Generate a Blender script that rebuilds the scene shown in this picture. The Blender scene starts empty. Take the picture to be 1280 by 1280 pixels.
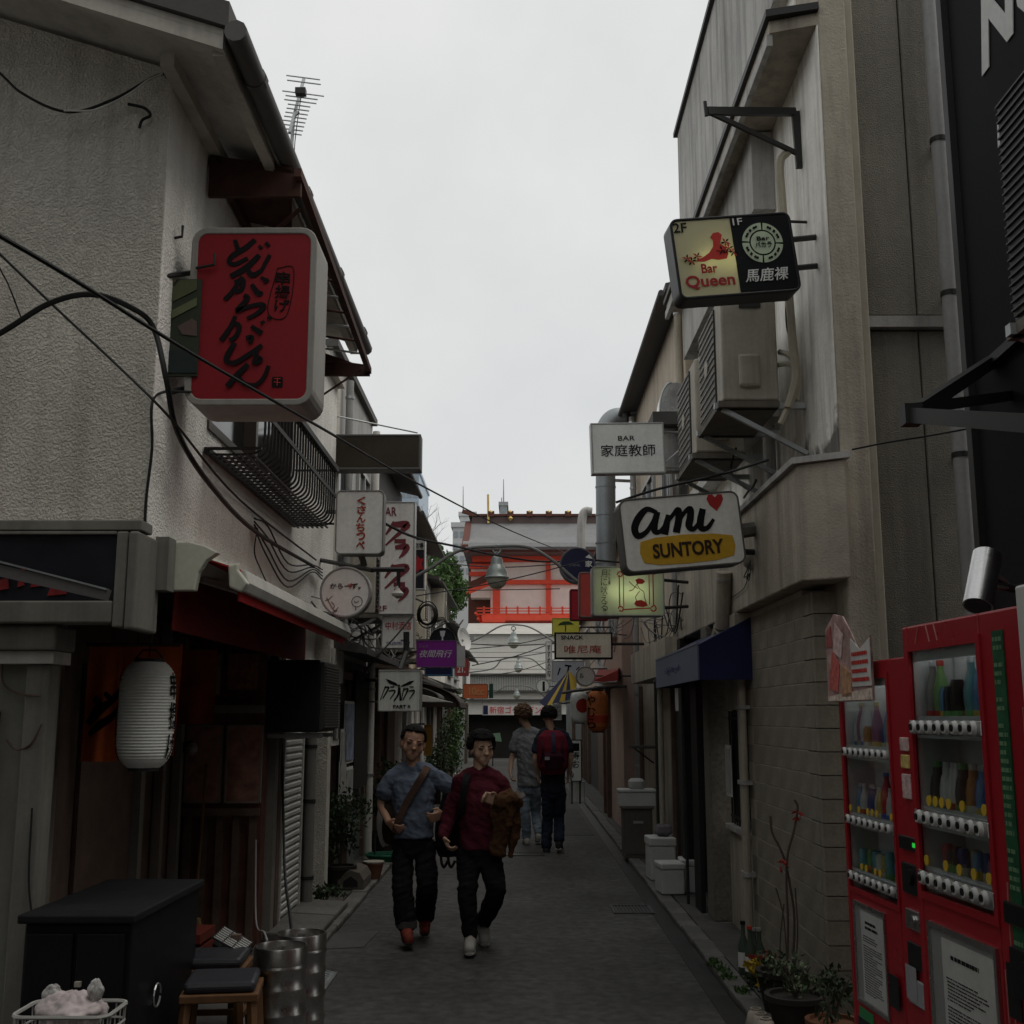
import bpy, math, random
from mathutils import Vector, Matrix, Euler
R = math.radians
random.seed(7)
scene = bpy.context.scene
C = scene.collection

# ------------------------------------------------------------------ camera
F = 1430.0                       # focal length measured on a 1280 px wide frame
TH = math.atan(255 / F)          # camera tilted up about ten degrees
PS = 0.0055
CAM = Vector((0, 0, 1.7))
cd = bpy.data.cameras.new('camera')
cd.sensor_width = 36; cd.lens = F / 1280 * 36; cd.clip_start = 0.05; cd.clip_end = 2000
cam = bpy.data.objects.new('camera', cd); C.objects.link(cam)
cam.location = CAM; cam.rotation_euler = (math.pi / 2 + TH, 0, PS)
scene.camera = cam

# ------------------------------------------------------------------ sky, sun, exposure
w = bpy.data.worlds.new('World'); scene.world = w; w.use_nodes = True
nt = w.node_tree; bg = nt.nodes['Background']
sky = nt.nodes.new('ShaderNodeTexSky'); sky.sky_type = 'NISHITA'; sky.sun_disc = False
sky.sun_elevation = R(60); sky.sun_rotation = R(96); sky.air_density = 1.0; sky.dust_density = 4.0
hs = nt.nodes.new('ShaderNodeHueSaturation'); hs.inputs['Saturation'].default_value = 0.06
nt.links.new(sky.outputs[0], hs.inputs['Color'])
tc = nt.nodes.new('ShaderNodeTexCoord'); nz = nt.nodes.new('ShaderNodeTexNoise')
nz.inputs['Scale'].default_value = 2.4; nz.inputs['Detail'].default_value = 5; nz.inputs['Roughness'].default_value = .55
nt.links.new(tc.outputs['Generated'], nz.inputs['Vector'])
cr = nt.nodes.new('ShaderNodeValToRGB')
cr.color_ramp.elements[0].position = .25; cr.color_ramp.elements[0].color = (5.9, 6.1, 6.25, 1)
cr.color_ramp.elements[1].position = .75; cr.color_ramp.elements[1].color = (8.1, 8.15, 8.0, 1)
nt.links.new(nz.outputs['Fac'], cr.inputs['Fac'])
mx = nt.nodes.new('ShaderNodeMixRGB'); mx.inputs['Fac'].default_value = .88     # closed cloud cover over the clear sky
nt.links.new(hs.outputs[0], mx.inputs[1]); nt.links.new(cr.outputs[0], mx.inputs[2])
nt.links.new(mx.outputs[0], bg.inputs['Color']); bg.inputs['Strength'].default_value = 0.1
sd = bpy.data.lights.new('sun', 'SUN'); sd.energy = 1.5; sd.angle = R(60); sd.color = (1, .95, .86)
sun = bpy.data.objects.new('sun', sd); C.objects.link(sun)
sun.rotation_euler = Euler((R(3), R(30), 0))          # high veiled sun on the right
sun.location = (0, 0, 30)
scene.view_settings.view_transform = 'Standard'; scene.view_settings.look = 'None'
scene.view_settings.exposure = 0.15; scene.view_settings.gamma = 1.0
scene.view_settings.use_curve_mapping = False
scene.cycles.use_denoising = True
scene.cycles.max_bounces = 8; scene.cycles.diffuse_bounces = 4; scene.cycles.transparent_max_bounces = 12
scene.cycles.sample_clamp_indirect = 4

# ------------------------------------------------------------------ measuring helper (a pixel and one known coordinate give the place)
_f = Vector((-math.sin(PS) * math.cos(TH), math.cos(PS) * math.cos(TH), math.sin(TH)))
_r = Vector((math.cos(PS), math.sin(PS), 0)); _u = _r.cross(_f)
def at(u, v, Y=None, X=None, Z=None):
    d = _f + _r * ((u - 640) / F) - _u * ((v - 640) / F)
    if Y is not None: t = (Y - CAM.y) / d.y
    elif X is not None: t = (X - CAM.x) / d.x
    else: t = (Z - CAM.z) / d.z
    return CAM + d * t
def mpp(Y, v=640):               # metres per pixel at a distance
    return (at(641, v, Y) - at(640, v, Y)).length

# ------------------------------------------------------------------ materials
MATS = {}
def mat(name, col, rough=.8, metal=0, var=.12, scale=2.5, bump=0, bscale=60, streak=0, scol=(.08, .075, .065), fine=.06,
        alpha=1, emit=0, spec=.22, vor=0):
    if name in MATS: return MATS[name]
    m = bpy.data.materials.new(name); m.use_nodes = True; MATS[name] = m
    t = m.node_tree; n = t.nodes; L = t.links; b = n['Principled BSDF']
    b.inputs['Roughness'].default_value = rough; b.inputs['Metallic'].default_value = metal
    b.inputs['Specular IOR Level'].default_value = spec
    co = n.new('ShaderNodeTexCoord')
    def noise(sc, det=4, vec=None, ro=.6):
        q = n.new('ShaderNodeTexNoise'); q.inputs['Scale'].default_value = sc; q.inputs['Detail'].default_value = det
        q.inputs['Roughness'].default_value = ro
        L.new(vec or co.outputs['Object'], q.inputs['Vector']); return q
    q1 = noise(scale); q2 = noise(scale * 14, 3)
    r1 = n.new('ShaderNodeMapRange'); r1.inputs['From Min'].default_value = .3; r1.inputs['From Max'].default_value = .7
    r1.inputs['To Min'].default_value = 1 - var; r1.inputs['To Max'].default_value = 1 + var
    L.new(q1.outputs['Fac'], r1.inputs['Value'])
    r2 = n.new('ShaderNodeMapRange'); r2.inputs['From Min'].default_value = .3; r2.inputs['From Max'].default_value = .7
    r2.inputs['To Min'].default_value = 1 - fine; r2.inputs['To Max'].default_value = 1 + fine
    L.new(q2.outputs['Fac'], r2.inputs['Value'])
    mu = n.new('ShaderNodeMath'); mu.operation = 'MULTIPLY'; L.new(r1.outputs[0], mu.inputs[0]); L.new(r2.outputs[0], mu.inputs[1])
    vm = n.new('ShaderNodeVectorMath'); vm.operation = 'SCALE'; vm.inputs[0].default_value = col[:3]
    L.new(mu.outputs[0], vm.inputs['Scale']); out = vm.outputs[0]
    if streak:
        mp = n.new('ShaderNodeMapping'); mp.inputs['Scale'].default_value = (7, 7, .55)
        L.new(co.outputs['Object'], mp.inputs['Vector'])
        qs = noise(1.0, 6, mp.outputs[0], .65)
        rs = n.new('ShaderNodeMapRange'); rs.inputs['From Min'].default_value = .46; rs.inputs['From Max'].default_value = .72
        rs.inputs['To Min'].default_value = 0; rs.inputs['To Max'].default_value = streak
        L.new(qs.outputs['Fac'], rs.inputs['Value'])
        mxs = n.new('ShaderNodeMixRGB'); L.new(rs.outputs[0], mxs.inputs[0]); L.new(out, mxs.inputs[1])
        mxs.inputs[2].default_value = (*scol, 1); out = mxs.outputs[0]
    L.new(out, b.inputs['Base Color'])
    rr_ = n.new('ShaderNodeMapRange'); rr_.inputs['To Min'].default_value = max(.02, rough - .1); rr_.inputs['To Max'].default_value = min(1, rough + .1)
    L.new(q1.outputs['Fac'], rr_.inputs['Value']); L.new(rr_.outputs[0], b.inputs['Roughness'])
    if bump:
        bn = n.new('ShaderNodeBump'); bn.inputs['Strength'].default_value = min(1, bump); bn.inputs['Distance'].default_value = .02 * max(1, bump)
        if vor:
            qa = noise(bscale, 3, None, .5); qv = noise(bscale * .45, 2)
            ad = n.new('ShaderNodeMath'); ad.operation = 'MULTIPLY'
            rv = n.new('ShaderNodeMapRange'); rv.inputs['From Min'].default_value = .42; rv.inputs['From Max'].default_value = .62
            L.new(qa.outputs['Fac'], rv.inputs['Value'])
            L.new(rv.outputs[0], ad.inputs[0]); L.new(qv.outputs['Fac'], ad.inputs[1]); L.new(ad.outputs[0], bn.inputs['Height'])
        else:
            qb = noise(bscale, 5); L.new(qb.outputs['Fac'], bn.inputs['Height'])
        L.new(bn.outputs[0], b.inputs['Normal'])
    if emit:
        b.inputs['Emission Color'].default_value = (*col[:3], 1); b.inputs['Emission Strength'].default_value = emit
    return m
def glassmat(name, tint=(.9, .95, .95), refl=.12):
    if name in MATS: return MATS[name]
    m = bpy.data.materials.new(name); m.use_nodes = True; MATS[name] = m
    t = m.node_tree; n = t.nodes; n.remove(n['Principled BSDF'])
    a = n.new('ShaderNodeBsdfTransparent'); a.inputs[0].default_value = (*tint, 1)
    g = n.new('ShaderNodeBsdfGlossy'); g.inputs['Roughness'].default_value = .05; g.inputs[0].default_value = (1, 1, 1, 1)
    lw = n.new('ShaderNodeLayerWeight'); lw.inputs[0].default_value = .35
    mr = n.new('ShaderNodeMapRange'); mr.inputs['To Min'].default_value = refl * .5; mr.inputs['To Max'].default_value = min(.9, refl * 4)
    t.links.new(lw.outputs['Fresnel'], mr.inputs['Value'])
    mx = n.new('ShaderNodeMixShader'); t.links.new(mr.outputs[0], mx.inputs[0])
    t.links.new(a.outputs[0], mx.inputs[1]); t.links.new(g.outputs[0], mx.inputs[2])
    t.links.new(mx.outputs[0], n['Material Output'].inputs[0]); return m
def lightboxmat(name, col):      # milky acrylic sheet lit by the tube behind it
    if name in MATS: return MATS[name]
    m = bpy.data.materials.new(name); m.use_nodes = True; MATS[name] = m
    t = m.node_tree; n = t.nodes; n.remove(n['Principled BSDF'])
    d = n.new('ShaderNodeBsdfDiffuse'); d.inputs[0].default_value = (*col, 1)
    tr = n.new('ShaderNodeBsdfTranslucent'); tr.inputs[0].default_value = (*col, 1)
    gl = n.new('ShaderNodeBsdfGlossy'); gl.inputs['Roughness'].default_value = .2
    mx = n.new('ShaderNodeMixShader'); mx.inputs[0].default_value = .5
    t.links.new(d.outputs[0], mx.inputs[1]); t.links.new(tr.outputs[0], mx.inputs[2])
    m2 = n.new('ShaderNodeMixShader'); m2.inputs[0].default_value = .04
    t.links.new(mx.outputs[0], m2.inputs[1]); t.links.new(gl.outputs[0], m2.inputs[2])
    t.links.new(m2.outputs[0], n['Material Output'].inputs[0]); return m

# ------------------------------------------------------------------ mesh builder
def rrect(w, h, r, n=5, cx=0, cz=0):
    r = max(1e-4, min(r, w / 2 - 1e-4, h / 2 - 1e-4)); p = []
    for k, (sx, sz) in enumerate(((1, 1), (-1, 1), (-1, -1), (1, -1))):
        for i in range(n + 1):
            a = math.pi / 2 * (k + i / n)
            p.append((cx + sx * (w / 2 - r) + r * math.cos(a), cz + sz * (h / 2 - r) + r * math.sin(a)))
    return p
def circle(r, n=28, cx=0, cz=0):
    return [(cx + r * math.cos(2 * math.pi * i / n), cz + r * math.sin(2 * math.pi * i / n)) for i in range(n)]
class MB:
    def __init__(s): s.v = []; s.f = []
    def add(s, vs, fs):
        o = len(s.v); s.v += [tuple(p) for p in vs]; s.f += [tuple(i + o for i in f) for f in fs]; return s
    def box(s, x0, x1, y0, y1, z0, z1):
        x0, x1 = sorted((x0, x1)); y0, y1 = sorted((y0, y1)); z0, z1 = sorted((z0, z1))
        return s.add([(x, y, z) for z in (z0, z1) for y in (y0, y1) for x in (x0, x1)],
                     [(0, 2, 3, 1), (4, 5, 7, 6), (0, 1, 5, 4), (2, 6, 7, 3), (0, 4, 6, 2), (1, 3, 7, 5)])
    def cbox(s, c, size, rot=(0, 0, 0)):
        m = Euler(rot).to_matrix(); a, b, d = (q / 2 for q in size); c = Vector(c)
        vs = [c + m @ Vector((x, y, z)) for z in (-d, d) for y in (-b, b) for x in (-a, a)]
        return s.add(vs, [(0, 2, 3, 1), (4, 5, 7, 6), (0, 1, 5, 4), (2, 6, 7, 3), (0, 4, 6, 2), (1, 3, 7, 5)])
    def bar(s, p0, p1, w, h, up=(0, 0, 1)):
        p0 = Vector(p0); p1 = Vector(p1); d = (p1 - p0).normalized(); up = Vector(up)
        sd_ = d.cross(up)
        if sd_.length < 1e-4: sd_ = d.cross(Vector((0, 1, 0)))
        sd_.normalize(); up = sd_.cross(d)
        vs = [q + sd_ * a * w / 2 + up * b * h / 2 for q in (p0, p1) for a, b in ((-1, -1), (1, -1), (1, 1), (-1, 1))]
        return s.add(vs, [(0, 1, 2, 3), (7, 6, 5, 4), (0, 4, 5, 1), (1, 5, 6, 2), (2, 6, 7, 3), (3, 7, 4, 0)])
    def tube(s, pts, r, n=8, cap=True):
        pts = [Vector(p) for p in pts]; rs = r if isinstance(r, (list, tuple)) else [r] * len(pts)
        t0 = (pts[1] - pts[0]).normalized(); a = t0.orthogonal().normalized(); rings = []
        for i, p in enumerate(pts):
            t = (pts[min(i + 1, len(pts) - 1)] - pts[max(i - 1, 0)]).normalized()
            a = a - t * a.dot(t)
            a = a.normalized() if a.length > 1e-6 else t.orthogonal().normalized(); b = t.cross(a)
            rings.append([p + (a * math.cos(2 * math.pi * k / n) + b * math.sin(2 * math.pi * k / n)) * rs[i] for k in range(n)])
        fs = [(i * n + k, i * n + (k + 1) % n, (i + 1) * n + (k + 1) % n, (i + 1) * n + k) for i in range(len(pts) - 1) for k in range(n)]
        if cap: fs += [tuple(range(n - 1, -1, -1)), tuple((len(pts) - 1) * n + k for k in range(n))]
        return s.add([q for g in rings for q in g], fs)
    def cyl(s, p0, p1, r0, r1=None, n=14):
        return s.tube([p0, p1], [r0, r0 if r1 is None else r1], n)
    def lathe(s, prof, c=(0, 0, 0), n=20, sx=1, sy=1, M=None):
        vs = []; c = Vector(c)
        for r, z in prof:
            for k in range(n):
                q = Vector((r * sx * math.cos(2 * math.pi * k / n), r * sy * math.sin(2 * math.pi * k / n), z))
                vs.append(c + (M @ q if M else q))
        fs = [(i * n + k, i * n + (k + 1) % n, (i + 1) * n + (k + 1) % n, (i + 1) * n + k) for i in range(len(prof) - 1) for k in range(n)]
        fs += [tuple(range(n - 1, -1, -1)), tuple((len(prof) - 1) * n + k for k in range(n))]
        return s.add(vs, fs)
    def prism(s, poly, d0, d1, plane='xz'):
        n = len(poly); f = {'xz': lambda a, b, d: (a, d, b), 'yz': lambda a, b, d: (d, a, b), 'xy': lambda a, b, d: (a, b, d)}[plane]
        vs = [f(a, b, d0) for a, b in poly] + [f(a, b, d1) for a, b in poly]
        return s.add(vs, [tuple(range(n)), tuple(range(2 * n - 1, n - 1, -1))] + [(i, i + n, (i + 1) % n + n, (i + 1) % n) for i in range(n)])
    def ring(s, outer, inner, d0, d1, plane='xz'):      # same number of points in both outlines
        n = len(outer); f = {'xz': lambda a, b, d: (a, d, b), 'yz': lambda a, b, d: (d, a, b), 'xy': lambda a, b, d: (a, b, d)}[plane]
        vs = [f(a, b, d) for d in (d0, d1) for P in (outer, inner) for a, b in P]
        fs = []
        for i in range(n):
            j = (i + 1) % n
            fs += [(i, j, n + j, n + i), (2 * n + i, 3 * n + i, 3 * n + j, 2 * n + j), (i, 2 * n + i, 2 * n + j, j), (n + i, n + j, 3 * n + j, 3 * n + i)]
        return s.add(vs, fs)
    def build(s, name, m, parent=None, smooth=False, world=False, bev=0, sub=0):
        vs = s.v
        if world and parent is not None:
            inv = Matrix.LocRotScale(parent.location, parent.rotation_euler, None).inverted()
            if parent.parent is not None:
                pp = parent.parent
                inv = (Matrix.LocRotScale(pp.location, pp.rotation_euler, None) @ Matrix.LocRotScale(parent.location, parent.rotation_euler, None)).inverted()
            vs = [inv @ Vector(p) for p in vs]
        loc = Vector((0, 0, 0))
        if parent is None:
            xs = [p[0] for p in vs]; ys = [p[1] for p in vs]; zs = [p[2] for p in vs]
            loc = Vector(((min(xs) + max(xs)) / 2, (min(ys) + max(ys)) / 2, min(zs)))
            vs = [(p[0] - loc.x, p[1] - loc.y, p[2] - loc.z) for p in vs]
        me = bpy.data.meshes.new(name); me.from_pydata([tuple(p) for p in vs], [], s.f); me.validate(); me.update()
        return link(name, me, m, parent, loc, smooth, bev, sub)
def fixnormals(me):
    import bmesh
    bm = bmesh.new(); bm.from_mesh(me); bmesh.ops.recalc_face_normals(bm, faces=bm.faces); bm.to_mesh(me); bm.free()
def link(name, me, m, parent=None, loc=(0, 0, 0), smooth=False, bev=0, sub=0):
    fixnormals(me)
    if m is not None:
        for q in (m if isinstance(m, (list, tuple)) else [m]): me.materials.append(q)
    if smooth:
        me.polygons.foreach_set('use_smooth', [True] * len(me.polygons))
        try: me.set_sharp_from_angle(angle=R(40))
        except Exception: pass
    o = bpy.data.objects.new(name, me); C.objects.link(o); o.location = loc
    if parent is not None: o.parent = parent
    if bev:
        b = o.modifiers.new('bevel', 'BEVEL'); b.width = bev; b.segments = 2; b.limit_method = 'ANGLE'; b.angle_limit = R(50)
    if sub:
        b = o.modifiers.new('sub', 'SUBSURF'); b.levels = sub; b.render_levels = sub
    return o
def tag(o, label, cat, group=None, kind=None):
    if label: o['label'] = label
    if cat: o['category'] = cat
    if group: o['group'] = group
    if kind: o['kind'] = kind
    return o
def thing(name, label, cat, loc=(0, 0, 0), rz=0, group=None, rot=None):
    o = bpy.data.objects.new(name, None); C.objects.link(o); o.location = loc
    o.rotation_euler = rot if rot else (0, 0, rz); o.empty_display_size = .2
    return tag(o, label, cat, group)
def structure(o): o['kind'] = 'structure'; return o
def part(name, m, parent, fn, world=True, **k):
    b = MB(); fn(b); return b.build(name, m, parent, world=world, **k)
def B(name, m, parent, x0, x1, y0, y1, z0, z1, world=True, **k):
    return MB().box(x0, x1, y0, y1, z0, z1).build(name, m, parent, world=world, **k)
def copy_tree(o, parent=None):
    c = o.copy(); C.objects.link(c); c.parent = parent
    for ch in list(o.children): copy_tree(ch, c)
    return c
def again(o, loc, parent, rot=None):     # a piece that shares its mesh
    c = o.copy(); C.objects.link(c); c.parent = parent; c.location = loc
    if rot: c.rotation_euler = rot
    return c
def spline(pts, k=6):                     # smooth curve through points
    P = [Vector(p) for p in pts]; P = [P[0] * 2 - P[1]] + P + [P[-1] * 2 - P[-2]]; out = []
    for i in range(1, len(P) - 2):
        for j in range(k):
            t = j / k; a, b, c, d = P[i - 1], P[i], P[i + 1], P[i + 2]
            out.append(.5 * (2 * b + (c - a) * t + (2 * a - 5 * b + 4 * c - d) * t * t + (3 * b - a - 3 * c + d) * t ** 3))
    out.append(P[-2]); return out

def ridged(me, amp, sc, rot=(0, 0, 0), seed=0, oct_=2):     # creases: ridged noise stretched along one direction
    from mathutils import noise as NZ
    M_ = Euler(rot).to_matrix(); off = Vector((seed * 3.1, seed * 1.7, seed * 2.3)); nv = [v.normal.copy() for v in me.vertices]
    for v, n_ in zip(me.vertices, nv):
        p = M_ @ v.co; d = 0; a = 1; k = 1
        for o_ in range(oct_):
            q = NZ.noise(Vector((p.x * sc[0], p.y * sc[1], p.z * sc[2])) * k + off); d += a * (.62 - abs(q) * 2.2); a *= .5; k *= 2.1
        v.co += n_ * amp * d
    me.update()
# ------------------------------------------------------------------ lettering
_tc = {}
def glyphs(s, bold=0, shear=0):
    k = (s, bold, shear)
    if k not in _tc:
        cu = bpy.data.curves.new('t', 'FONT'); cu.body = s; cu.offset = bold; cu.resolution_u = 3; cu.shear = shear; cu.extrude = .5
        ob = bpy.data.objects.new('t', cu); me = ob.to_mesh()
        vs = [tuple(v.co) for v in me.vertices]; fs = [tuple(p.vertices) for p in me.polygons]
        ob.to_mesh_clear(); bpy.data.objects.remove(ob); bpy.data.curves.remove(cu)
        _tc[k] = (vs, fs)
    return _tc[k]
def put_text(mb, s, x0, x1, z0, z1, y, bold=0, shear=0, rot=0, thick=.002, keep=False):
    vs, fs = glyphs(s, bold, shear)
    if not vs: return
    ax = min(v[0] for v in vs); bx = max(v[0] for v in vs); ay = min(v[1] for v in vs); by = max(v[1] for v in vs)
    sx = (x1 - x0) / max(1e-6, bx - ax); sz = (z1 - z0) / max(1e-6, by - ay)
    if keep: sx = sz = min(sx, sz)
    cx, cz = (x0 + x1) / 2, (z0 + z1) / 2; c_, s_ = math.cos(rot), math.sin(rot); out = []
    for v in vs:
        a = (v[0] - (ax + bx) / 2) * sx; b = (v[1] - (ay + by) / 2) * sz
        out.append((cx + a * c_ - b * s_, y + v[2] * thick * 2, cz + a * s_ + b * c_))
    mb.add(out, fs)

class Sign:
    """hanging light box; rect in photo pixels fixes its size at the distance Y"""
    def __init__(s, name, label, rect, Y, depth=.15, frame=None, face=None, rad=.03, rim=.02, yaw=0, roll=0, cat='sign', group=None, rnd=False, lit=None, body=None):
        u0, v0, u1, v1 = rect; s.uc, s.vc = (u0 + u1) / 2, (v0 + v1) / 2; s.k = mpp(Y, s.vc)
        c = at(s.uc, s.vc, Y); s.w, s.h = (u1 - u0) * s.k, (v1 - v0) * s.k; s.d = depth; s.Y = Y; s.c = c
        s.root = thing(name, label, cat, (c.x, c.y, c.z), group=group, rot=(0, R(roll), R(yaw)))
        frame = frame or mat('sign_frame_grey', (.35, .34, .32), .5)
        if rnd:
            o = circle(s.w / 2, 36); i = circle(s.w / 2 - rim, 36)
        else:
            o = rrect(s.w, s.h, rad); i = rrect(s.w - 2 * rim, s.h - 2 * rim, max(.002, rad - rim))
        MB().ring(o, i, -depth / 2, depth / 2).build('frame', frame, s.root, bev=min(.006, rim * .3))
        s.y = -depth / 2 + .006
        MB().prism(i, s.y, s.y + .006).build('face', face, s.root)
        MB().prism(i, depth / 2 - .012, depth / 2 - .006).build('back_panel', body or frame, s.root)
        if lit:
            for zz in lit[0]:
                MB().cyl((-s.w * lit[2], .0, zz * s.h), (s.w * lit[2], 0, zz * s.h), .014, n=8).build('light_tube', lit[1], s.root)
    def loc(s, u, v): return (u - s.uc) * s.k, (s.vc - v) * s.k
    def text(s, t, box, m, bold=.01, shear=0, rot=0, vertical=False, jit=0, name='lettering', lift=0):
        mb = MB(); u0, v0, u1, v1 = box; x0, z1 = s.loc(u0, v0); x1, z0 = s.loc(u1, v1); y = s.y - .003 - lift
        if vertical:
            n = len(t); h = (z1 - z0) / n; rnd = random.Random(t)
            for i, ch in enumerate(t):
                a = z1 - h * (i + 1); j = rnd.uniform(-jit, jit)
                put_text(mb, ch, x0 + j * (x1 - x0), x1 + j * (x1 - x0), a + h * .04, a + h * .96, y, bold, shear, rot + rnd.uniform(-jit, jit), keep=False)
        else: put_text(mb, t, x0, x1, z0, z1, y, bold, shear, rot)
        return mb.build(name, m, s.root)
    def poly(s, pts, m, name='emblem', lift=0):
        mb = MB()
        for P in (pts if isinstance(pts[0][0], (list, tuple)) else [pts]):
            mb.prism([s.loc(*p) for p in P], s.y - .004 - lift, s.y - .001 - lift)
        return mb.build(name, m, s.root)
    def stroke(s, lines, wpx, m, name='brush_lettering', lift=0):     # brush strokes: points (u, v[, width px])
        mb = MB()
        for li, Ln in enumerate(lines):
            P = [Vector((p[0], p[1], p[2] if len(p) > 2 else wpx)) for p in Ln]
            P = spline(P, 6) if len(P) > 2 else P
            lft, rgt = [], []
            for i, p in enumerate(P):
                t = P[min(i + 1, len(P) - 1)] - P[max(i - 1, 0)]; t.z = 0; t.normalize(); nn = Vector((-t.y, t.x, 0)) * p.z / 2
                lft.append(s.loc(p.x + nn.x, p.y + nn.y)); rgt.append(s.loc(p.x - nn.x, p.y - nn.y))
            y0, y1 = s.y - .003 - lift - .0004 * li, s.y - .001 - lift - .0004 * li; n = len(P)
            vs = [(a, y, b) for y in (y0, y1) for a, b in lft + rgt]
            fs = []
            for i in range(n - 1):
                fs += [(i, i + 1, n + i + 1, n + i), (2 * n + i, 3 * n + i, 3 * n + i + 1, 2 * n + i + 1),
                       (i, 2 * n + i, 2 * n + i + 1, i + 1), (n + i, n + i + 1, 3 * n + i + 1, 3 * n + i)]
            fs += [(0, n, 3 * n, 2 * n), (n - 1, 3 * n - 1, 4 * n - 1, 2 * n - 1)]
            mb.add(vs, fs)
        return mb.build(name, m, s.root)
    def arm(s, pts, r=.012, m=None, name='bracket'):
        return MB().tube(pts, r, 6).build(name, m or mat('black_steel', (.03, .03, .03), .5), s.root, world=True)

# ------------------------------------------------------------------ common materials
ink = mat('black_ink', (.010, .010, .011), .8, var=.1, spec=.15)
ink_red = mat('red_ink', (.48, .04, .03), .6)
ink_white = mat('white_ink', (.62, .62, .6), .6)
steel_black = mat('black_steel', (.03, .03, .03), .5)
stainless = mat('stainless', (.55, .55, .54), .28, 1, var=.08, scale=6)
galv = mat('galvanised', (.38, .4, .4), .42, .85, var=.18, scale=5)
pvc = mat('grey_pvc_pipe', (.30, .30, .29), .5, streak=.25)
white_paint = mat('white_paint', (.62, .61, .57), .6, streak=.35)
rubber = mat('black_cable', (.014, .014, .014), .55)
dark_glass = mat('dark_window_glass', (.012, .014, .016), .08, var=.02, spec=.5)
paper = mat('paper', (.6, .6, .57), .8)
rust = mat('rusty_brown_steel', (.075, .035, .026), .75, var=.35, scale=8, streak=.4, scol=(.03, .018, .014))
# =================================================================== ground
asphalt = mat('asphalt', (.064, .062, .059), .75, var=.35, scale=.8, bump=.3, bscale=260, fine=.4)
concrete = mat('concrete', (.12, .116, .108), .85, var=.25, scale=1.5, bump=.2, bscale=90, fine=.15)
concrete_dk = mat('stained_concrete', (.075, .072, .067), .85, var=.3, scale=2, bump=.2, bscale=90, fine=.15)
gutter_m = mat('wet_gutter', (.03, .029, .028), .45, var=.3, scale=3)
_t = asphalt.node_tree; _n = _t.nodes; _b = _n['Principled BSDF']; _src = _b.inputs['Base Color'].links[0].from_socket
_co = _n.new('ShaderNodeTexCoord'); _nz = _n.new('ShaderNodeTexNoise'); _nz.inputs['Scale'].default_value = 1.1; _nz.inputs['Detail'].default_value = 6
_t.links.new(_co.outputs['Object'], _nz.inputs['Vector'])
_mx = _n.new('ShaderNodeMixRGB'); _mx.inputs[0].default_value = .22; _t.links.new(_co.outputs['Object'], _mx.inputs[1]); _t.links.new(_nz.outputs['Color'], _mx.inputs[2])
_vo = _n.new('ShaderNodeTexVoronoi'); _vo.feature = 'DISTANCE_TO_EDGE'; _vo.inputs['Scale'].default_value = .9; _t.links.new(_mx.outputs[0], _vo.inputs['Vector'])
_mr = _n.new('ShaderNodeMapRange'); _mr.inputs['From Max'].default_value = .012; _mr.inputs['To Min'].default_value = .82; _mr.inputs['To Max'].default_value = 1; _t.links.new(_vo.outputs['Distance'], _mr.inputs['Value'])
_sp = _n.new('ShaderNodeTexVoronoi'); _sp.inputs['Scale'].default_value = 5; _t.links.new(_co.outputs['Object'], _sp.inputs['Vector'])       # old gum spots
_ms = _n.new('ShaderNodeMapRange'); _ms.inputs['From Min'].default_value = .05; _ms.inputs['From Max'].default_value = .09; _ms.inputs['To Min'].default_value = 1.35; _ms.inputs['To Max'].default_value = 1; _t.links.new(_sp.outputs['Distance'], _ms.inputs['Value'])
_mu = _n.new('ShaderNodeMath'); _mu.operation = 'MULTIPLY'; _t.links.new(_mr.outputs[0], _mu.inputs[0]); _t.links.new(_ms.outputs[0], _mu.inputs[1])
_vm = _n.new('ShaderNodeVectorMath'); _vm.operation = 'SCALE'; _t.links.new(_src, _vm.inputs[0]); _t.links.new(_mu.outputs[0], _vm.inputs['Scale']); _t.links.new(_vm.outputs[0], _b.inputs['Base Color'])
g = structure(MB().box(-60, 60, -15, 160, -.3, 0).build('ground', concrete_dk))
road = structure(MB().box(-1.44, 1.16, -8, 47, .0, .006).build('road', asphalt))
rnd = random.Random(3)
for (x0, x1, nm) in ((-1.60, -1.45, 'kerb'), (1.30, 1.44, 'kerb')):       # low kerb stones on both sides
    kr = structure(thing(nm, None, None, ((x0 + x1) / 2, 4, 0)))
    base = MB().box(-(x1 - x0) / 2, (x1 - x0) / 2, -.296, .296, 0, .05).build('kerb_stone', concrete, kr, bev=.012)
    base.location = (0, -.7, 0)
    for i in range(1, 70):
        again(base, (rnd.uniform(-.006, .006), -.7 + i * .6, rnd.uniform(-.006, .004)), kr, (0, 0, rnd.uniform(-.008, .008)))
structure(MB().box(1.165, 1.295, -8, 47, .0, .004).build('gutter', gutter_m))
structure(MB().box(1.445, 3, 4.9, 47, .0, .045).build('pavement', concrete_dk))
structure(MB().box(-3, -1.605, 5.0, 47, .0, .045).build('pavement', concrete_dk))
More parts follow.
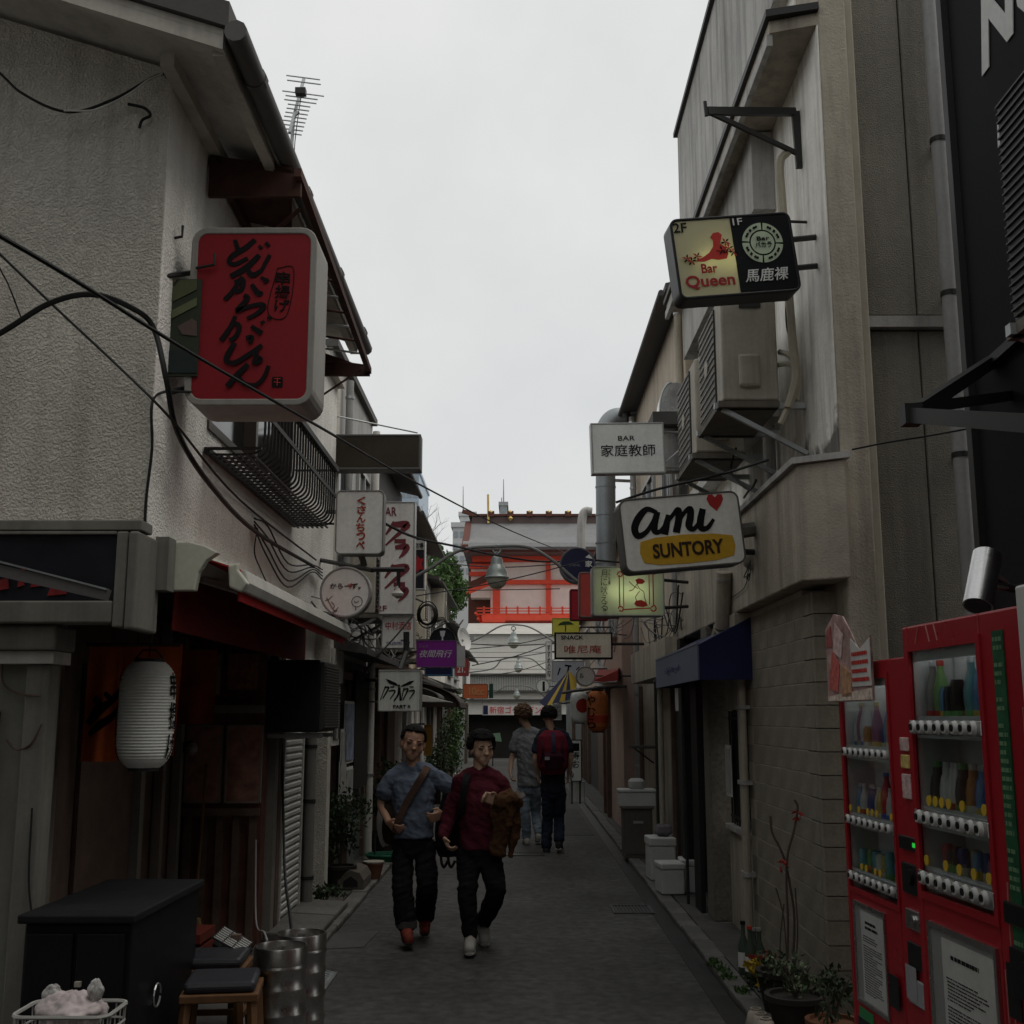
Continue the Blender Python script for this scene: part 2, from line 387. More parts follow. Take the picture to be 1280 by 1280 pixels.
# asphalt repair patches and drain covers
patch = mat('asphalt_patch', (.085, .083, .08), .8, var=.2, scale=3, bump=.3, bscale=200)
for (u0, v0, u1, v1) in ((392, 1168, 470, 1210),):
    p = [at(412, 1167, Z=.012), at(475, 1163, Z=.012), at(455, 1183, Z=.012), at(392, 1187, Z=.012)]
    o = MB().prism([(q.x, q.y) for q in p], .0065, .011, 'xy').build('road_patch', patch); tag(o, 'pale rectangular concrete utility cover in the road beside the left kerb', 'cover')
dgalv = mat('dull_iron', (.09, .09, .088), .6, .4)
def drain(u, v, w, d, label):
    c = at(u, v, Z=.01); t = thing('drain_grate', label, 'drain', (c.x, c.y, .006))
    MB().ring([(-w/2, -d/2), (w/2, -d/2), (w/2, d/2), (-w/2, d/2)], [(-w/2+.02, -d/2+.02), (w/2-.02, -d/2+.02), (w/2-.02, d/2-.02), (-w/2+.02, d/2-.02)], 0, .012, 'xy').build('frame', dgalv, t)
    MB().box(-w/2+.02, w/2-.02, -d/2+.02, d/2-.02, 0, .002).build('pit', steel_black, t)
    n = int(w / .03); b = MB().box(-.006, .006, -d/2+.02, d/2-.02, 0, .010).build('bar', dgalv, t); b.location.x = -w/2 + .035
    for i in range(1, n - 1): again(b, (-w/2 + .035 + i * .03, 0, 0), t)
for k, (x0_, x1_, y0_, y1_, m_) in enumerate(((-1.4, -.7, 12.9, 16.0, 'asphalt_patch3'), (.5, 1.1, 17, 22, 'asphalt_patch2'))):
    q = MB().prism([(x0_, y0_), (x1_, y0_ + .03), (x1_ - .02, y1_), (x0_ + .02, y1_ - .02)], .0062, .0095, 'xy').build('repair_strip', mat(m_, (.054, .053, .051) if m_[-1] == '2' else (.073, .071, .067), .8, var=.3, scale=2, bump=.35, bscale=220, fine=.3), road, world=True)
drain(790, 1137, .36, .42, 'square steel drain grate in the road near the right gutter')
drain(655, 1068, .5, .3, 'small drain grate in the road behind the walking pair')

# =================================================================== L1: stucco house on the left
stucco = mat('rough_stucco', (.66, .625, .55), .9, var=.14, scale=1.1, bump=.75, bscale=78, streak=.5, scol=(.36, .335, .29), vor=1)
stucco_w = mat('painted_stucco', (.90, .88, .83), .85, var=.08, scale=1.6, bump=.6, bscale=62, streak=.25, scol=(.5, .47, .42), vor=1)
soffit_m = mat('soffit_board', (.5, .47, .42), .8, streak=.3)
cream = mat('cream_trim', (.19, .185, .16), .8, streak=.55)
roof_m = mat('dark_roof', (.09, .085, .08), .7)
brownm = mat('dark_brown_wood', (.13, .09, .07), .7, var=.3, scale=5, streak=.3, scol=(.015, .012, .01))
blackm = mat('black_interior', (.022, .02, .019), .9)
XL, YL = -1.78, 5.4
L1 = thing('stucco_house', 'grey rough stucco house with gable eave at the left front of the alley', 'building', (-3.2, 8, 0))
L1e = 10.9
zt = 4.98
def gable(b):
    b.prism([(-4.6, 2.55), (XL - .006, 2.55), (XL - .006, zt), (-4.6, zt + .33 * (4.6 + XL))], YL, YL + .2)
part('wall', stucco, L1, gable)
# alley wall with a window opening (built around it)
wy0, wy1, wz0, wz1 = 6.35, 8.75, 3.32, 4.45
def aw(b):
    x0, x1 = XL - .14, XL - .002
    b.box(x0, x1, YL + .004, wy0, 2.5, zt); b.box(x0, x1, wy1, L1e, 2.5, zt)
    b.box(x0, x1, wy0, wy1, 2.5, wz0); b.box(x0, x1, wy0, wy1, wz1, zt)
part('wall', stucco_w, L1, aw)
win = B('window', dark_glass, L1, XL - .1, XL - .07, wy0 + .03, wy1 - .03, wz0 + .03, wz1 - .03)
for (a, b_, c_, d_) in ((wy0, wy0 + .05, wz0, wz1), (wy1 - .05, wy1, wz0, wz1), (wy0 + .05, wy1 - .05, wz0, wz0 + .05), (wy0 + .05, wy1 - .05, wz1 - .05, wz1), (7.5, 7.56, wz0 + .05, wz1 - .05)):
    B('window_frame', mat('bronze_aluminium', (.12, .10, .085), .4, .6), win, XL - .12, XL + .012, a, b_, c_, d_)
B('back_wall', stucco, L1, -4.6, XL - .003, L1e + .002, L1e + .2, 0, zt)
# roof: slope falling to the alley, rake overhang at the gable
sl = .33; th = .14
def roofpoly(x): return zt + .02 + sl * (XL - x)
part('roof', roof_m, L1, lambda b: b.prism([(-4.8, roofpoly(-4.8) + .05), (-1.37, roofpoly(-1.37) + .05), (-1.37, roofpoly(-1.37) + th + .04), (-4.8, roofpoly(-4.8) + th + .04)], 4.92, 9.6))
part('soffit', soffit_m, L1, lambda b: b.prism([(-4.8, roofpoly(-4.8) + .01), (-1.40, roofpoly(-1.40) + .01), (-1.40, roofpoly(-1.40) + .045), (-4.8, roofpoly(-4.8) + .045)], 4.95, 9.57))
part('fascia', soffit_m, L1, lambda b: b.prism([(-4.8, roofpoly(-4.8) - .06), (-1.40, roofpoly(-1.40) - .06), (-1.40, roofpoly(-1.40) + .009), (-4.8, roofpoly(-4.8) + .009)], 4.95, 4.99))
B('fascia', soffit_m, L1, -1.46, -1.40, 4.992, 9.57, roofpoly(-1.40) - .07, roofpoly(-1.40) + .02)
B('soffit_trim', soffit_m, L1, XL + .002, XL + .07, 5.2, L1e, zt - .1, zt - .03)
gut = part('gutter', mat('gutter_pvc', (.11, .105, .10), .55, streak=.3), L1, lambda b: b.tube([(-1.33, 4.9, 4.88), (-1.33, 9.6, 4.86)], .055, 10), smooth=True)
for y in (5.3, 6.6, 7.9, 9.2): part('joint', MATS['gutter_pvc'], gut, lambda b: b.tube([(-1.33, y, 4.879), (-1.33, y + .05, 4.878)], .061, 10))
# ledge and framed sign box over the front
B('ledge', cream, L1, -4.6, XL + .03, 5.24, YL - .002, 2.55, 2.6, bev=.006)
sb = B('sign_box', mat('faded_black_sign', (.012, .013, .018), .5, var=.5, scale=3), L1, -4.6, -1.865, 5.26, 5.38, 2.225, 2.53)
B('frame_post', cream, L1, -1.863, -1.81, 5.235, 5.38, 2.1, 2.545, bev=.008)
B('frame_post', cream, L1, -1.805, -1.755, 5.225, 5.56, 2.09, 2.545, bev=.012)
B('frame_rail', cream, L1, -4.6, -1.866, 5.235, 5.38, 2.12, 2.222, bev=.008)
B('frame_rail', cream, L1, -4.6, -1.866, 5.24, 5.38, 2.532, 2.546, bev=.003)
B('lintel', cream, L1, -4.6, -2.14, 5.3, 5.55, 2.0, 2.115, bev=.012)
B('lintel', soffit_m, L1, -4.6, -2.16, 5.34, 5.55, 1.94, 1.997)
for (x, z, w_, h_) in ((-2.52, 2.36, .035, .09), (-2.42, 2.36, .05, .05), (-2.38, 2.30, .05, .06), (-2.3, 2.33, .03, .09), (-2.22, 2.31, .07, .05), (-2.13, 2.27, .09, .05), (-2.6, 2.24, .09, .05)):
    part('faded_letter', mat('faded_red', (.2, .02, .02), .7, var=.4, scale=12), sb, lambda q: q.prism([(x - w_ / 2, z - h_ / 2), (x + w_ / 2, z - h_ / 2 + .01), (x + w_ / 3, z + h_ / 2), (x - w_ / 3, z + h_ / 2 - .01)], 5.252, 5.258))
# lamp rail crossing the sign box
lr = thing('sign_lamp_rail', 'slanting grey lamp rail across the dark sign box at left', 'lamp', at(60, 730, 5.1))
part('housing', mat('rail_grey', (.12, .115, .11), .6), lr, lambda b: b.bar(at(-20, 709, 5.1), at(135, 744, 5.1), .05, .05))
part('edge_strip', galv, lr, lambda b: b.bar(at(-20, 697, 5.08), at(135, 737, 5.08), .03, .008))
# ground floor: panel, post, recess with door
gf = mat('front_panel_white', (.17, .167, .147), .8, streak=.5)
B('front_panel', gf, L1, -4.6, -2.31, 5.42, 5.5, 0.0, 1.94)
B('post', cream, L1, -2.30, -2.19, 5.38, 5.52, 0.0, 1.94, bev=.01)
B('opening_shade', blackm, L1, -4.6, -2.42, 5.405, 5.418, .9, 1.72)  # black sheet on the solid panel, painted shade of an opening
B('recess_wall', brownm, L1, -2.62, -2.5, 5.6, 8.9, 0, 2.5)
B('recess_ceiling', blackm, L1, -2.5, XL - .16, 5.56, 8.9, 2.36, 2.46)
B('return_wall', mat('red_brown_panel', (.13, .055, .04), .75, var=.4, scale=5, streak=.4, scol=(.04, .025, .02)), L1, -2.49, -1.9, 8.7, 8.85, 0.05, 2.36)
for x in (-2.34, -2.04):
    f_ = B('poster_panel', mat('poster_brown', (.34, .17, .13), .7, var=.45, scale=9), L1, x - .12, x + .12, 8.68, 8.695, 1.08, 1.62)
    for a in (-.128, .128): B('edge', mat('pale_edge', (.25, .22, .19), .7), f_, x + a - .008, x + a + .008, 8.675, 8.697, 1.07, 1.63)
    B('edge', MATS['pale_edge'], f_, x - .12, x + .12, 8.676, 8.697, 1.62, 1.635); B('edge', MATS['pale_edge'], f_, x - .12, x + .12, 8.676, 8.697, 1.065, 1.08)
B('door', mat('door_wood', (.12, .08, .065), .6, var=.3, scale=6), L1, -2.495, -2.47, 6.6, 7.5, .05, 2.0)
B('door_frame', mat('pale_post', (.24, .22, .195), .7, streak=.3), L1, -2.49, -2.42, 7.52, 7.6, .05, 2.35)
for y in (6.1, 8.0, 8.4):
    B('post', MATS['pale_post'], L1, -2.49, -2.43, y, y + .07, .05, 2.35)
for y, c in ((8.95, 'pale_post'), (9.1, 'dark_brown_wood')):
    B('post', MATS[c], L1, -1.95, -1.86, y, y + .12, .045, 2.49)
B('alley_wall_lower', mat('dark_panel', (.05, .045, .04), .75, var=.3, scale=4, streak=.3, scol=(.02, .018, .015)), L1, -2.1, -1.97, 8.86, 9.32, .045, 2.49)
B('alley_wall_lower', MATS['painted_stucco'], L1, -2.1, -1.93, 9.33, L1e, 2.1, 2.49)
B('alley_wall_lower', MATS['dark_panel'], L1, -2.1, -1.92, 9.33, L1e, .045, 2.095)
# rolling shutter
sh = B('shutter', mat('shutter_grey', (.55, .55, .52), .55, .2, streak=.2), L1, -1.918, -1.90, 9.4, 10.15, .05, 1.72)
s0 = MB().prism([(0, -.026), (.02, -.012), (.02, .012), (0, .026)], -.375, .375).build("slat", MATS["shutter_grey"], sh)
shl = Vector((-1.898, 9.775, 0)) - L1.location
s0.rotation_euler = (0, 0, 0)
# slat profile is in x (out of the wall) and z; run along y
s0.location = shl + Vector((0, 0, .09))
for i in range(1, 29): again(s0, shl + Vector((0, 0, .09 + i * .058)), sh)
B('shutter_rail', MATS['shutter_grey'], L1, -1.92, -1.87, 10.16, 10.2, .05, 1.76); B('shutter_rail', MATS['shutter_grey'], L1, -1.92, -1.87, 9.35, 9.39, .05, 1.76)
# window guard (balcony rail) with bent bars
guard = part('window_guard', steel_black, L1, lambda b: [b.bar((XL + .01, y, z), (XL + .33, y, z), .03, .012) for y in (6.3, 8.88) for z in (3.62, 3.19)] + [b.bar((XL + .33, 6.29, 3.63), (XL + .33, 8.9, 3.63), .045, .04), b.bar((XL + .02, 6.29, 3.18), (XL + .02, 8.9, 3.18), .03, .03), b.bar((XL + .335, 6.3, 3.41), (XL + .335, 8.88, 3.41), .01, .03)])
gb = MB().tube(spline([(.33, 0, 3.62), (.33, 0, 3.45), (.33, 0, 3.27), (.318, 0, 3.21), (.27, 0, 3.175), (.18, 0, 3.17), (.02, 0, 3.17)], 3), .008, 5).build('bar', steel_black, guard, smooth=True)
n = 27
for i in range(n):
    l = Vector((XL, 6.36 + i * (8.84 - 6.36) / (n - 1), 0)) - L1.location
    if i == 0: gb.location = l
    else: again(gb, l, guard)
for k in range(7): part('floor_rail', steel_black, guard, lambda b: b.bar((XL + .05 + k * .038, 6.3, 3.158), (XL + .05 + k * .038, 8.88, 3.158), .014, .008))

# retractable awning
aw_ = thing('retractable_awning', 'half rolled dark red awning with white front bar on the stucco house', 'awning', (-1.6, 7.4, 2.3))
awred = mat('awning_red', (.34, .014, .014), .75, var=.15)
awcream = mat('awning_cream', (.55, .55, .46), .5, streak=.25)
part('cassette', awcream, aw_, lambda b: b.prism([(-1.755, 2.31), (-1.60, 2.31), (-1.585, 2.40), (-1.55, 2.46), (-1.49, 2.50), (-1.56, 2.535), (-1.64, 2.555), (-1.755, 2.55)], 5.62, 5.68), bev=.006)
part('cassette', awcream, aw_, lambda b: b.prism([(-1.755, 2.44), (-1.66, 2.44), (-1.62, 2.5), (-1.65, 2.55), (-1.755, 2.55)], 5.684, 9.3))
part('canvas', awred, aw_, lambda b: b.prism([(-1.655, 2.5), (-1.655, 2.51), (-1.395, 2.425), (-1.395, 2.415)], 5.7, 9.28))
part('front_bar', mat('bar_white', (.5, .49, .45), .5, streak=.2), aw_, lambda b: b.prism([(-1.42, 2.32), (-1.375, 2.315), (-1.355, 2.36), (-1.375, 2.425), (-1.42, 2.43)], 5.72, 9.3), bev=.006)
part('end_cap', awcream, aw_, lambda b: b.prism([(-1.44, 2.33), (-1.38, 2.305), (-1.345, 2.35), (-1.40, 2.42), (-1.40, 2.455), (-1.45, 2.44)], 5.66, 5.718), bev=.01)
part('valance', awred, aw_, lambda b: b.box(-1.412, -1.404, 5.73, 9.28, 2.27, 2.318))
for y in (6.1, 8.7): part('folding_arm', MATS['bar_white'], aw_, lambda b: (b.bar((-1.7, y, 2.42), (-1.55, y + .5, 2.39), .03, .03), b.bar((-1.55, y + .5, 2.39), (-1.41, y + .05, 2.37), .03, .03)))
part('inner_valance', mat('inner_red', (.15, .014, .012), .85, var=.2), aw_, lambda b: b.box(-1.722, -1.714, 5.69, 9.25, 2.12, 2.438))
part('bracket_box', cream, aw_, lambda b: b.box(-1.765, -1.70, 5.5, 5.615, 2.3, 2.56))

# steel hood frame over the window
hd = thing('rusty_hood_frame', 'rusty brown steel hood frame over the window above the red sign', 'canopy', (-1.5, 7.6, 4.5))
part('end_plate', rust, hd, lambda b: b.prism([(XL + .01, 4.62), (-1.24, 4.62), (-1.24, 4.75), (XL + .01, 4.82)], 6.1, 6.13))
part('end_plate', rust, hd, lambda b: b.prism([(XL + .01, 4.50), (-1.24, 4.50), (-1.24, 4.56), (XL + .01, 4.75)], 9.2, 9.23))
part('front_rail', rust, hd, lambda b: b.bar((-1.25, 6.05, 4.74), (-1.25, 9.24, 4.55), .04, .05))
part('back_rail', rust, hd, lambda b: b.bar((XL + .03, 6.1, 4.84), (XL + .03, 9.24, 4.72), .04, .05))
part('roof_sheet', rust, hd, lambda b: b.add([(XL + .02, 6.12, 4.86), (-1.3, 6.12, 4.79), (-1.45, 6.9, 4.76), (XL + .02, 6.9, 4.83), (XL + .02, 6.12, 4.88), (-1.3, 6.12, 4.81), (-1.45, 6.9, 4.78), (XL + .02, 6.9, 4.85)], [(0, 1, 2, 3), (7, 6, 5, 4), (0, 4, 5, 1), (1, 5, 6, 2), (2, 6, 7, 3), (3, 7, 4, 0)]))
for i in range(9):
    y = 6.95 + i * .27; z = 4.74 - .06 * (y - 6.05)
    part('rung', galv if i % 2 else rust, hd, lambda b: b.cyl((XL + .03, y, z + .07), (-1.25, y, z), .009, n=6))
part('strut', rust, hd, lambda b: b.bar((XL + .01, 6.5, 4.3), (-1.3, 6.4, 4.68), .03, .012))
part('strut', rust, hd, lambda b: b.bar((XL + .01, 9.0, 4.15), (-1.3, 9.1, 4.52), .03, .012))
part('roller_pipe', galv, hd, lambda b: b.cyl((-1.6, 6.5, 4.55), (-1.25, 6.7, 4.5), .012, n=6))

# red hanging sign
red_face = mat('sign_red', (.25, .008, .014), .6, var=.1, scale=4, spec=.25)
S = Sign('hanging_sign', 'large red hanging sign with black brush lettering on the left stucco house', (246, 294, 401, 521), 5.78, .34, mat('worn_grey_frame', (.30, .285, .26), .5, streak=.35), red_face, .085, .035, body=white_paint)
MB().ring(rrect(S.w - .012, S.h - .012, .085), rrect(S.w - .05, S.h - .05, .07), -.11, .16).build('side_band', mat('sign_side_white', (.62, .61, .58), .5, streak=.3), S.root)
ib = mat('brush_black', (.010, .008, .009), .8, spec=.15)
S.stroke([[(299,310,5),(303,324,6),(300,332,4)], [(324,310,6),(312,321,7),(298,330,7),(293,338,6),(300,342,6),(316,334,5)], [(329,318,4),(333,322,4)], [(337,314,5),(342,319,4)],
          [(330,330,6),(315,346,8),(296,358,7)], [(315,346,5),(322,356,7),(333,350,5),(338,340,5),(343,330,5)],
          [(301,366,6),(311,362,6),(310,374,6),(302,378,5)], [(310,358,5),(300,376,6),(290,388,6)], [(322,368,5),(331,380,7),(336,378,4)], [(337,366,4),(343,362,4)], [(333,359,4),(340,363,4)],
          [(313,382,5),(318,386,6),(309,398,7),(306,402,6),(322,396,5),(335,394,6),(338,398,6),(328,407,5),(318,412,4)],
          [(298,418,6),(309,421,6),(306,434,6),(298,440,5)], [(304,409,5),(298,424,6),(288,440,7)], [(324,422,5),(337,431,7)], [(335,418,4),(340,416,4)], [(343,411,4),(348,412,4)],
          [(318,437,5),(325,436,6),(323,444,5)],
          [(305,443,6),(297,458,7),(296,466,6),(306,468,6),(322,458,6),(338,446,5)], [(328,458,5),(337,464,6),(330,469,6)], [(333,452,4),(328,470,4)],
          [(322,470,6),(309,484,7),(298,498,7)], [(310,484,5),(318,494,6),(332,496,5),(342,486,5),(347,472,5)]], 5, ib)
S.stroke([[(353,347,1),(373,349,1),(366,408,1),(343,403,1),(353,347,1)]], 1, ib, 'cartouche')
S.text('串揚げ', (351, 351, 369, 404), ib, .01, vertical=True, rot=-.08)
S.poly([rrect(13, 13, 1.5, cx=358, cz=492)], ib, 'seal'); 
S.stroke([[(354,488),(362,488)],[(354,492),(362,493)],[(358,487),(358,497)]], 1, ink_red, 'seal_mark', lift=.003)
S.poly([rrect(20,5,2,cx=352, cz=506)], ib) if 0 else None
S.arm([at(250, 340, 5.84), at(206, 345, 5.5)], .014); S.arm([at(250, 480, 5.84), at(215, 490, 5.6)], .014)
# camouflage-painted backing panel at the corner
o = thing('camouflage_panel', 'olive camouflage painted panel beside the large red sign', 'panel', at(218, 470, 5.62))
cm = mat('camo_dark', (.035, .042, .028), .7, var=.35, scale=5)
a0 = at(191, 349, 5.6); a1 = at(246, 470, 5.6)
B('board', cm, o, a0.x, a1.x, 5.6, 5.62, a1.z, a0.z)
for poly, c in (([(192,350),(222,349),(205,365),(193,372)], (.20, .17, .10)), ([(225,350),(246,350),(246,362),(214,378),(193,385),(205,372)], (.09, .10, .05)), ([(193,400),(215,388),(246,372),(246,382),(215,398),(200,408)], (.12, .14, .07)), ([(222,408),(240,398),(246,402),(246,420),(228,418)], (.11, .075, .065)), ([(193,440),(240,436),(246,466),(193,466)], (.02, .03, .028))):
    part('patch', mat('camo_%d' % int(c[0] * 1000), c, .7), o, lambda b: b.prism([(at(u, v, 5.596).x, at(u, v, 5.596).z) for u, v in poly], 5.594, 5.598))
for (u, v) in ((205, 300), (245, 335)):
    p0 = at(u, v, 5.6); hk = tag(MB().tube([p0, p0 + Vector((.1, -.02, .01)), p0 + Vector((.1, -.02, .07))], .008, 6).build('wall_hook', steel_black), 'bent iron hook on the house corner %s' % ('above the camouflage panel' if v == 300 else 'close to the red sign edge'), 'hook')

# antenna on the left roof
an = thing('tv_antenna', 'yagi television antenna on a bent mast on the left roof', 'antenna', at(358, 205, 8.2))
bm_ = at(359, 205, 8.2); p1 = at(364, 190, 8.2); p2 = at(367, 150, 8.2); tp = at(379, 97, 8.2)
part('mast', galv, an, lambda b: b.tube(spline([bm_ + Vector((-.04, .02, -.25)), bm_, p1, p2, at(373, 140, 8.2)]), .014, 7), smooth=True)
part('boom', galv, an, lambda b: b.bar(at(362, 166, 8.1), at(380, 98, 8.4), .02, .02))
for i, (u, v, hw) in enumerate([(379,97,21),(380,103,21),(379,117,26)] + [(377 - i * 1.55, 122 + i * 5, 20 if i < 2 else 14) for i in range(10)]):
    part('element', galv, an, lambda b: b.cyl(at(u - hw, v - hw * .13, 8.2), at(u + hw, v + hw * .13, 8.2), .006, n=5))
part('feed_box', steel_black, an, lambda b: b.cbox(at(376, 115, 8.2), (.08, .06, .05)))
part('lead', rubber, an, lambda b: b.tube(spline([at(377, 117, 8.19), at(372, 150, 8.15), at(368, 190, 8.15), at(372, 222, 8.1)]), .004, 4))

# ------------------------------------------------------------------- cables on and over the left side
def cable(label, pts, r=.008, name='overhead_cable', m=None, k=6, group=None):
    o = MB().tube(spline(pts, k), r, 6).build(name, m or rubber, smooth=True); return tag(o, label, 'cable', group)
cable('long black twisted cable from upper left past the red sign to the navy sign', [Vector((-1.5, -2.6, 2.0)) + Vector((0, 0, .9)), at(-40, 272, 2.5) * 4 - at(90, 348, 2.95) * 3, at(-40, 272, 2.5) * 2 - at(90, 348, 2.95), at(-40, 272, 2.5), at(90, 348, 2.95), at(245, 445, 3.75), at(400, 534, 5.0), at(527, 607, 7.6), at(640, 664, 12.5), at(722, 697, 19.8)], .0065)
cable('thin black cable running down the stucco front from the left edge to the awning', [at(-330, 0, 5.2), at(-170, 154, 5.15), at(-90, 231, 5.1), at(-10, 308, 5.1), at(70, 385, 5.2), at(150, 460, 5.2), at(215, 525, 5.3), at(300, 625, 6.6), at(395, 700, 9.2)], .007)
cable('thick black cable arching over the stucco front and down the corner beside the red sign', [at(-300, 520, 5.2), at(-120, 470, 5.15), at(-10, 422, 5.1), at(60, 380, 5.1), at(115, 368, 5.1), at(165, 385, 5.2), at(192, 410, 5.3), at(208, 475, 5.3), at(222, 540, 5.5), at(262, 605, 6.0), at(320, 665, 7.2), at(392, 708, 9.2)], .014)
cable('slack wire under the left gable, dark then white, tied at the corner', [at(-160, -60, 5.3), at(-10, 82, 5.3), at(30, 118, 5.3), at(85, 140, 5.3), at(140, 125, 5.3), at(190, 97, 5.3), at(206, 92, 5.35)], .007)
cable('white wire strand hanging under the left gable corner', [at(80, 138, 5.28), at(120, 137, 5.28), at(160, 118, 5.28), at(185, 100, 5.28), at(203, 92, 5.3)], .005, m=white_paint)
cable('short frayed black wire end hanging on the stucco wall', [at(160, 130, 5.36), at(180, 135, 5.36), at(188, 144, 5.36), at(178, 150, 5.36), at(174, 160, 5.36)], .008)
cable('thin wire hanging from left edge across stucco at mid height', [at(-70, 180, 5.2), at(-5, 325, 5.2), at(10, 355, 5.25), at(26, 396, 5.3)], .004)
cable('black cable stapled along the eave of the left house', [at(206, 92, 5.38), at(222, 118, 5.5), at(240, 145, 5.8), at(290, 190, 6.8), at(345, 205, 7.6)], .008)
cable('black wire running down the house corner beside the stucco edge', [at(240, 490, 5.62), at(205, 490, 5.5), at(190, 505, 5.38), at(190, 560, 5.38), at(183, 620, 5.38), at(181, 655, 5.38)], .007)
for i, (a, b_) in enumerate(((640, 690), (655, 700), (668, 712), (680, 720))):
    cable(['upper strand of the wire bundle sagging on the white wall over the awning', 'second strand of the wire bundle sagging on the white wall over the awning', 'third strand of the wire bundle sagging on the white wall over the awning', 'lowest strand of the wire bundle sagging on the white wall over the awning'][i],
          [at(318, 648 + i * 4, X=XL + .03), at(335, a + 18, X=XL + .035), at(360, b_ + 14, X=XL + .04), at(390, 706 + i * 3, X=XL + .04), at(403, 712 + i * 4, X=XL + .05)], .006)
cable('loose wire loop hanging down the white wall over the awning', [at(322, 660, X=XL + .03), at(318, 690, X=XL + .03), at(326, 712, X=XL + .03), at(333, 728, X=XL + .03)], .005)
for i, (pts, lb) in enumerate((([at(-5, 815, 5.38), at(20, 813, 5.38), at(50, 816, 5.38)], 'dry vine wire along the top of the white front panel'), ([at(5, 815, 5.39), at(3, 850, 5.39), at(20, 866, 5.39), at(50, 870, 5.35)], 'dry vine crossing the white front panel'), ([at(8, 925, 5.39), at(20, 937, 5.39), at(38, 930, 5.37), at(52, 905, 5.35)], 'dry vine sagging across the lower white front panel'), ([at(40, 1010, 5.35), at(36, 1100, 5.35), at(42, 1160, 5.35)], 'thin black wire down the white front post'))):
    cable(lb, pts, .005, 'vine' if i < 3 else 'wall_wire', brownm if i < 3 else None)

# ------------------------------------------------------------------- entrance of the stucco house
# white paper lantern
def lantern(name, label, c, rx, h, m, ring, group=None):
    t = thing(name, label, 'lantern', (c.x, c.y, c.z - h / 2), group=group)
    nr = 34; prof = []
    for i in range(nr * 2 + 1):
        s = i / (nr * 2); a = (s - .5) * 2
        r = rx * (1 - abs(a) ** 6 * .42) - (.0035 if i % 2 else 0); prof.append((r, s * h * .94 + h * .03))
    MB().lathe(prof, n=28).build('paper_shade', m, t, smooth=True)
    MB().lathe([(rx * .5, 0), (rx * .53, 0), (rx * .53, h * .035), (rx * .5, h * .035)], n=20).build('lower_ring', ring, t)
    MB().lathe([(rx * .5, h * .965), (rx * .53, h * .965), (rx * .53, h), (rx * .5, h)], n=20).build('upper_ring', ring, t)
    MB().tube([(-rx * .5, 0, h), (-rx * .25, 0, h * 1.08), (rx * .25, 0, h * 1.08), (rx * .5, 0, h)], .005, 5).build('handle', steel_black, t)
    return t
def lantern_text(t, s, rx, h, ang, m, x_w=.09):
    mb = MB(); n = len(s); hh = h * .8 / n
    for i, ch in enumerate(s):
        tm = MB(); put_text(tm, ch, -x_w / 2, x_w / 2, 0, hh * .9, 0, .012, thick=.0012)
        z0 = h * .9 - hh * (i + 1)
        vs = []
        for (x, y, z) in tm.v:
            a = ang + x / rx; s_ = ((z + z0) / h - .03) / .94; q = abs((s_ - .5) * 2); r = rx * (1 - q ** 6 * .42) + .004 - y
            vs.append((r * math.sin(a), -r * math.cos(a), z + z0))
        mb.add(vs, tm.f)
    return mb.build('lettering', m, t)
lw_ = mat('lantern_paper_white', (.72, .73, .69), .75, var=.06)
c = at(183, 893, 6.1); t = lantern('paper_lantern', 'tall white ribbed paper lantern at the dark entrance on the left', c, .146, .58, lw_, steel_black)
lantern_text(t, 'どんがら', .146, .58, -1.45, ink, .12); lantern_text(t, '串揚げ', .146, .58, 1.42, ink, .07)
cable('short wire holding the white paper lantern', [c + Vector((0, 0, .3)), c + Vector((0, .0, .42)), c + Vector((0, 0, .55))], .004, 'hanging_wire')
# orange noren cloth behind the lantern
nr_ = thing('shop_curtain', 'orange shop curtain with dark brush marks behind the white lantern', 'curtain', at(170, 950, 6.45))
om = mat('noren_orange', (.72, .16, .04), .85, var=.2)
def cloth(b, u0, u1, v0, v1, Y, wav, sk=0):
    a = at(u0, v0, Y); c_ = at(u1, v1, Y); nx, nz_ = 14, 8; vs = []
    for j in range(nz_ + 1):
        for i in range(nx + 1):
            s = i / nx; q = j / nz_
            vs.append((a.x + (c_.x - a.x) * s + sk * q, Y + wav * math.sin(s * 9 + q) * q, a.z + (c_.z - a.z) * q))
    b.add(vs, [(j * (nx + 1) + i, j * (nx + 1) + i + 1, (j + 1) * (nx + 1) + i + 1, (j + 1) * (nx + 1) + i) for j in range(nz_) for i in range(nx)])
for (u0, u1, v0, v1) in ((113, 150, 806, 952), (151, 186, 806, 948), (187, 222, 806, 945)):
    part('cloth_panel', om, nr_, lambda b: cloth(b, u0, u1, v0, v1, 6.5, .02, -.02), smooth=True)
sg = Sign('x', None, (113, 806, 222, 950), 6.46, .02, frame=om, face=om)
for ch in list(sg.root.children): bpy.data.objects.remove(ch)
for ln in ([(112,905,8),(122,890,12),(135,880,9),(150,868,4)],[(114,918,5),(128,905,10),(142,895,8),(152,880,4)],[(118,872,7),(124,880,9),(118,890,5)],[(130,866,5),(140,873,7),(150,862,4)],[(192,905,5),(205,890,9),(216,870,4)]):
    st_ = sg.stroke([ln], 8, ink, 'brush_mark'); st_.data.transform(Matrix.LocRotScale(sg.root.location - nr_.location, sg.root.rotation_euler, None)); st_.parent = nr_
bpy.data.objects.remove(sg.root)
part('rail', brownm, nr_, lambda b: b.cyl(at(108, 806, 6.5), at(226, 806, 6.5), .012, n=6))
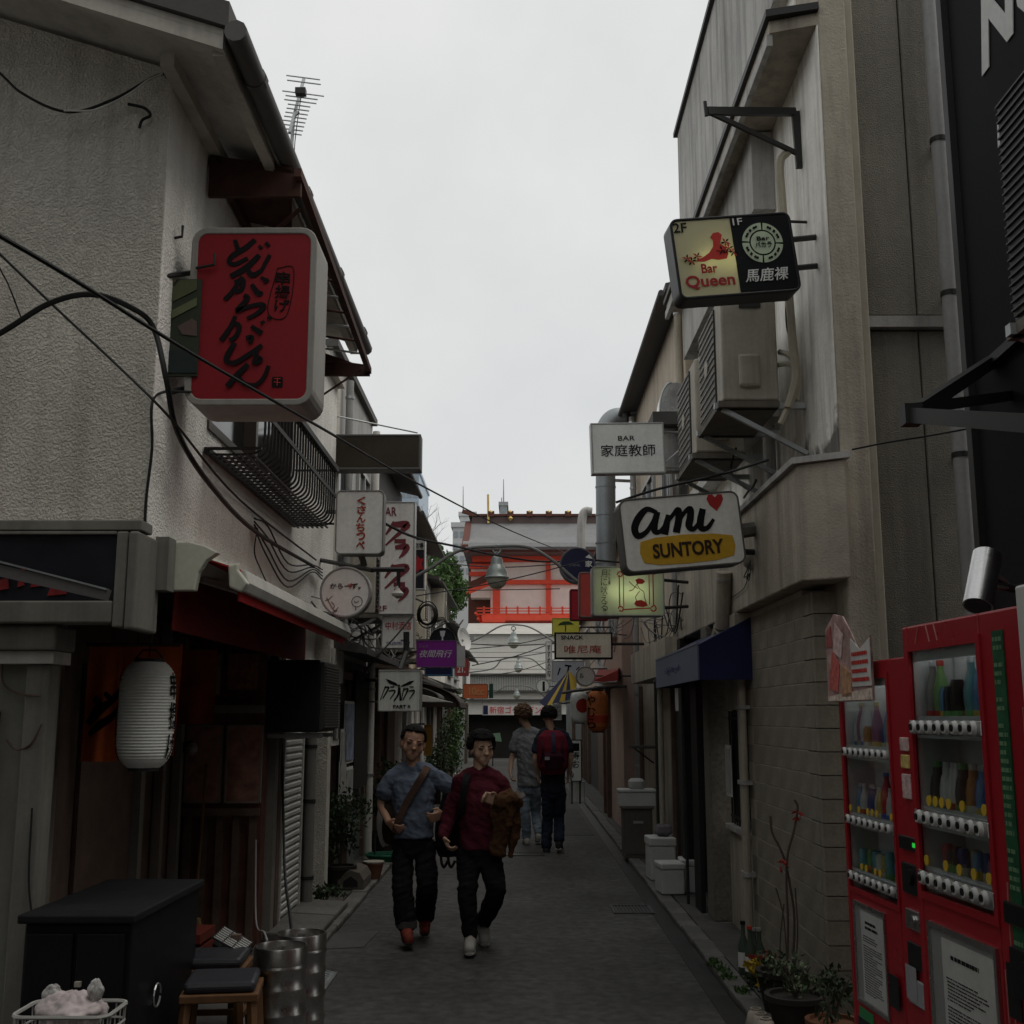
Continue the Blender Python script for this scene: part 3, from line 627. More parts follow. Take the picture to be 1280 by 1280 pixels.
# red side cloth on the recess wall
o = part('red_banner', mat('dark_red_cloth', (.3, .06, .035), .85, var=.3, scale=5), None, lambda b: cloth(b, 222, 268, 812, 905, 7.9, .02), smooth=True); tag(o, 'dark red cloth hanging in the dark entrance right of the lantern', 'curtain')
bulb = thing('wall_lamp', 'small bare wall lamp shining on the entrance post', 'lamp', at(242, 937, 8.4))
part('globe', mat('dull_bulb', (.3, .28, .26), .2), bulb, lambda b: b.lathe([(.01, -.045), (.04, -.02), (.045, .01), (.02, .045)], at(240, 936, 8.4), 12), smooth=True)
part('base', steel_black, bulb, lambda b: b.cyl(at(236, 934, 8.45), at(236, 934, 8.62), .05, n=12))
# black counter box
bx = thing('black_counter', 'black covered counter box standing outside the left entrance', 'counter', (-1.9, 5.8, 0))
bkm = mat('black_cabinet', (.007, .007, .008), .45, var=.2)
B('cabinet', bkm, bx, -2.13, -1.665, 5.16, 6.2, .02, .82, bev=.01)
B('top', mat('worn_black_top', (.009, .009, .010), .7, var=.25, scale=5), bx, -2.15, -1.645, 5.12, 6.23, .822, .86, bev=.008)
B('door_panel', bkm, bx, -2.11, -1.91, 5.135, 5.158, .08, .78, bev=.004); B('door_panel', bkm, bx, -1.89, -1.69, 5.135, 5.158, .08, .78, bev=.004)
part('handle', mat('pale_handle', (.35, .33, .28), .5), bx, lambda b: b.cbox((-1.87, 5.12, .58), (.025, .02, .02)))
part('pull_ring', galv, bx, lambda b: b.tube([(-1.655 + .01, 5.5 + .05 * math.cos(a), .45 + .05 * math.sin(a)) for a in [i * .5 for i in range(13)]], .005, 5))
# wire basket with a plastic bag
bk = thing('wire_basket', 'white wire basket on the ground at the bottom left corner', 'basket', at(88, 1275, 4.62) * 1)
bk.location.z = 0
wm = mat('white_wire', (.35, .35, .33), .5)
cx, cy, zt_ = bk.location.x, 4.62, .60
for z, s in ((zt_, 1), (zt_ - .06, .99), (.35, .94), (.05, .88)):
    MB().tube([(q[0], q[1], z) for q in rrect(.36 * s, .26 * s, .05)] + [(rrect(.36 * s, .26 * s, .05)[0][0], rrect(.36 * s, .26 * s, .05)[0][1], z)], .005 if z < zt_ else .008, 5).build('hoop', wm, bk)
rp0 = rrect(.36, .26, .05, 4); rp1 = rrect(.317, .229, .05, 4)
for i in range(0, len(rp0)):
    MB().cyl((*rp0[i], zt_), (*rp1[i], .05), .003, n=4).build('wire', wm, bk)
for k in range(9):
    x = -.16 + k * .04
    MB().cyl((x, -.13, zt_ - .002), (x, -.128, .3), .003, n=4).build('wire', wm, bk)
def blob(prof_r, seed, n=22, m_=14, squash=1, amp=.2):
    rn = random.Random(seed); ph = [rn.uniform(0, 6.28) for _ in range(8)]; vs = []
    for j in range(m_ + 1):
        th_ = math.pi * j / m_
        for i in range(n):
            f_ = 2 * math.pi * i / n
            k = 1 + amp * (math.sin(3 * f_ + ph[0] + th_) * .5 + math.sin(5 * f_ + ph[1] - 2 * th_) * .35 + math.sin(9 * f_ + 4 * th_ + ph[2]) * .25 + math.sin(6 * th_ + ph[3]) * .3)
            vs.append((prof_r * k * math.sin(th_) * math.cos(f_), prof_r * k * math.sin(th_) * math.sin(f_), prof_r * squash * k * math.cos(th_)))
    fs = [(j * n + i, j * n + (i + 1) % n, (j + 1) * n + (i + 1) % n, (j + 1) * n + i) for j in range(m_) for i in range(n)]
    return vs, fs
bag = thing('plastic_bag', 'knotted pinkish white plastic bag lying in the wire basket', 'bag', (cx, cy, zt_ - .06))
bagm = mat('thin_plastic', (.46, .40, .40), .35, var=.35, scale=7)
for nm, r0, sd_, fx, am in (('bag_body', .125, 5, (1.0, .8, .5, 0, 0, .05), .012), ('knot', .03, 9, (.9, .6, 1.3, .09, 0, .125), .006), ('handle_tuft', .035, 12, (1.2, .4, 1.2, -.07, 0, .1), .007)):
    v_, f_ = blob(r0, sd_, 56, 36, 1, .16); o = MB().add([(x * fx[0] + fx[3], y * fx[1] + fx[4], z * fx[2] + fx[5]) for x, y, z in v_], f_).build(nm, bagm if nm == 'bag_body' else mat('clear_plastic', (.42, .41, .40), .3, var=.2, scale=14), bag, smooth=True)
    ridged(o.data, am, (26, 26, 14), seed=sd_, oct_=3); fixnormals(o.data)
# wooden stools with black cushions
wood = mat('stool_wood', (.13, .065, .03), .6, var=.25, scale=9)
cush = mat('black_vinyl', (.035, .036, .042), .35, var=.1)
def stool(c, rz, label):
    t = thing('bar_stool', label, 'stool', c, rz, 'wooden stools outside the left entrance')
    MB().box(-.165, .165, -.165, .165, .425, .475).build('cushion', cush, t, bev=.02)
    MB().box(-.18, .18, -.18, .18, .385, .423).build('seat_board', wood, t, bev=.006)
    for sx in (-1, 1):
        for sy in (-1, 1): MB().bar((sx * .15, sy * .15, .383), (sx * .175, sy * .175, .045), .035, .035).build('leg', wood, t)
    for sx in (-1, 1): MB().bar((sx * .165, -.16, .18), (sx * .165, .16, .18), .02, .03).build('stretcher', wood, t)
    for sy in (-1, 1): MB().bar((-.16, sy * .165, .14), (.16, sy * .165, .14), .02, .03).build('stretcher', wood, t)
stool((-1.42, 5.80, 0), R(8), 'nearer wooden stool with black vinyl cushion beside the black counter')
stool((-1.60, 6.32, 0), R(4), 'farther wooden stool with black cushion behind the first, next to the kegs')
# steel beer kegs
kegm = mat('keg_steel', (.42, .41, .39), .3, 1, var=.2, scale=7, fine=.15)
def keg(c, h, label):
    t = thing('beer_keg', label, 'keg', c, 0, 'steel kegs on the left pavement')
    r = .134; b = [(r * .92, .03), (r, .05)]
    for z in (.1, .22, .34, .44):
        b += [(r, z - .018), (r * 1.05, z - .006), (r * 1.05, z + .006), (r, z + .018)]
    b += [(r, h - .08), (r * .9, h - .055), (r * .4, h - .06), (.02, h - .06)]
    MB().lathe([(.02, .03)] + b, n=32).build('barrel', kegm, t, smooth=True)
    for z0, z1, nm in ((h - .085, h, 'top_rim'), (0, .05, 'foot_rim')):
        MB().lathe([(r * .96, z0), (r * 1.02, z0), (r * 1.02, z1 - .006), (r * 1.0, z1), (r * .95, z1), (r * .93, z1 - .008), (r * .93, z0)], n=32).build(nm, kegm, t, smooth=True)
    MB().lathe([(.035, h - .062), (.035, h - .03), (.02, h - .022), (.02, h - .005)], n=14).build('valve', stainless, t, smooth=True)
keg((-1.215, 6.14, .007), .54, 'front steel beer keg beside the wooden stool')
keg((-1.185, 6.54, .007), .53, 'rear steel beer keg partly behind the front one')
# fine wire rack leaning behind the stool
gr = thing('grill_rack', 'small bright steel bar rack tilted above the stools', 'rack', (-1.52, 6.55, .45))
q0, q1, q2, q3 = at(266, 1172, 6.5), at(281, 1158, 6.7), at(316, 1178, 6.6), at(302, 1192, 6.4)
part('frame', steel_black, gr, lambda b: b.tube([q0, q1, q2, q3, q0], .006, 5))
for i in range(7):
    s = (i + .5) / 7
    part('rod', mat('bright_wire', (.6, .6, .58), .4), gr, lambda b: b.cyl(q0.lerp(q1, s), q3.lerp(q2, s), .0042, n=5))
for s in (.33, .66): part('cross_rod', steel_black, gr, lambda b: b.cyl(q0.lerp(q3, s), q1.lerp(q2, s), .005, n=5))
part('tray', bkm, gr, lambda b: b.add([q0 + Vector((0, 0, -.03)), q1 + Vector((0, 0, -.03)), q2 + Vector((0, 0, -.03)), q3 + Vector((0, 0, -.03)), q0 + Vector((0, 0, -.05)), q1 + Vector((0, 0, -.05)), q2 + Vector((0, 0, -.05)), q3 + Vector((0, 0, -.05))], [(0, 1, 2, 3), (7, 6, 5, 4), (0, 4, 5, 1), (1, 5, 6, 2), (2, 6, 7, 3), (3, 7, 4, 0)]))
gr['label'] = 'small bright steel bar rack tilted above the stools'
sup = part('rack_stand', brownm, gr, lambda b: b.bar((-1.55, 6.58, .05), (-1.55, 6.58, .52), .05, .05))
# step grating and kerb ramps
rp = thing('step_ramp', 'chequered metal kerb ramp lying against the left kerb by the kegs', 'ramp', (-1.32, 7.6, .006))
part('plate', galv, rp, lambda b: b.add([(-1.44, 7.2, .055), (-1.22, 7.2, .012), (-1.22, 8.0, .012), (-1.44, 8.0, .055), (-1.44, 7.2, .07), (-1.22, 7.2, .03), (-1.22, 8.0, .03), (-1.44, 8.0, .07)], [(0, 1, 2, 3), (7, 6, 5, 4), (0, 4, 5, 1), (1, 5, 6, 2), (2, 6, 7, 3), (3, 7, 4, 0)]))
for i in range(13): part('tread', galv, rp, lambda b: b.bar((-1.43, 7.24 + i * .06, .072), (-1.235, 7.24 + i * .06, .036), .012, .01))
part('edge', galv, rp, lambda b: b.bar((-1.215, 7.2, .018), (-1.215, 8.0, .018), .03, .024))
for k, (y0, y1) in enumerate(((8.9, 9.75), (9.8, 10.5))):
    o = MB().prism([(-1.9, .045), (-1.5, .052), (-1.5, .1), (-1.9, .12)], y0, y1).build('door_step', concrete, bev=.012); tag(o, ['low concrete step before the rolling shutter', 'second concrete step beyond the shutter pipe'][k], 'step')
# wall AC box in black
ac = thing('air_conditioner', 'black air conditioner box with ribbed grille high beside the shutter', 'air conditioner', (-1.6, 9.0, 1.66))
acb = mat('black_ac_case', (.014, .014, .015), .45)
B('case', acb, ac, -1.92, -1.5, 8.72, 9.5, 1.58, 2.12, bev=.012)
B('grille_frame', mat('ac_dark_grey', (.05, .05, .048), .5), ac, -1.498, -1.47, 8.74, 9.48, 1.6, 2.1)
for i in range(22):
    z = 1.62 + i * .0215; part('louvre', mat('ac_louvre', (.12, .115, .105), .5), ac, lambda b: b.bar((-1.462, 8.76, z), (-1.462, 9.46, z), .012, .008))
part('support', galv, ac, lambda b: b.bar((-1.92, 9.4, 1.55), (-1.48, 9.4, 1.55), .03, .03)); part('support', galv, ac, lambda b: b.bar((-1.92, 8.8, 1.55), (-1.48, 8.8, 1.55), .03, .03))
dp = thing('drain_pipe', 'grey vertical drain pipe beside the rolling shutter', 'pipe', (-1.84, 10.35, .05))
part('pipe', mat('pale_pipe', (.20, .195, .18), .6, streak=.3), dp, lambda b: b.cyl((-1.84, 10.35, .07), (-1.84, 10.35, 1.62), .05, n=12), smooth=True)
for z in (.3, .95, 1.42): part('clamp', steel_black, dp, lambda b: b.cyl((-1.84, 10.35, z), (-1.84, 10.35, z + .03), .056, n=12))
part('foot', steel_black, dp, lambda b: b.cyl((-1.84, 10.35, .045), (-1.84, 10.35, .1), .065, n=12)); part('cap', rust, dp, lambda b: b.cbox((-1.84, 10.35, 1.64), (.13, .1, .04)))
cable('thin black hose hanging in front of the shutter into the kegs', [at(352, 930, 9.2), at(354, 1010, 9.1), at(356, 1090, 8.4), at(362, 1140, 7.2), at(366, 1175, 6.6)], .011, 'hose')
cable('thin grey hose beside the entrance post reaching the kegs', [at(320, 1050, 8.6), at(320, 1150, 8.2), at(330, 1165, 7.2), at(334, 1176, 6.6)], .006, 'hose', pvc)

# entrance clutter in the recess
for k in range(5): B('wall_slat', brownm, L1, -2.46 + k * .12, -2.41 + k * .12, 8.66, 8.697, .06, .98)
B('wall_rail', brownm, L1, -2.48, -1.9, 8.64, 8.66, .98, 1.03)
B('transom', MATS['pale_post'], L1, -2.48, -1.9, 8.63, 8.695, 1.72, 1.78)
for k, (x0_, z0_, w_, h_, c_) in enumerate(((-2.44, 1.86, .2, .3, (.3, .24, .18)), (-2.18, 1.9, .22, .26, (.24, .1, .07)))):
    q = thing('menu_board', ['pale menu board high on the recess wall', 'reddish menu board beside the pale one'][k], 'sign', (x0_, 8.66, z0_)); B('board', mat('menu_%d' % k, c_, .8, var=.4, scale=20), q, x0_, x0_ + w_, 8.655, 8.68, z0_, z0_ + h_); B('rim', brownm, q, x0_ - .012, x0_ + w_ + .012, 8.681, 8.69, z0_ - .012, z0_ + h_ + .012)
q = thing('bottle_crate', 'dull red plastic bottle crate on the floor of the dark entrance', 'crate', (-2.15, 7.6, .045)); crm = mat('crate_red', (.16, .03, .02), .6)
for z in (.05, .14, .23, .31): B('side_band', crm, q, -2.35, -1.97, 7.42, 7.78, z, z + .055)
B('floor', crm, q, -2.34, -1.98, 7.43, 7.77, .046, .05)
q = thing('broom', 'broom leaning in the corner of the dark entrance', 'broom', (-2.3, 8.5, .045)); part('stick', wood, q, lambda b: b.cyl((-2.25, 8.3, .3), (-2.3, 8.62, 1.35), .012, n=6)); part('head', mat('straw', (.25, .17, .07), .9), q, lambda b: b.prism([(-2.33, .05), (-2.15, .05), (-2.21, .32), (-2.28, .32)], 8.25, 8.31))
cable('wire festoon along the ceiling of the dark entrance', [Vector((-2.4, 6.0, 2.33)), Vector((-2.2, 7.0, 2.2)), Vector((-2.25, 8.0, 2.25)), Vector((-2.0, 8.6, 2.3))], .008)
# =================================================================== R1: corner house on the right
r_white = mat('aged_white_wall', (.82, .80, .74), .8, var=.18, scale=1.1, streak=.65, scol=(.24, .22, .18), bump=.2, bscale=40)
r_beige = mat('beige_render', (.42, .38, .31), .85, var=.2, scale=1.3, streak=.6, scol=(.12, .107, .088), bump=.35, bscale=70)
r_panel = mat('textured_siding', (.25, .235, .2), .9, var=.16, scale=1.2, bump=.5, bscale=100, streak=.5, scol=(.11, .1, .085), vor=1)
r_conc = mat('weathered_concrete', (.42, .41, .39), .85, var=.2, scale=1.2, streak=.75, scol=(.1, .098, .09), bump=.2, bscale=60)
blk_m = mat('painted_block', (.26, .235, .19), .85, var=.2, scale=4, bump=.25, bscale=120, fine=.1)
mortar = mat('mortar', (.4, .36, .29), .9, bump=.3, bscale=150)
_t = r_white.node_tree; _n = _t.nodes; _b = _n['Principled BSDF']; _src = _b.inputs['Base Color'].links[0].from_socket      # mould creeping up from the ledge
_co = _n.new('ShaderNodeTexCoord'); _sx = _n.new('ShaderNodeSeparateXYZ'); _t.links.new(_co.outputs['Object'], _sx.inputs[0]); _nz = _n.new('ShaderNodeTexNoise'); _nz.inputs['Scale'].default_value = 5; _nz.inputs['Detail'].default_value = 7; _t.links.new(_co.outputs['Object'], _nz.inputs['Vector'])
_zr = _n.new('ShaderNodeMapRange'); _zr.inputs['From Min'].default_value = 3.15; _zr.inputs['From Max'].default_value = 3.75; _zr.inputs['To Min'].default_value = .28; _zr.inputs['To Max'].default_value = -.25; _t.links.new(_sx.outputs['Z'], _zr.inputs['Value'])
_ad = _n.new('ShaderNodeMath'); _ad.operation = 'ADD'; _t.links.new(_zr.outputs[0], _ad.inputs[0]); _t.links.new(_nz.outputs['Fac'], _ad.inputs[1])
_th = _n.new('ShaderNodeMapRange'); _th.inputs['From Min'].default_value = .58; _th.inputs['From Max'].default_value = .72; _th.inputs['To Max'].default_value = .85; _t.links.new(_ad.outputs[0], _th.inputs['Value'])
_mx = _n.new('ShaderNodeMixRGB'); _t.links.new(_th.outputs[0], _mx.inputs[0]); _t.links.new(_src, _mx.inputs[1]); _mx.inputs[2].default_value = (.06, .055, .045, 1); _t.links.new(_mx.outputs[0], _b.inputs['Base Color'])
XB, XU, XG, YR, YE = 1.62, 1.86, 1.72, 6.5, 11.6
R1 = thing('corner_house', 'beige and white two storey house with panelled end wall at right', 'building', (2.6, 8.5, 0))
# end wall with siding panels (faces the camera)
B('end_wall', mortar, R1, 1.95, 6, 6.75, 6.95, 0, 8.6)
for row, (z0, z1) in enumerate(((0.02, 4.02), (4.12, 8.5))):
    x = 2.12
    for i in range(8):
        B('siding_panel', r_panel, R1, x, x + .325, 6.71, 6.748, z0, z1, bev=.008); x += .335
B('siding_ledge', r_conc, R1, 2.11, 4.8, 6.66, 6.747, 4.03, 4.1)
B('pilaster', r_beige, R1, 1.86, 2.03, 6.45, 6.95, 0, 8.6, bev=.01)
B('pilaster', mat('cream_strip', (.42, .39, .32), .8, streak=.45, scol=(.15, .13, .1)), R1, 2.032, 2.105, 6.55, 6.95, 0, 8.6, bev=.008)
B('upper_wall', r_white, R1, XU + .002, 2.2, 6.96, YE, 2.4, 7.0)
B('parapet', r_conc, R1, XU - .1, 2.25, 6.8, YE + .1, 6.55, 8.0)
B('coping', steel_black, R1, XU - .14, 2.3, 6.7, YE + .15, 8.0, 8.05)
B('upper_wall', r_white, R1, 1.851, 1.8585, 6.456, 6.957, 3.185, 5.915)
# hood (canopy slab) over the upper wall
def hood(b):
    for z0, z1, o_ in ((5.92, 6.0, 0),):
        P = [(1.58, YR + .05), (1.86, YR - .04), (XU + .0, YR + .4), (XU, YE), (1.58, YE)]
        b.prism(P, z0, z1, 'xy')
part('canopy_slab', r_beige, R1, hood); part('canopy_edge', steel_black, R1, lambda b: b.prism([(1.55, YR), (1.86, YR - .08), (1.86, YR + .3), (1.60, YR + .3), (1.60, YE + .02), (1.55, YE + .02)], 6.003, 6.05, 'xy'))
B('drip_edge', r_conc, R1, 1.562, 1.60, YR + .06, YE, 5.84, 5.918)
# bay / lintel band over ground floor with a chamfered end
bay = [(XB, YR + .02), (1.86, YR - .14), (1.86, YE), (XB, YE)]
part('bay_band', r_beige, R1, lambda b: b.prism(bay, 2.46, 3.14, 'xy'), bev=.01)
part('bay_cap', r_conc, R1, lambda b: b.prism([(XB - .03, YR), (1.88, YR - .18), (1.88, YE), (XB - .03, YE)], 3.143, 3.18, 'xy'))
# upper windows (long dark band with frames) behind the units
for (y0, y1) in ((8.0, 9.5), (9.9, 11.2)):
    wv = B('window', dark_glass, R1, XU - .02, XU - .005, y0, y1, 4.0, 5.2)
    for (a, b_, c_, d_) in ((y0 - .05, y0, 3.95, 5.25), (y1, y1 + .05, 3.95, 5.25), (y0, y1, 3.95, 4.0), (y0, y1, 5.2, 5.25), ((y0 + y1) / 2 - .02, (y0 + y1) / 2 + .02, 4.0, 5.2)):
        B('window_frame', white_paint, wv, XU - .05, XU - .0, a, b_, c_, d_)
B('window_box', r_conc, R1, 1.70, XU - .001, 7.75, 11.3, 5.3, 5.9)
B('window_sill', white_paint, R1, 1.72, XU - .001, 7.9, 11.3, 3.8, 3.9)
# ground floor: block wall
gw = B('ground_wall', mortar, R1, XG + .0035, 2.0, 6.95, 8.75, .045, 2.455)
hh = .132
proto = MB().box(-.03, .03, -.196, .196, -.0635, .0635).build('block', blk_m, gw, bev=.003)
first = True
for r_ in range(18):
    z = .045 + hh * (r_ + .5); y = 6.755 + (.2 if r_ % 2 else 0) + .196
    if r_ % 2: y -= .002
    while y < 8.6:
        l = Vector((XG + .03 + rnd.uniform(0, .002), y, z)) - R1.location
        if first: proto.location = l; first = False
        else: again(proto, l, gw)
        y += .398
    if r_ % 2:
        q = again(proto, Vector((XG + .03, 6.852, z)) - R1.location, gw); q.scale = (1, .49, 1)
# block end face looking at the camera
ef = MB().box(-.11, .11, -.03, .03, -.0635, .0635).build('block', blk_m, gw, bev=.003)
for r_ in range(18):
    l = Vector((XG + .112, 6.72, .045 + hh * (r_ + .5))) - R1.location
    if r_ == 0: ef.location = l
    else: again(ef, l, gw)
B('recess', blackm, R1, 1.97, 2.6, 6.55, 6.74, 0.02, 1.98)  # solid black block, shade of the end face put into its colour
B('side_wall', r_beige, R1, 1.95, 1.97, 6.5, 6.74, 0.02, 2.45)
# window with bars, pillar, door recess
B('lower_wall', r_beige, R1, XG + .02, 2.0, 8.76, 9.75, .045, .82); B('lower_wall', r_beige, R1, XG + .02, 2.0, 8.76, 9.75, 1.75, 2.455)
gwn = B('barred_window', dark_glass, R1, XG + .1, XG + .13, 8.8, 9.7, .82, 1.75)
B('sill', r_conc, gwn, XG - .02, XG + .09, 8.78, 9.72, .80, .835)
for i in range(9): part('bar', steel_black, gwn, lambda b: b.cyl((XG + .03, 8.85 + i * .1, .84), (XG + .03, 8.85 + i * .1, 1.74), .008, n=6))
for z in (.9, 1.68): part('bar', steel_black, gwn, lambda b: b.bar((XG + .03, 8.8, z), (XG + .03, 9.7, z), .012, .02))
B('pillar', mat('pebble_dash', (.22, .2, .165), .9, bump=1.2, bscale=130, var=.15, fine=.25), R1, 1.60, 1.80, 9.8, 10.1, .045, 2.455, bev=.012)
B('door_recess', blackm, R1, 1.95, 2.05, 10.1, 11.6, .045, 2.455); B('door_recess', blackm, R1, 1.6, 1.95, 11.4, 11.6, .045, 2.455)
dr = B('door', mat('dark_door', (.02, .016, .014), .5), R1, 1.88, 1.93, 10.3, 11.2, .06, 2.05)
part('door_handle', stainless, dr, lambda b: b.lathe([(.005, -.02), (.025, -.01), (.025, .01), (.005, .02)], (1.86, 10.42, 1.0), 10))
B('door_glass', mat('smoky_glass', (.05, .05, .045), .15), dr, 1.872, 1.879, 10.5, 11.0, 1.1, 1.85)
part('black_panel', mat('black_board', (.012, .012, .012), .5), R1, lambda b: b.box(1.56, 1.60, 10.2, 10.55, .045, 2.2))
B('lintel_block', r_beige, R1, 1.60, 1.80, 8.5, 8.95, 2.0, 2.455, bev=.008)
rp_ = thing('drain_pipe', 'pair of beige drain pipes on the block wall beside the barred window', 'pipe', (1.66, 8.72, .05))
for dy, r_ in ((0, .028), (.09, .022)):
    part('pipe', r_beige, rp_, lambda b: b.cyl((1.67, 8.66 + dy, .05), (1.67, 8.66 + dy, 2.0), r_, n=10), smooth=True)
for z in (.55, 1.2, 1.75): part('clamp', r_conc, rp_, lambda b: b.box(1.64, 1.72, 8.62, 8.8, z, z + .03))
# downpipe at the bay, fixings
dpp = thing('downpipe', 'short beige downpipe under the bay beside the light box signs', 'pipe', at(905, 780, X=1.55))
p0, p1 = at(905, 715, X=1.56), at(903, 785, X=1.56)
part('pipe', r_beige, dpp, lambda b: b.cyl(p1, p0, .06, n=14), smooth=True); part('collar', r_conc, dpp, lambda b: b.cyl(p1.lerp(p0, .85), p1.lerp(p0, .9), .065, n=14)); part('shoe', r_beige, dpp, lambda b: b.cyl(p1, p1 + Vector((0, .1, -.06)), .07, n=14))
bl = thing('wall_bell', 'half dome wall bell with dangling wires beside the sign with script lettering', 'bell', at(935, 710, X=XB))
part('dome', r_beige, bl, lambda b: b.lathe([(.07, 0), (.065, .03), (.045, .055), (.01, .065)], at(940, 700, X=XB - .0), 14, M=Matrix.Rotation(R(-90), 3, 'Y')), smooth=True)
for k in range(3): part('wire', rubber, bl, lambda b: b.tube(spline([at(938, 700, X=XB - .06), at(934 + k * 2, 712, X=XB - .07), at(930 + 3 * k, 722 + k * 2, X=XB - .06), at(938, 716, X=XB - .03)]), .004, 4))
cable('thin wire drooping on the beige bay under the script sign', [at(935, 722, X=XB - .01), at(930, 735, X=XB - .01), at(918, 745, X=XB - .01), at(912, 748, X=XB - .01)], .003)
cable('thin black wire from the bay cap to the right drain pipe', [at(1065, 562, 6.3), at(1110, 553, 6.2), at(1160, 545, 6.1), at(1215, 535, 6.0)], .005)
# top steel bracket on the upper wall
br = thing('steel_bracket', 'empty triangular steel sign bracket under the right canopy', 'bracket', at(995, 210, 6.9))
a_, b_, c_ = at(884, 139, 6.7), at(994, 140, 6.95), at(1000, 210, 6.95)
part('upper_bar', steel_black, br, lambda b: b.bar(a_, b_, .03, .05)); part('wall_bar', steel_black, br, lambda b: b.bar(b_, c_, .03, .05)); part('brace', steel_black, br, lambda b: b.bar(a_, at(997, 192, 6.95), .02, .03)); part('tip', steel_black, br, lambda b: b.bar(at(881, 127, 6.7), at(883, 145, 6.7), .02, .02))
for (u, v, lb) in ((990, 277, 'bent iron rod on the right wall above the bar sign arm'),):
    o = MB().tube([at(u - 5, v, 6.9), at(u + 22, v + 1, 6.9), at(u + 24, v + 5, 6.9)], .01, 5).build('wall_hook', steel_black); tag(o, lb, 'hook')

# air conditioner outdoor units on brackets
acw = mat('ac_case_cream', (.48, .45, .38), .6, var=.2, streak=.65, scol=(.2, .17, .12)); acd = mat('ac_grille_dark', (.05, .05, .048), .5)
def outdoor_unit(c, label, group=None, d=.34, wd=.82, h=.62, acw=acw, acd=acd, nb=13):
    t = thing('outdoor_unit', label, 'air conditioner', c, 0, group)     # local: front looks to -x, width along y
    MB().box(-d / 2, d / 2, 0, wd, 0, h).build('case', acw, t, bev=.015)
    MB().box(-d / 2 - .012, -d / 2 - .001, .22, wd - .03, .03, h - .03).build('fan_grille', acd, t)
    for i in range(nb): MB().box(-d / 2 - .02, -d / 2 - .012, .22, wd - .03, .05 + i * (h - .06) / nb, .056 + i * (h - .06) / nb).build('grille_bar', acw, t)
    MB().cyl((-d / 2 - .022, .51, h / 2), (-d / 2 - .012, .51, h / 2), .06, n=16).build('hub', acw, t)
    MB().box(-.08, .06, -.045, -.001, .08, .3).build('valve_cover', acw, t, bev=.02)
    MB().box(-.06, .08, -.008, -.001, h - .1, h - .05).build('handle_slot', acd, t)
    for y in (.06, wd - .06):
        MB().bar((-d / 2 - .05, y, -.025), (.36, y, -.025), .04, .04).build('bracket_arm', galv, t)
        MB().bar((-d / 2, y, -.045), (.36, y, -.34), .03, .03).build('bracket_brace', galv, t)
    MB().box(-d / 2 - .03, d / 2, .0, wd, -.045, -.004).build('drip_tray', mat('stained_tray', (.16, .145, .12), .7, streak=.6, scol=(.05, .04, .03)), t)
    return t
UG = 'outdoor units on the right upper wall'
c1 = at(951, 487, 7.35)
outdoor_unit((1.50, 7.12, 3.70), 'nearer cream outdoor air unit on a bracket below the two part bar sign', UG, .36, .85, .72)
outdoor_unit((1.50, 8.25, 3.62), 'farther cream outdoor air unit behind the nearer one on the right wall', UG, .36, .85, .72)
for k in range(3):
    cable(['lagged pipe running up the right wall beside the outdoor units', 'second lagged pipe beside the outdoor units, curving into the nearer one', 'thin lagged pipe looping below the nearer outdoor unit'][k],
          [[at(985, 190, 6.95), at(975, 205, 6.95), at(978, 260, 6.95), at(990, 420, 6.95), at(995, 470, 6.95), at(985, 510, 6.95)],
           [at(975, 440, 7.2), at(988, 445, 7.0), at(993, 460, 6.97), at(988, 500, 6.97), at(975, 530, 6.97)],
           [at(960, 460, 7.3), at(985, 455, 7.05), at(998, 470, 6.97), at(996, 500, 6.97)]][k], [.028, .02, .016][k], 'lagged_pipe', mat('pipe_lagging', (.36, .33, .26), .8, streak=.3))
cable('thick black flex beside the nearer outdoor unit', [at(984, 330, 6.96), at(984, 400, 6.96), at(990, 430, 6.96)], .012, 'flex')
o = MB().cyl((1.80, 8.0, 3.18), (1.80, 8.0, 3.75), .045, n=12).build('vent_pipe', r_conc, smooth=True); tag(o, 'short grey vertical pipe under the outdoor units on the bay cap', 'pipe')
o = MB().box(1.50, 1.6, 8.7, 8.78, 3.18, 3.34).build('junction_box', r_conc, bev=.006); tag(o, 'small grey junction box on the bay cap edge', 'box')

# silver drain pipe on the siding
dp2 = thing('drain_pipe', 'tall grey drain pipe on the panelled end wall at right', 'pipe', at(1240, 700, 6.6))
part('pipe', mat('grey_pipe', (.34, .34, .34), .4, streak=.25), dp2, lambda b: b.cyl((2.615, 6.6, .02), (2.615, 6.6, 8.2), .05, n=16), smooth=True)
for z in (2.2, 3.2, 4.2, 5.2): part('clamp', steel_black, dp2, lambda b: (b.cyl((2.615, 6.6, z), (2.615, 6.6, z + .03), .056, n=16), b.box(2.6, 2.63, 6.62, 6.71, z, z + .03)))

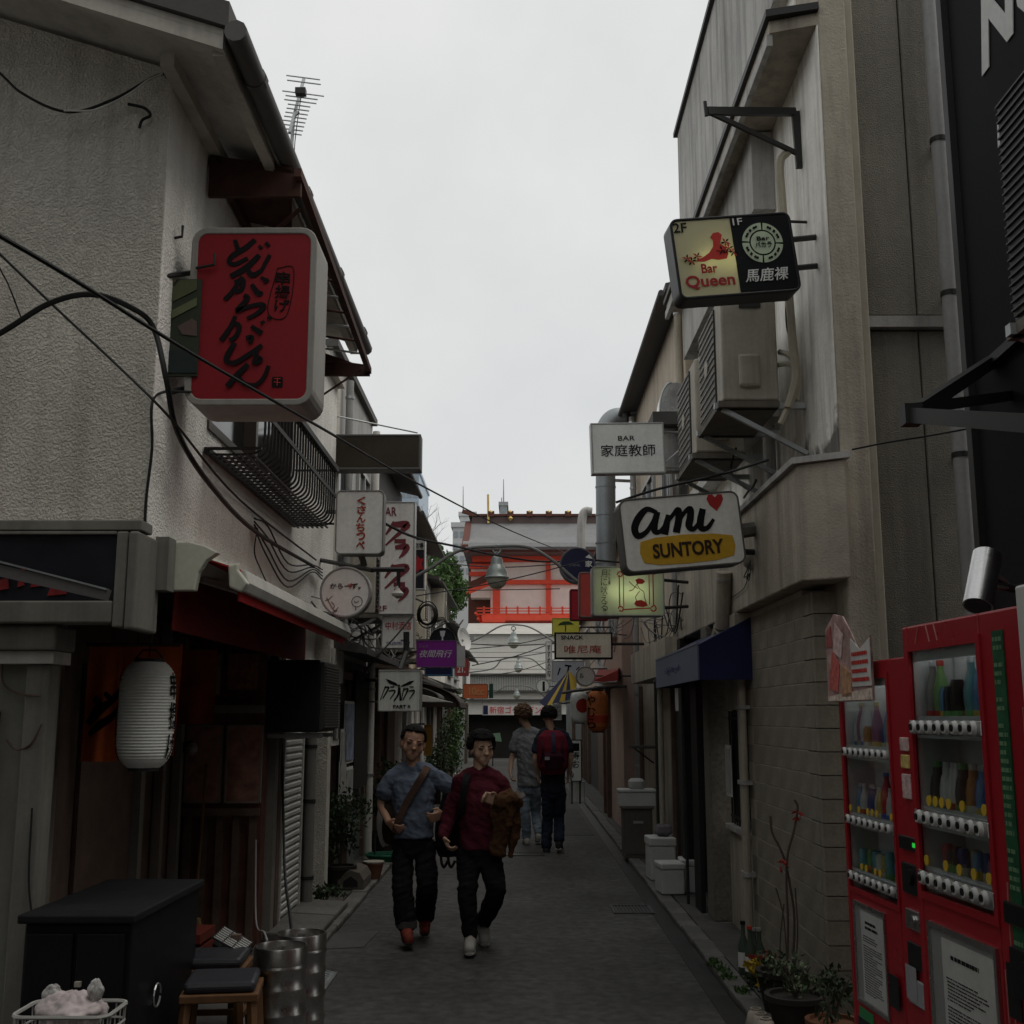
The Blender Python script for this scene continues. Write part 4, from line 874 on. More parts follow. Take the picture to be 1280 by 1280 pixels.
# =================================================================== near black building with vending machines
black_wall = mat('black_wall', (.012, .012, .013), .8, var=.15, spec=.1)
NB = thing('black_building', 'black painted building at the right edge with white stencil letters', 'building', (3.5, 1, 0))
B('wall', black_wall, NB, 2.0, 7, -9, 4.84, 0, 7.5)
B('corner_trim', mat('dark_trim', (.03, .03, .03), .5), NB, 1.97, 2.1, 4.845, 4.9, 0, 7.5)
mb = MB(); put_text(mb, 'NO', -.4, .4, 0, .34, 0, .035, .15)
mb2 = MB(); mb2.add([(1.994 - .0 * y, 4.55 - (x + .55) * .9, z + 4.42) for x, y, z in mb.v], mb.f); mb2.v = [(1.996 - (.002 if i % 2 else 0), p[1], p[2]) for i, p in enumerate(mb2.v)]
mb2 = MB(); mb2.add([(1.995 + y, 4.52 - (x + .4) * .9, z + 4.40) for x, y, z in mb.v], mb.f); mb2.build('lettering', mat('stencil_white', (.55, .55, .53), .7), NB, world=True)
for k, (y, h) in enumerate(((4.42, .1), (4.3, .16), (4.12, .1))):
    part('stencil_mark', MATS['stencil_white'], NB, lambda b: b.prism([(y, 4.02), (y - .07, 4.02 + .02), (y - .09, 4.02 + h), (y - .01, 4.02 + h)], 1.992, 1.996, 'yz'))
o = outdoor_unit((1.86, 2.95, 3.02), 'dark grilled air conditioner unit on the black wall at the right edge', None, .28, .85, .85, mat('ac_case_dark', (.06, .06, .062), .5), mat('ac_grille_black', (.02, .02, .02), .5), 26)
fr = thing('awning_frame', 'black triangular steel frame jutting from the black wall at right', 'bracket', (1.9, 3.8, 2.6))
tip = at(1139, 519, 3.8)
part('arm', steel_black, fr, lambda b: b.bar(tip, at(1240, 452, X=1.99), .035, .05)); part('arm', steel_black, fr, lambda b: b.bar(tip, at(1300, 530, X=tip.x + .02), .035, .05))
part('arm', steel_black, fr, lambda b: b.bar(tip + Vector((0, 0, .02)), at(1262, 495, X=1.99), .03, .04)); part('tip_plate', steel_black, fr, lambda b: b.cbox(tip, (.06, .06, .07)))
part('arm', steel_black, fr, lambda b: b.bar(at(1240, 452, X=1.98), at(1320, 380, X=1.98), .035, .04))
sp = thing('spot_lamp', 'silver cylinder spot lamp over the nearer red vending machine', 'lamp', at(1225, 725, 3.45))
a_, b_ = at(1234, 694, 3.45), at(1222, 758, 3.38)
part('barrel', stainless, sp, lambda b: b.cyl(b_, a_, .043, n=24), smooth=True); part('lens', dark_glass, sp, lambda b: b.cyl(b_ + (a_ - b_) * -.01, b_, .038, n=20)); part('arm', steel_black, sp, lambda b: b.tube([a_.lerp(b_, .5), a_.lerp(b_, .5) + Vector((.12, .05, -.02)), Vector((2.0, 3.6, a_.z - .02))], .014, 6))
part('yoke', galv, sp, lambda b: b.tube([a_.lerp(b_, .4) + Vector((.045, 0, 0)), a_.lerp(b_, .5) + Vector((.11, .05, -.02)), a_.lerp(b_, .62) + Vector((.045, 0, 0))], .008, 5))

# ------------------------------------------------------------------- vending machines
vred = mat('vending_red', (.31, .014, .021), .3, var=.06); vdark = mat('vending_inside', (.6, .6, .58), .6)
vglass = glassmat('vending_glass', (.9, .93, .93), .09); vblack = mat('vending_black', (.012, .012, .013), .3)
vwhite = mat('vending_white', (.55, .55, .53), .35)
bot_cols = [(.03, .05, .2), (.55, .53, .5), (.45, .03, .03), (.12, .25, .45), (.03, .02, .02), (.45, .33, .08), (.2, .35, .12), (.6, .6, .58), (.35, .12, .2), (.15, .35, .38), (.45, .2, .06), (.25, .22, .2)]
bmats = [mat('drink_%d' % i, c, .3, var=.05) for i, c in enumerate(bot_cols)]
capw = mat('cap_white', (.5, .5, .5), .4); lab2 = [mat('label_%d' % i, c, .5) for i, c in enumerate([(.6, .58, .52), (.5, .05, .04), (.06, .15, .45), (.55, .42, .08), (.15, .38, .12)])]
yel = mat('price_yellow', (.5, .33, .03), .5)
_proto = {}
def sample(kind, ci, t, loc, s=1.0):
    k = (kind, ci, s)
    if k not in _proto:
        if kind == 'bottle': pr = [(.026, 0), (.03, .01), (.03, .06), (.027, .075), (.03, .09), (.03, .125), (.02, .16), (.012, .185), (.012, .2)]
        elif kind == 'can': pr = [(.022, 0), (.027, .008), (.027, .105), (.021, .118), (.021, .122)]
        elif kind == 'slim': pr = [(.02, 0), (.024, .008), (.024, .125), (.019, .135), (.019, .138)]
        else: pr = [(.024, 0), (.028, .008), (.028, .09), (.022, .12), (.016, .13), (.016, .145)]
        pr = [(r * .8, z) for r, z in pr]; b = MB().lathe([(r * s, z * s) for r, z in pr], n=10); o = b.build('sample_' + ('bottle' if kind in ('bottle', 'tin') else 'can'), bmats[ci], t, smooth=True)
        l = MB().lathe([(pr[2][0] * s + .001, pr[1][1] * s + .018), (pr[2][0] * s + .001, pr[1][1] * s + .055)], n=10).build('label_band', lab2[ci % 5], o)
        c_ = None
        if kind in ('bottle', 'tin'): c_ = MB().lathe([(.0115 * s, pr[-1][1] * s), (.0115 * s, pr[-1][1] * s + .015)], n=8).build('cap', capw if ci % 2 else lab2[ci % 5], o)
        _proto[k] = (o, l, c_); o.location = loc; return
    o, l, c_ = _proto[k]; n_ = again(o, loc, t)
    for q in (l, c_):
        if q is not None: again(q, (0, 0, 0), n_)
def lines(mb, x0, x1, z0, z1, n, y, seed=1, th=.0022):
    rn = random.Random(seed)
    for i in range(n):
        z = z1 - (z1 - z0) * (i + .5) / n
        if rn.random() < .12: continue
        a = x0 + rn.choice((0, 0, .02)) * (x1 - x0); b_ = x1 - rn.random() ** 2 * .5 * (x1 - x0)
        x = a
        while x < b_:
            w_ = rn.uniform(.006, .02); mb.box(x, min(x + w_, b_), y, y + .0008, z - th, z + th); x += w_ + rn.uniform(.002, .006)
def vending(label, corner, rz, wd, h, dp, rows, wx, wz, lower, col, seed, group):
    # local frame: x along the front (left to right seen from the alley), y into the machine, z up
    t = thing('vending_machine', label, 'vending machine', corner, rz, group); rn = random.Random(seed)
    x0, x1 = wx; z0, z1 = wz
    MB().box(0, x0, 0, dp, .04, h).build('cabinet_side', col, t, bev=.006)
    MB().box(x1, wd, 0, dp, .04, h).build('coin_column', col, t, bev=.006)
    MB().box(x0 + .0005, x1 - .0005, 0, dp, z1, h).build('cabinet_top', col, t, bev=.006)
    MB().box(x0 + .0005, x1 - .0005, 0, dp, .04, z0).build('cabinet_lower', col, t, bev=.006)
    MB().box(x0 + .0005, x1 - .0005, .13, dp, z0 + .0005, z1 - .0005).build('display_back', vdark, t)
    for xa in (x0 + .001, x1 - .006): MB().box(xa, xa + .005, .012, .129, z0 + .001, z1 - .001).build('display_liner', vdark, t)
    MB().box(x0 + .007, x1 - .007, .012, .129, z1 - .006, z1 - .001).build('display_liner', vdark, t)
    MB().box(.03, wd - .03, .03, dp - .03, 0, .039).build('plinth', vblack, t)
    MB().box(x0, x1, .004, .008, z0 + .001, z1 - .001).build('window_pane', vglass, t)
    MB().ring([(x0 - .008, z0 - .008), (x1 + .008, z0 - .008), (x1 + .008, z1 + .008), (x0 - .008, z1 + .008)], [(x0 + .012, z0 + .012), (x1 - .012, z0 + .012), (x1 - .012, z1 - .012), (x0 + .012, z1 - .012)], -.006, .003).build('window_trim', col, t)
    MB().cyl((x0 + .03, .05, z1 - .018), (x1 - .03, .05, z1 - .018), .008, n=8).build('light_tube', mat('added_tube_glow', (.95, .97, 1), .5, emit=2.0), t)  # added glow to brighten the samples; the machines stand unlit
    MB().box(x0 + .007, x1 - .007, .010, .016, z1 - .04, z1 - .007).build('tube_cover', vdark, t)  # strip added to hide that tube
    nb = 8; pb = None
    for ri, z in enumerate(rows):
        MB().box(x0 + .004, x1 - .004, .01, .128, z - .03, z - .022).build('shelf', vwhite, t)
        MB().box(x0 + .004, x1 - .004, -.010, -.006, z - .018, z + .018).build('button_rail', stainless, t, bev=.003)
        MB().box(x0 + .004, x1 - .004, .009, .011, z + .012, z + .03).build('price_rail', vwhite, t)
        pitch = (x1 - x0 - .03) / nb
        for i in range(nb):
            x = x0 + .015 + pitch * (i + .5)
            if pb is None:
                pb = MB().cyl((0, 0, 0), (0, -.010, 0), .019, .015, n=14).build('button', vwhite, t, smooth=True)
                MB().cyl((0, -.0105, 0), (0, -.013, 0), .0095, n=10).build('button_eye', vblack, pb); pb.location = (x, -.0105, z)
            else:
                q = again(pb, (x, -.0105, z), t); again(pb.children[0], (0, 0, 0), q)
        # samples
        top = [z1 - .02, rows[0] - .04, rows[1] - .04][ri]
        room = top - z; kinds = ['bottle', 'tin', 'can', 'slim', 'can']
        kd = ['bottle', 'tin', rn.choice(['can', 'slim'])][ri]
        i = 0
        nn = nb + 2
        for i in range(nn):
            x = x0 + .02 + (x1 - x0 - .04) / nn * (i + .5)
            kk = kd if rn.random() < .7 else rn.choice(['bottle', 'slim', 'can'] if room > .2 else ['can', 'slim'])
            s = min(1.0, room / .225) if kk == 'bottle' else min(1.0, room / .16)
            sample(kk, rn.randrange(len(bmats)), t, (x, .048 + rn.uniform(-.006, .02), z - .02), round(s * 1.05, 2))
            if rn.random() < .55 and ri > 0:
                MB().cyl((x, .003, z + .045), (x, .0, z + .045), .014, n=14).build('price_tag', yel, t)
    # lower notice window
    lx0, lx1, lz0, lz1 = lower
    MB().ring([(lx0, lz0), (lx1, lz0), (lx1, lz1), (lx0, lz1)], [(lx0 + .014, lz0 + .014), (lx1 - .014, lz0 + .014), (lx1 - .014, lz1 - .014), (lx0 + .014, lz1 - .014)], -.008, -.0005).build('notice_frame', stainless, t)
    MB().box(lx0 + .014, lx1 - .014, -.003, -.0006, lz0 + .014, lz1 - .014).build('notice_backing', mat('notice_grey', (.22, .22, .21), .35), t)
    MB().box(lx0 + .08, lx1 - .02, -.0045, -.0032, lz0 + .02, lz1 - .03).build('notice_paper', mat('notice_paper', (.42, .42, .40), .5), t)
    mb = MB(); lines(mb, lx0 + .10, lx1 - .05, lz0 + .05, lz1 - .12, 24, -.0058, seed, .0014); lines(mb, lx0 + .13, lx1 - .09, lz1 - .10, lz1 - .06, 2, -.0058, seed + 1, .005); pr = mb.build('printed_lines', ink, t); pr['kind'] = 'stuff'
    # coin column
    cx0 = x1 + .02; cw = wd - x1 - .03
    for nm, z, hh_, ww, m_ in (('bill_slot', .62 * h, .05, .8, vblack), ('coin_slot', .55 * h, .11, .7, vblack), ('coin_return', .47 * h, .07, .6, stainless), ('card_reader', .40 * h, .09, .6, vblack), ('sticker', .33 * h, .09, .7, mat('sticker_grey', (.3, .3, .31), .5))) + ((('sticker', .82 * h, .05, .3, mat('sticker_pale', (.5, .36, .34), .5, var=.5, scale=40)), ('sticker', .785 * h, .05, .3, mat('sticker_yellow', (.5, .38, .12), .5, var=.5, scale=40)), ('sticker', .735 * h, .09, .3, MATS['sticker_pale'])) if seed == 11 else ()):
        MB().box(cx0 + cw * (1 - ww) / 2, cx0 + cw * (1 + ww) / 2, -.012, -.0005, z - hh_ / 2, z + hh_ / 2).build(nm, m_, t, bev=.004)
    MB().cyl((cx0 + cw * .5, -.013, .555 * h), (cx0 + cw * .5, -.026, .555 * h), .028, n=16).build('coin_knob', vblack, t)
    MB().cyl((cx0 + cw * .5, -.013, .47 * h), (cx0 + cw * .5, -.02, .47 * h), .018, n=14).build('return_lever', stainless, t)
    MB().box(cx0 + cw * .62, cx0 + cw * .72, -.0145, -.0125, .62 * h - .008, .62 * h + .008).build('green_lamp', mat('led_green', (.02, .5, .05), .4, emit=.6), t)
    # outlet
    MB().box(x0 + .03, x1 - .03, -.006, -.0005, .16, .36).build('outlet_frame', vblack, t, bev=.004)
    MB().box(x0 + .05, x1 - .05, -.012, -.007, .18, .33).build('outlet_flap', mat('flap_smoke', (.06, .06, .065), .2), t)
    return t
VG = 'red drink vending machines at right'
base = structure(MB().box(1.12, 2.0, .9, 5.2, 0, .12).build('machine_plinth', concrete))
f2 = Vector((1.10, 3.30, .12)); rz2 = R(-90 + 3.8)
vm2 = vending('nearer red vending machine with a green strip and silver trimmed notice window', f2, rz2, .76, 1.83, .72, [1.55, 1.31, 1.15], (.035, .475), (1.10, 1.77), (.07, .46, .66, 1.04), vred, 4, VG)
MB().box(.545, .60, -.004, -.0006, .95, 1.78).build('green_strip', mat('strip_green', (.015, .08, .035), .5, var=.4, scale=20), vm2)
mb = MB(); lines(mb, .55, .595, .96, 1.77, 40, -.0048, 9, .005); mb.build('strip_print', mat('strip_print', (.12, .22, .12), .6), vm2)['kind'] = 'stuff'
for i, (x, z, a) in enumerate(((.08, 1.80, .5), (.2, 1.80, -.4), (.25, 1.80, -.4), (.52, 1.1, .15), (.5, .9, -.1), (.57, .8, .2), (.66, 1.5, .1))):
    MB().bar((x, -.0012, z - .05 if z > 1.7 else z - .35), (x + a * .08, -.0012, z + .025 if z > 1.7 else z + .1), .002, .004, (0, 1, 0)).build('pinstripe', mat('pin_pink', (.45, .2, .18), .5), vm2)
MB().box(.5, .56, -.004, -.0006, .9, 1.02).build('price_plate', vblack, vm2)
f1 = Vector((1.41, 5.12, .12)); rz1 = R(-90 + 3)
vm1 = vending('farther red vending machine with a picture topper beside the block wall', f1, rz1, .9, 1.80, .62, [1.43, 1.15, .92], (.04, .60), (.86, 1.74), (.08, .44, .42, .82), vred, 11, VG)
# topper card on the far machine
tp_ = part('topper_card', mat('topper_print', (.34, .22, .20), .5, var=.6, scale=16), vm1, lambda b: b.prism([(-.04, 1.64), (.52, 1.64), (.52, 1.9), (.46, 1.87), (.36, 1.86), (.3, 1.92), (.2, 2.0), (.08, 2.02), (-.04, 1.96)], -.03, -.024), world=False)
for q_, c_ in (([(-.02, 1.7), (.1, 1.68), (.14, 1.8), (.05, 1.86)], (.5, .12, .1)), ([(.06, 1.86), (.16, 1.82), (.2, 1.92), (.1, 1.98)], (.55, .4, .38)), ([(-.03, 1.88), (.05, 1.88), (.04, 1.97), (-.02, 1.95)], (.3, .08, .08)), ([(.15, 1.66), (.28, 1.66), (.27, 1.76), (.16, 1.8)], (.45, .25, .14)), ([(-.035, 1.645), (.51, 1.645), (.51, 1.69), (-.035, 1.665)], (.6, .5, .42))):
    part('topper_picture', mat('topper_%d' % int(c_[0] * 100 + c_[1] * 1000), c_, .5, var=.5, scale=30), tp_, lambda b: b.prism(q_, -.033, -.0305), world=False)
part('topper_caption', mat('caption_white', (.55, .54, .52), .5), tp_, lambda b: b.prism([(.29, 1.70), (.515, 1.70), (.515, 1.89), (.4, 1.85), (.29, 1.9)], -.034, -.031), world=False)
mb = MB(); lines(mb, .30, .50, 1.71, 1.85, 4, -.0365, 5, .008); mb.build('caption_print', ink_red, tp_)['kind'] = 'stuff'
MB().box(.09, .25, -.004, -.0012, .30, .40).build('green_sticker', mat('sticker_green', (.03, .2, .07), .5), vm1)
for i, (x, z) in enumerate(((.5, .32), (.68, .3), (.70, .62), (.52, .55))):
    MB().box(x - .05, x + .05, -.0135, -.0125, z - .06, z + .06).build('sticker', [vwhite, MATS['sticker_pale'], MATS['sticker_grey'], vblack][i], vm1)
f3 = Vector((1.085, 2.50, .12))
vm3 = vending('white drink vending machine cut off at the right edge', f3, R(-90 + 3), .95, 1.86, .75, [1.5, 1.25, 1.05], (.05, .62), (.98, 1.72), (.08, .5, .5, .9), vwhite, 21, None)
# =================================================================== two-part bar sign on the right
qa = lightboxmat('queen_acrylic', (.74, .71, .50)); tubew = mat('fluorescent_tube', (1, .90, .62), .5, emit=18); tubed = mat('dim_tube', (.95, .95, .7), .5, emit=8)
S = Sign('hanging_sign', 'half yellow half black bar sign lit from inside on the upper right wall', (837, 273, 992, 378), 6.6, .17, mat('black_frame', (.02, .02, .022), .4), qa, .05, .018, yaw=6, roll=-6.5, lit=((-.02,), tubed, .3))
wht = ink_white; dred = mat('dark_red_ink', (.30, .02, .03), .6); grn = mat('pale_green_print', (.42, .50, .36), .6)
S.poly([[(914, 277), (988, 277), (988, 374), (914, 374)]], mat('black_acrylic', (.015, .016, .018), .25), 'black_half')
S.text('2F', (841, 279, 858, 291), ink, .005); S.text('1F', (917, 278, 929, 287), wht, .005, lift=.004)
S.text('Bar', (869, 334, 889, 346), dred, .02); S.text('Queen', (847, 348, 909, 366), dred, .02)
cx_, cy_ = 951, 312
def arc(r0, r1, a0, a1, n=10): return [(cx_ + r0 * math.cos(a0 + (a1 - a0) * i / n), cy_ + r0 * math.sin(a0 + (a1 - a0) * i / n)) for i in range(n + 1)] + [(cx_ + r1 * math.cos(a1 - (a1 - a0) * i / n), cy_ + r1 * math.sin(a1 - (a1 - a0) * i / n)) for i in range(n + 1)]
S.poly([arc(17, 26, k * math.pi / 2 + .1 + .05, (k + 1) * math.pi / 2 + .1 - .05) for k in range(4)], grn, 'chip_ring', lift=.004)
S.poly([circle(15, 28, cx_, cy_)], grn, 'chip_centre', lift=.004)
S.text('Bar', (944, 304, 960, 309), ink, .0, lift=.008); S.text('バカラ', (941, 311, 962, 318), ink, .0, lift=.008)
for k in range(4):
    a = k * math.pi / 2 + .88; x, y = cx_ + 21.5 * math.cos(a), cy_ + 21.5 * math.sin(a)
    S.poly([[(x, y - 2.5), (x + 2, y), (x, y + 2.5), (x - 2, y)]], ink, 'chip_pip', lift=.008)
    for da in (-.42, -.28, .28, .42):
        x, y = cx_ + 21.5 * math.cos(a + da), cy_ + 21.5 * math.sin(a + da); S.poly([circle(1.6, 8, x, y)], ink, 'chip_pip', lift=.008)
S.text('馬鹿裸', (922, 345, 978, 362), wht, .008, .2, lift=.004)
# reclining figure among flowers: red silhouette and petals
S.poly([[(862,330),(872,326),(882,320),(888,312),(889,304),(886,300),(890,295),(897,294),(901,298),(899,304),(897,309),(903,314),(906,322),(903,329),(892,330),(884,328),(874,331)]], ink_red, 'figure')
for (fx, fy, m_) in ((853, 326, ink_red), (866, 324, ink_red), (858, 330, ink), (898, 318, ink), (907, 316, ink_red), (912, 322, ink), (904, 308, ink_red)):
    for k in range(5):
        a = k * 1.257 + fx; S.poly([[(fx, fy), (fx + 3.5 * math.cos(a - .35), fy + 3.5 * math.sin(a - .35)), (fx + 7 * math.cos(a), fy + 6 * math.sin(a)), (fx + 3.5 * math.cos(a + .35), fy + 3.5 * math.sin(a + .35))]], m_ if k % 3 else (ink if m_ is ink_red else ink_red), 'petal', lift=.004)
for v in (300, 336):
    S.arm([at(985, v, 6.62), at(1036, v - 5, 6.75)], .018)
S.arm([at(1037, 286, 6.75), at(1039, 342, 6.75)], .02)

# white sign with black script, yellow plate
amiw = mat('aged_sign_white', (.76, .76, .71), .5, streak=.25, scol=(.3, .28, .22))
S = Sign('hanging_sign', 'white sign with black script, red heart and yellow plate on the beige bay', (773, 621, 925, 713), 7.6, .2, mat('grimy_frame', (.13, .125, .115), .5, streak=.5, scol=(.03, .03, .028)), amiw, .06, .012, yaw=5, roll=-5.5)
S.stroke([[(820,641,5),(808,636,7),(797,645,9),(790,658,9),(793,668,8),(804,664,6),(815,650,5),(821,640,6)], [(821,640,7),(815,655,9),(815,664,8),(822,664,5),(834,650,4)],
          [(834,645,6),(829,660,9),(826,669,9)], [(829,657,5),(840,645,5),(847,640,8),(846,652,9),(841,668,9)], [(844,657,5),(854,644,5),(862,640,8),(861,650,9),(858,661,9),(864,665,6),(874,654,4)],
          [(878,641,8),(873,656,9),(873,665,8),(881,665,6),(890,655,4)]], 8, ib)
S.poly([[(895,645),(887,637),(884,629),(887,624),(892,624),(895,628),(899,624),(904,625),(905,631),(901,638)]], mat('heart_red', (.42, .03, .03), .5), 'heart')
S.poly([[(795,676),(815,672),(850,671),(888,673),(911,677),(913,690),(910,702),(888,706),(850,707),(815,706),(797,702),(793,690)]], mat('plate_yellow', (.58, .34, .03), .5, var=.1), 'yellow_plate')
S.text('SUNTORY', (809, 680, 898, 698), mat('brown_ink', (.035, .02, .012), .6), .03, lift=.004)
S.arm([at(920, 665, 7.65), at(952, 660, 7.8)], .05, cream); S.arm([at(918, 690, 7.65), at(945, 690, 7.8)], .02)
cable('twisted black wire from the script sign to the bay cap', [at(770, 628, 7.7), at(820, 612, 7.6), at(880, 598, 7.5), at(912, 590, 7.5), at(960, 575, X=1.58)], .009)
cable('tangle of black wire on the bay cap above the script sign', [at(920, 560, X=1.56), at(914, 590, X=1.55), at(935, 612, X=1.56), at(945, 600, X=1.57), at(930, 622, X=1.58)], .008)

# framed white sign with two lines
plainw = mat('sign_white_plain', (.78, .79, .75), .5, streak=.15, scol=(.3, .3, .28)); alu = mat('aluminium_frame', (.38, .38, .37), .4, .4)
S = Sign('hanging_sign', 'square framed white bar sign with four black characters under the duct hood', (738, 529, 830, 594), 11.4, .12, alu, plainw, .006, .018, yaw=3, roll=-1.5)
S.text('BAR', (772, 546, 793, 552), ink, .0); S.text('家庭教師', (750, 557, 818, 572), ink, .0)
S.arm([at(830, 540, 11.4), at(868, 541, 11.5)], .012, galv); S.arm([at(830, 585, 11.4), at(875, 582, 11.5)], .012, galv); S.arm([at(832, 578, 11.42), at(866, 548, 11.52)], .01, galv)
o = MB().cbox(at(842, 562, 11.9), (.35, .15, .5)).build('meter_box', r_conc, bev=.01); tag(o, 'pale electric meter box beside the framed white bar sign', 'box')

# lit sign
litm = lightboxmat('lit_acrylic', (.62, .68, .55))
S = Sign('hanging_sign', 'glowing pale green light box sign with a framed figure below the script sign', (739, 709, 829, 771), 10.4, .17, mat('light_frame', (.30, .30, .28), .5), litm, .03, .012, yaw=2, lit=((0,), tubew, .28))
S.text('月に吠える', (750, 713, 758, 765), ink, -.008, vertical=True); S.text('プチ文壇', (759, 713, 762, 732), ink, -.004, vertical=True)
S.stroke([[(773,720,1.4),(773,760,1.4)], [(815,718,1.4),(815,758,1.4)], [(776,716,1.4),(812,714,1.4)], [(776,763,1.4),(812,761,1.4)], [(770,720,1.4),(773,716,1.4),(777,718,1.4),(775,722,1.4),(771,721,1.4)], [(812,714,1.4),(817,713,1.4),(818,718,1.4),(814,719,1.4)], [(771,762,1.6),(773,759,1.6),(777,761,1.6),(776,765,1.6),(772,764,1.6)], [(812,760,1.6),(816,758,1.6),(818,762,1.6),(815,765,1.6),(811,763,1.6)], [(778,718,1),(778,760,1)], [(810,717,1),(810,757,1)]], 1.4, ink_red, 'ornament_frame')
S.poly([[(793,726),(797,724),(802,725),(805,728),(802,731),(795,731)]], ink_red, 'figure_hat'); S.poly([[(793,752),(800,751),(806,754),(808,758),(802,760),(794,759),(791,756)]], ink_red, 'figure_skirt')
S.stroke([[(795,731),(798,737),(803,741),(804,748),(806,754)], [(795,731),(790,738),(785,740)], [(785,728),(790,733),(796,737)], [(798,740),(793,747),(794,752)]], 1.0, mat('sepia', (.2, .12, .06), .6), 'figure_outline')
S.arm([at(828, 725, 10.42), at(860, 728, 10.5)], .015); S.arm([at(828, 760, 10.42), at(860, 758, 10.5)], .015)
# red sign boxes behind it
vr = mat('faded_sign_red', (.5, .07, .055), .5, streak=.2)
S = Sign('hanging_sign', 'taller faded red sign box peeking out left of the glowing sign', (723, 716, 775, 773), 11.9, .16, mat('red_box_frame', (.2, .1, .09), .5), vr, .03, .02); S.arm([at(775, 740, 11.95), at(822, 740, 12.0)])
S = Sign('hanging_sign', 'deep red sign box at the far left of the glowing sign group', (712, 737, 760, 776), 13.2, .16, mat('deep_red_frame', (.15, .012, .02), .5), mat('deep_red', (.36, .015, .03), .5), .02, .02); S.arm([at(760, 750, 13.25), at(805, 750, 13.3)])
# navy round sign
navy = mat('navy_acrylic', (.015, .017, .05), .3)
S = Sign('hanging_sign', 'round navy sign with a grey rim hanging at the end of the long cable', (699, 685, 744, 730), 14.6, .2, mat('navy_rim', (.10, .10, .12), .4), navy, rim=.025, rnd=True)
S.text('家', (731, 702, 740, 710), wht, .02); S.text('AFTER ALL', (711, 706, 725, 709), mat('grey_ink', (.2, .2, .24), .6), 0); S.poly([[(731, 698), (736, 694), (741, 700)]], wht)
S.arm([at(742, 700, 14.65), at(800, 705, 14.7)], .014)
# snack sign etc.
S = Sign('hanging_sign', 'wide white snack sign in a black frame with red characters', (693, 791, 765, 824), 15.6, .2, ink, mat('snack_white', (.66, .62, .52), .5, streak=.15), .005, .022)
S.text('SNACK', (701, 795, 729, 800), ink, .02); S.text('唯尼庵', (705, 807, 751, 817), mat('brick_red_ink', (.34, .06, .05), .6), .004); S.arm([at(765, 805, 15.65), at(805, 805, 15.7)], .02)
S = Sign('hanging_sign', 'small yellow sign with a dark umbrella shape above the snack sign', (690, 773, 724, 795), 18.5, .15, mat('yellow_frame', (.3, .28, .05), .5), mat('lime_yellow', (.62, .58, .08), .5), .01, .012)
S.poly([[(697,782),(700,779),(705,777),(711,777),(715,779),(717,781)], [(706,782),(707.4,782),(707.4,790),(706,790)]], mat('dark_green_ink', (.03, .06, .02), .6), 'umbrella_mark'); S.arm([at(724, 784, 18.55), at(772, 784, 18.6)], .014)
S = Sign('hanging_sign', 'narrow tall white sign with black vertical characters left of the snack sign', (682, 802, 690, 850), 22, .15, alu, plainw, .006, .012); S.text('すずめの宿', (684, 806, 688, 846), ink, .01, vertical=True); S.arm([at(690, 815, 22.1), at(724, 815, 22.2)])
S = Sign('hanging_sign', 'pale blue white sign with brush strokes below the snack sign', (690, 826, 730, 852), 20, .15, alu, mat('pale_blue', (.42, .45, .5), .5), .01, .012)
S.stroke([[(700,835,2),(697,844,1.5)], [(706,832,2),(714,833,2)], [(711,833,2),(708,842,1)], [(720,838,1.5),(724,834,1.5)]], 2, ink); S.arm([at(730, 836, 20.05), at(760, 836, 20.1)])
S = Sign('hanging_sign', 'white half round barrel sign above the red awning on the right', (719, 833, 744, 858), 16.2, .22, mat('grey_rim', (.3, .3, .29), .4), plainw, rim=.02, rnd=True); S.text('ル', (724, 842, 729, 848), ink, .02); S.arm([at(742, 845, 16.25), at(790, 845, 16.3)])
S = Sign('hanging_sign', 'round white sign behind the yellow umbrella', (670, 849, 687, 866), 26, .15, mat('grey_rim', (.3, .3, .29), .4), plainw, rim=.02, rnd=True); S.poly([[(678, 852), (681, 852), (681, 864), (678, 864)]], ink)
S.arm([at(686, 858, 26), at(712, 858, 26.2)])
o = thing('red_awning', 'small dark red sloping awning behind the blue awning', 'awning', at(760, 850, 15))
part('canvas', mat('dull_red_canvas', (.22, .02, .015), .8), o, lambda b: b.add([at(742, 851, 15.2), at(772, 838, 14.2), at(775, 833, X=1.75), at(748, 836, X=1.75), at(742, 853, 15.2), at(772, 851, 14.2), at(775, 851, X=1.75), at(748, 852, X=1.75)], [(0, 1, 2, 3), (7, 6, 5, 4), (0, 4, 5, 1), (1, 5, 6, 2), (2, 6, 7, 3), (3, 7, 4, 0)]))
part('frame_tube', galv, o, lambda b: b.tube([at(742, 853, 15.2), at(772, 852, 14.2), at(774, 852, X=1.75)], .012, 5))

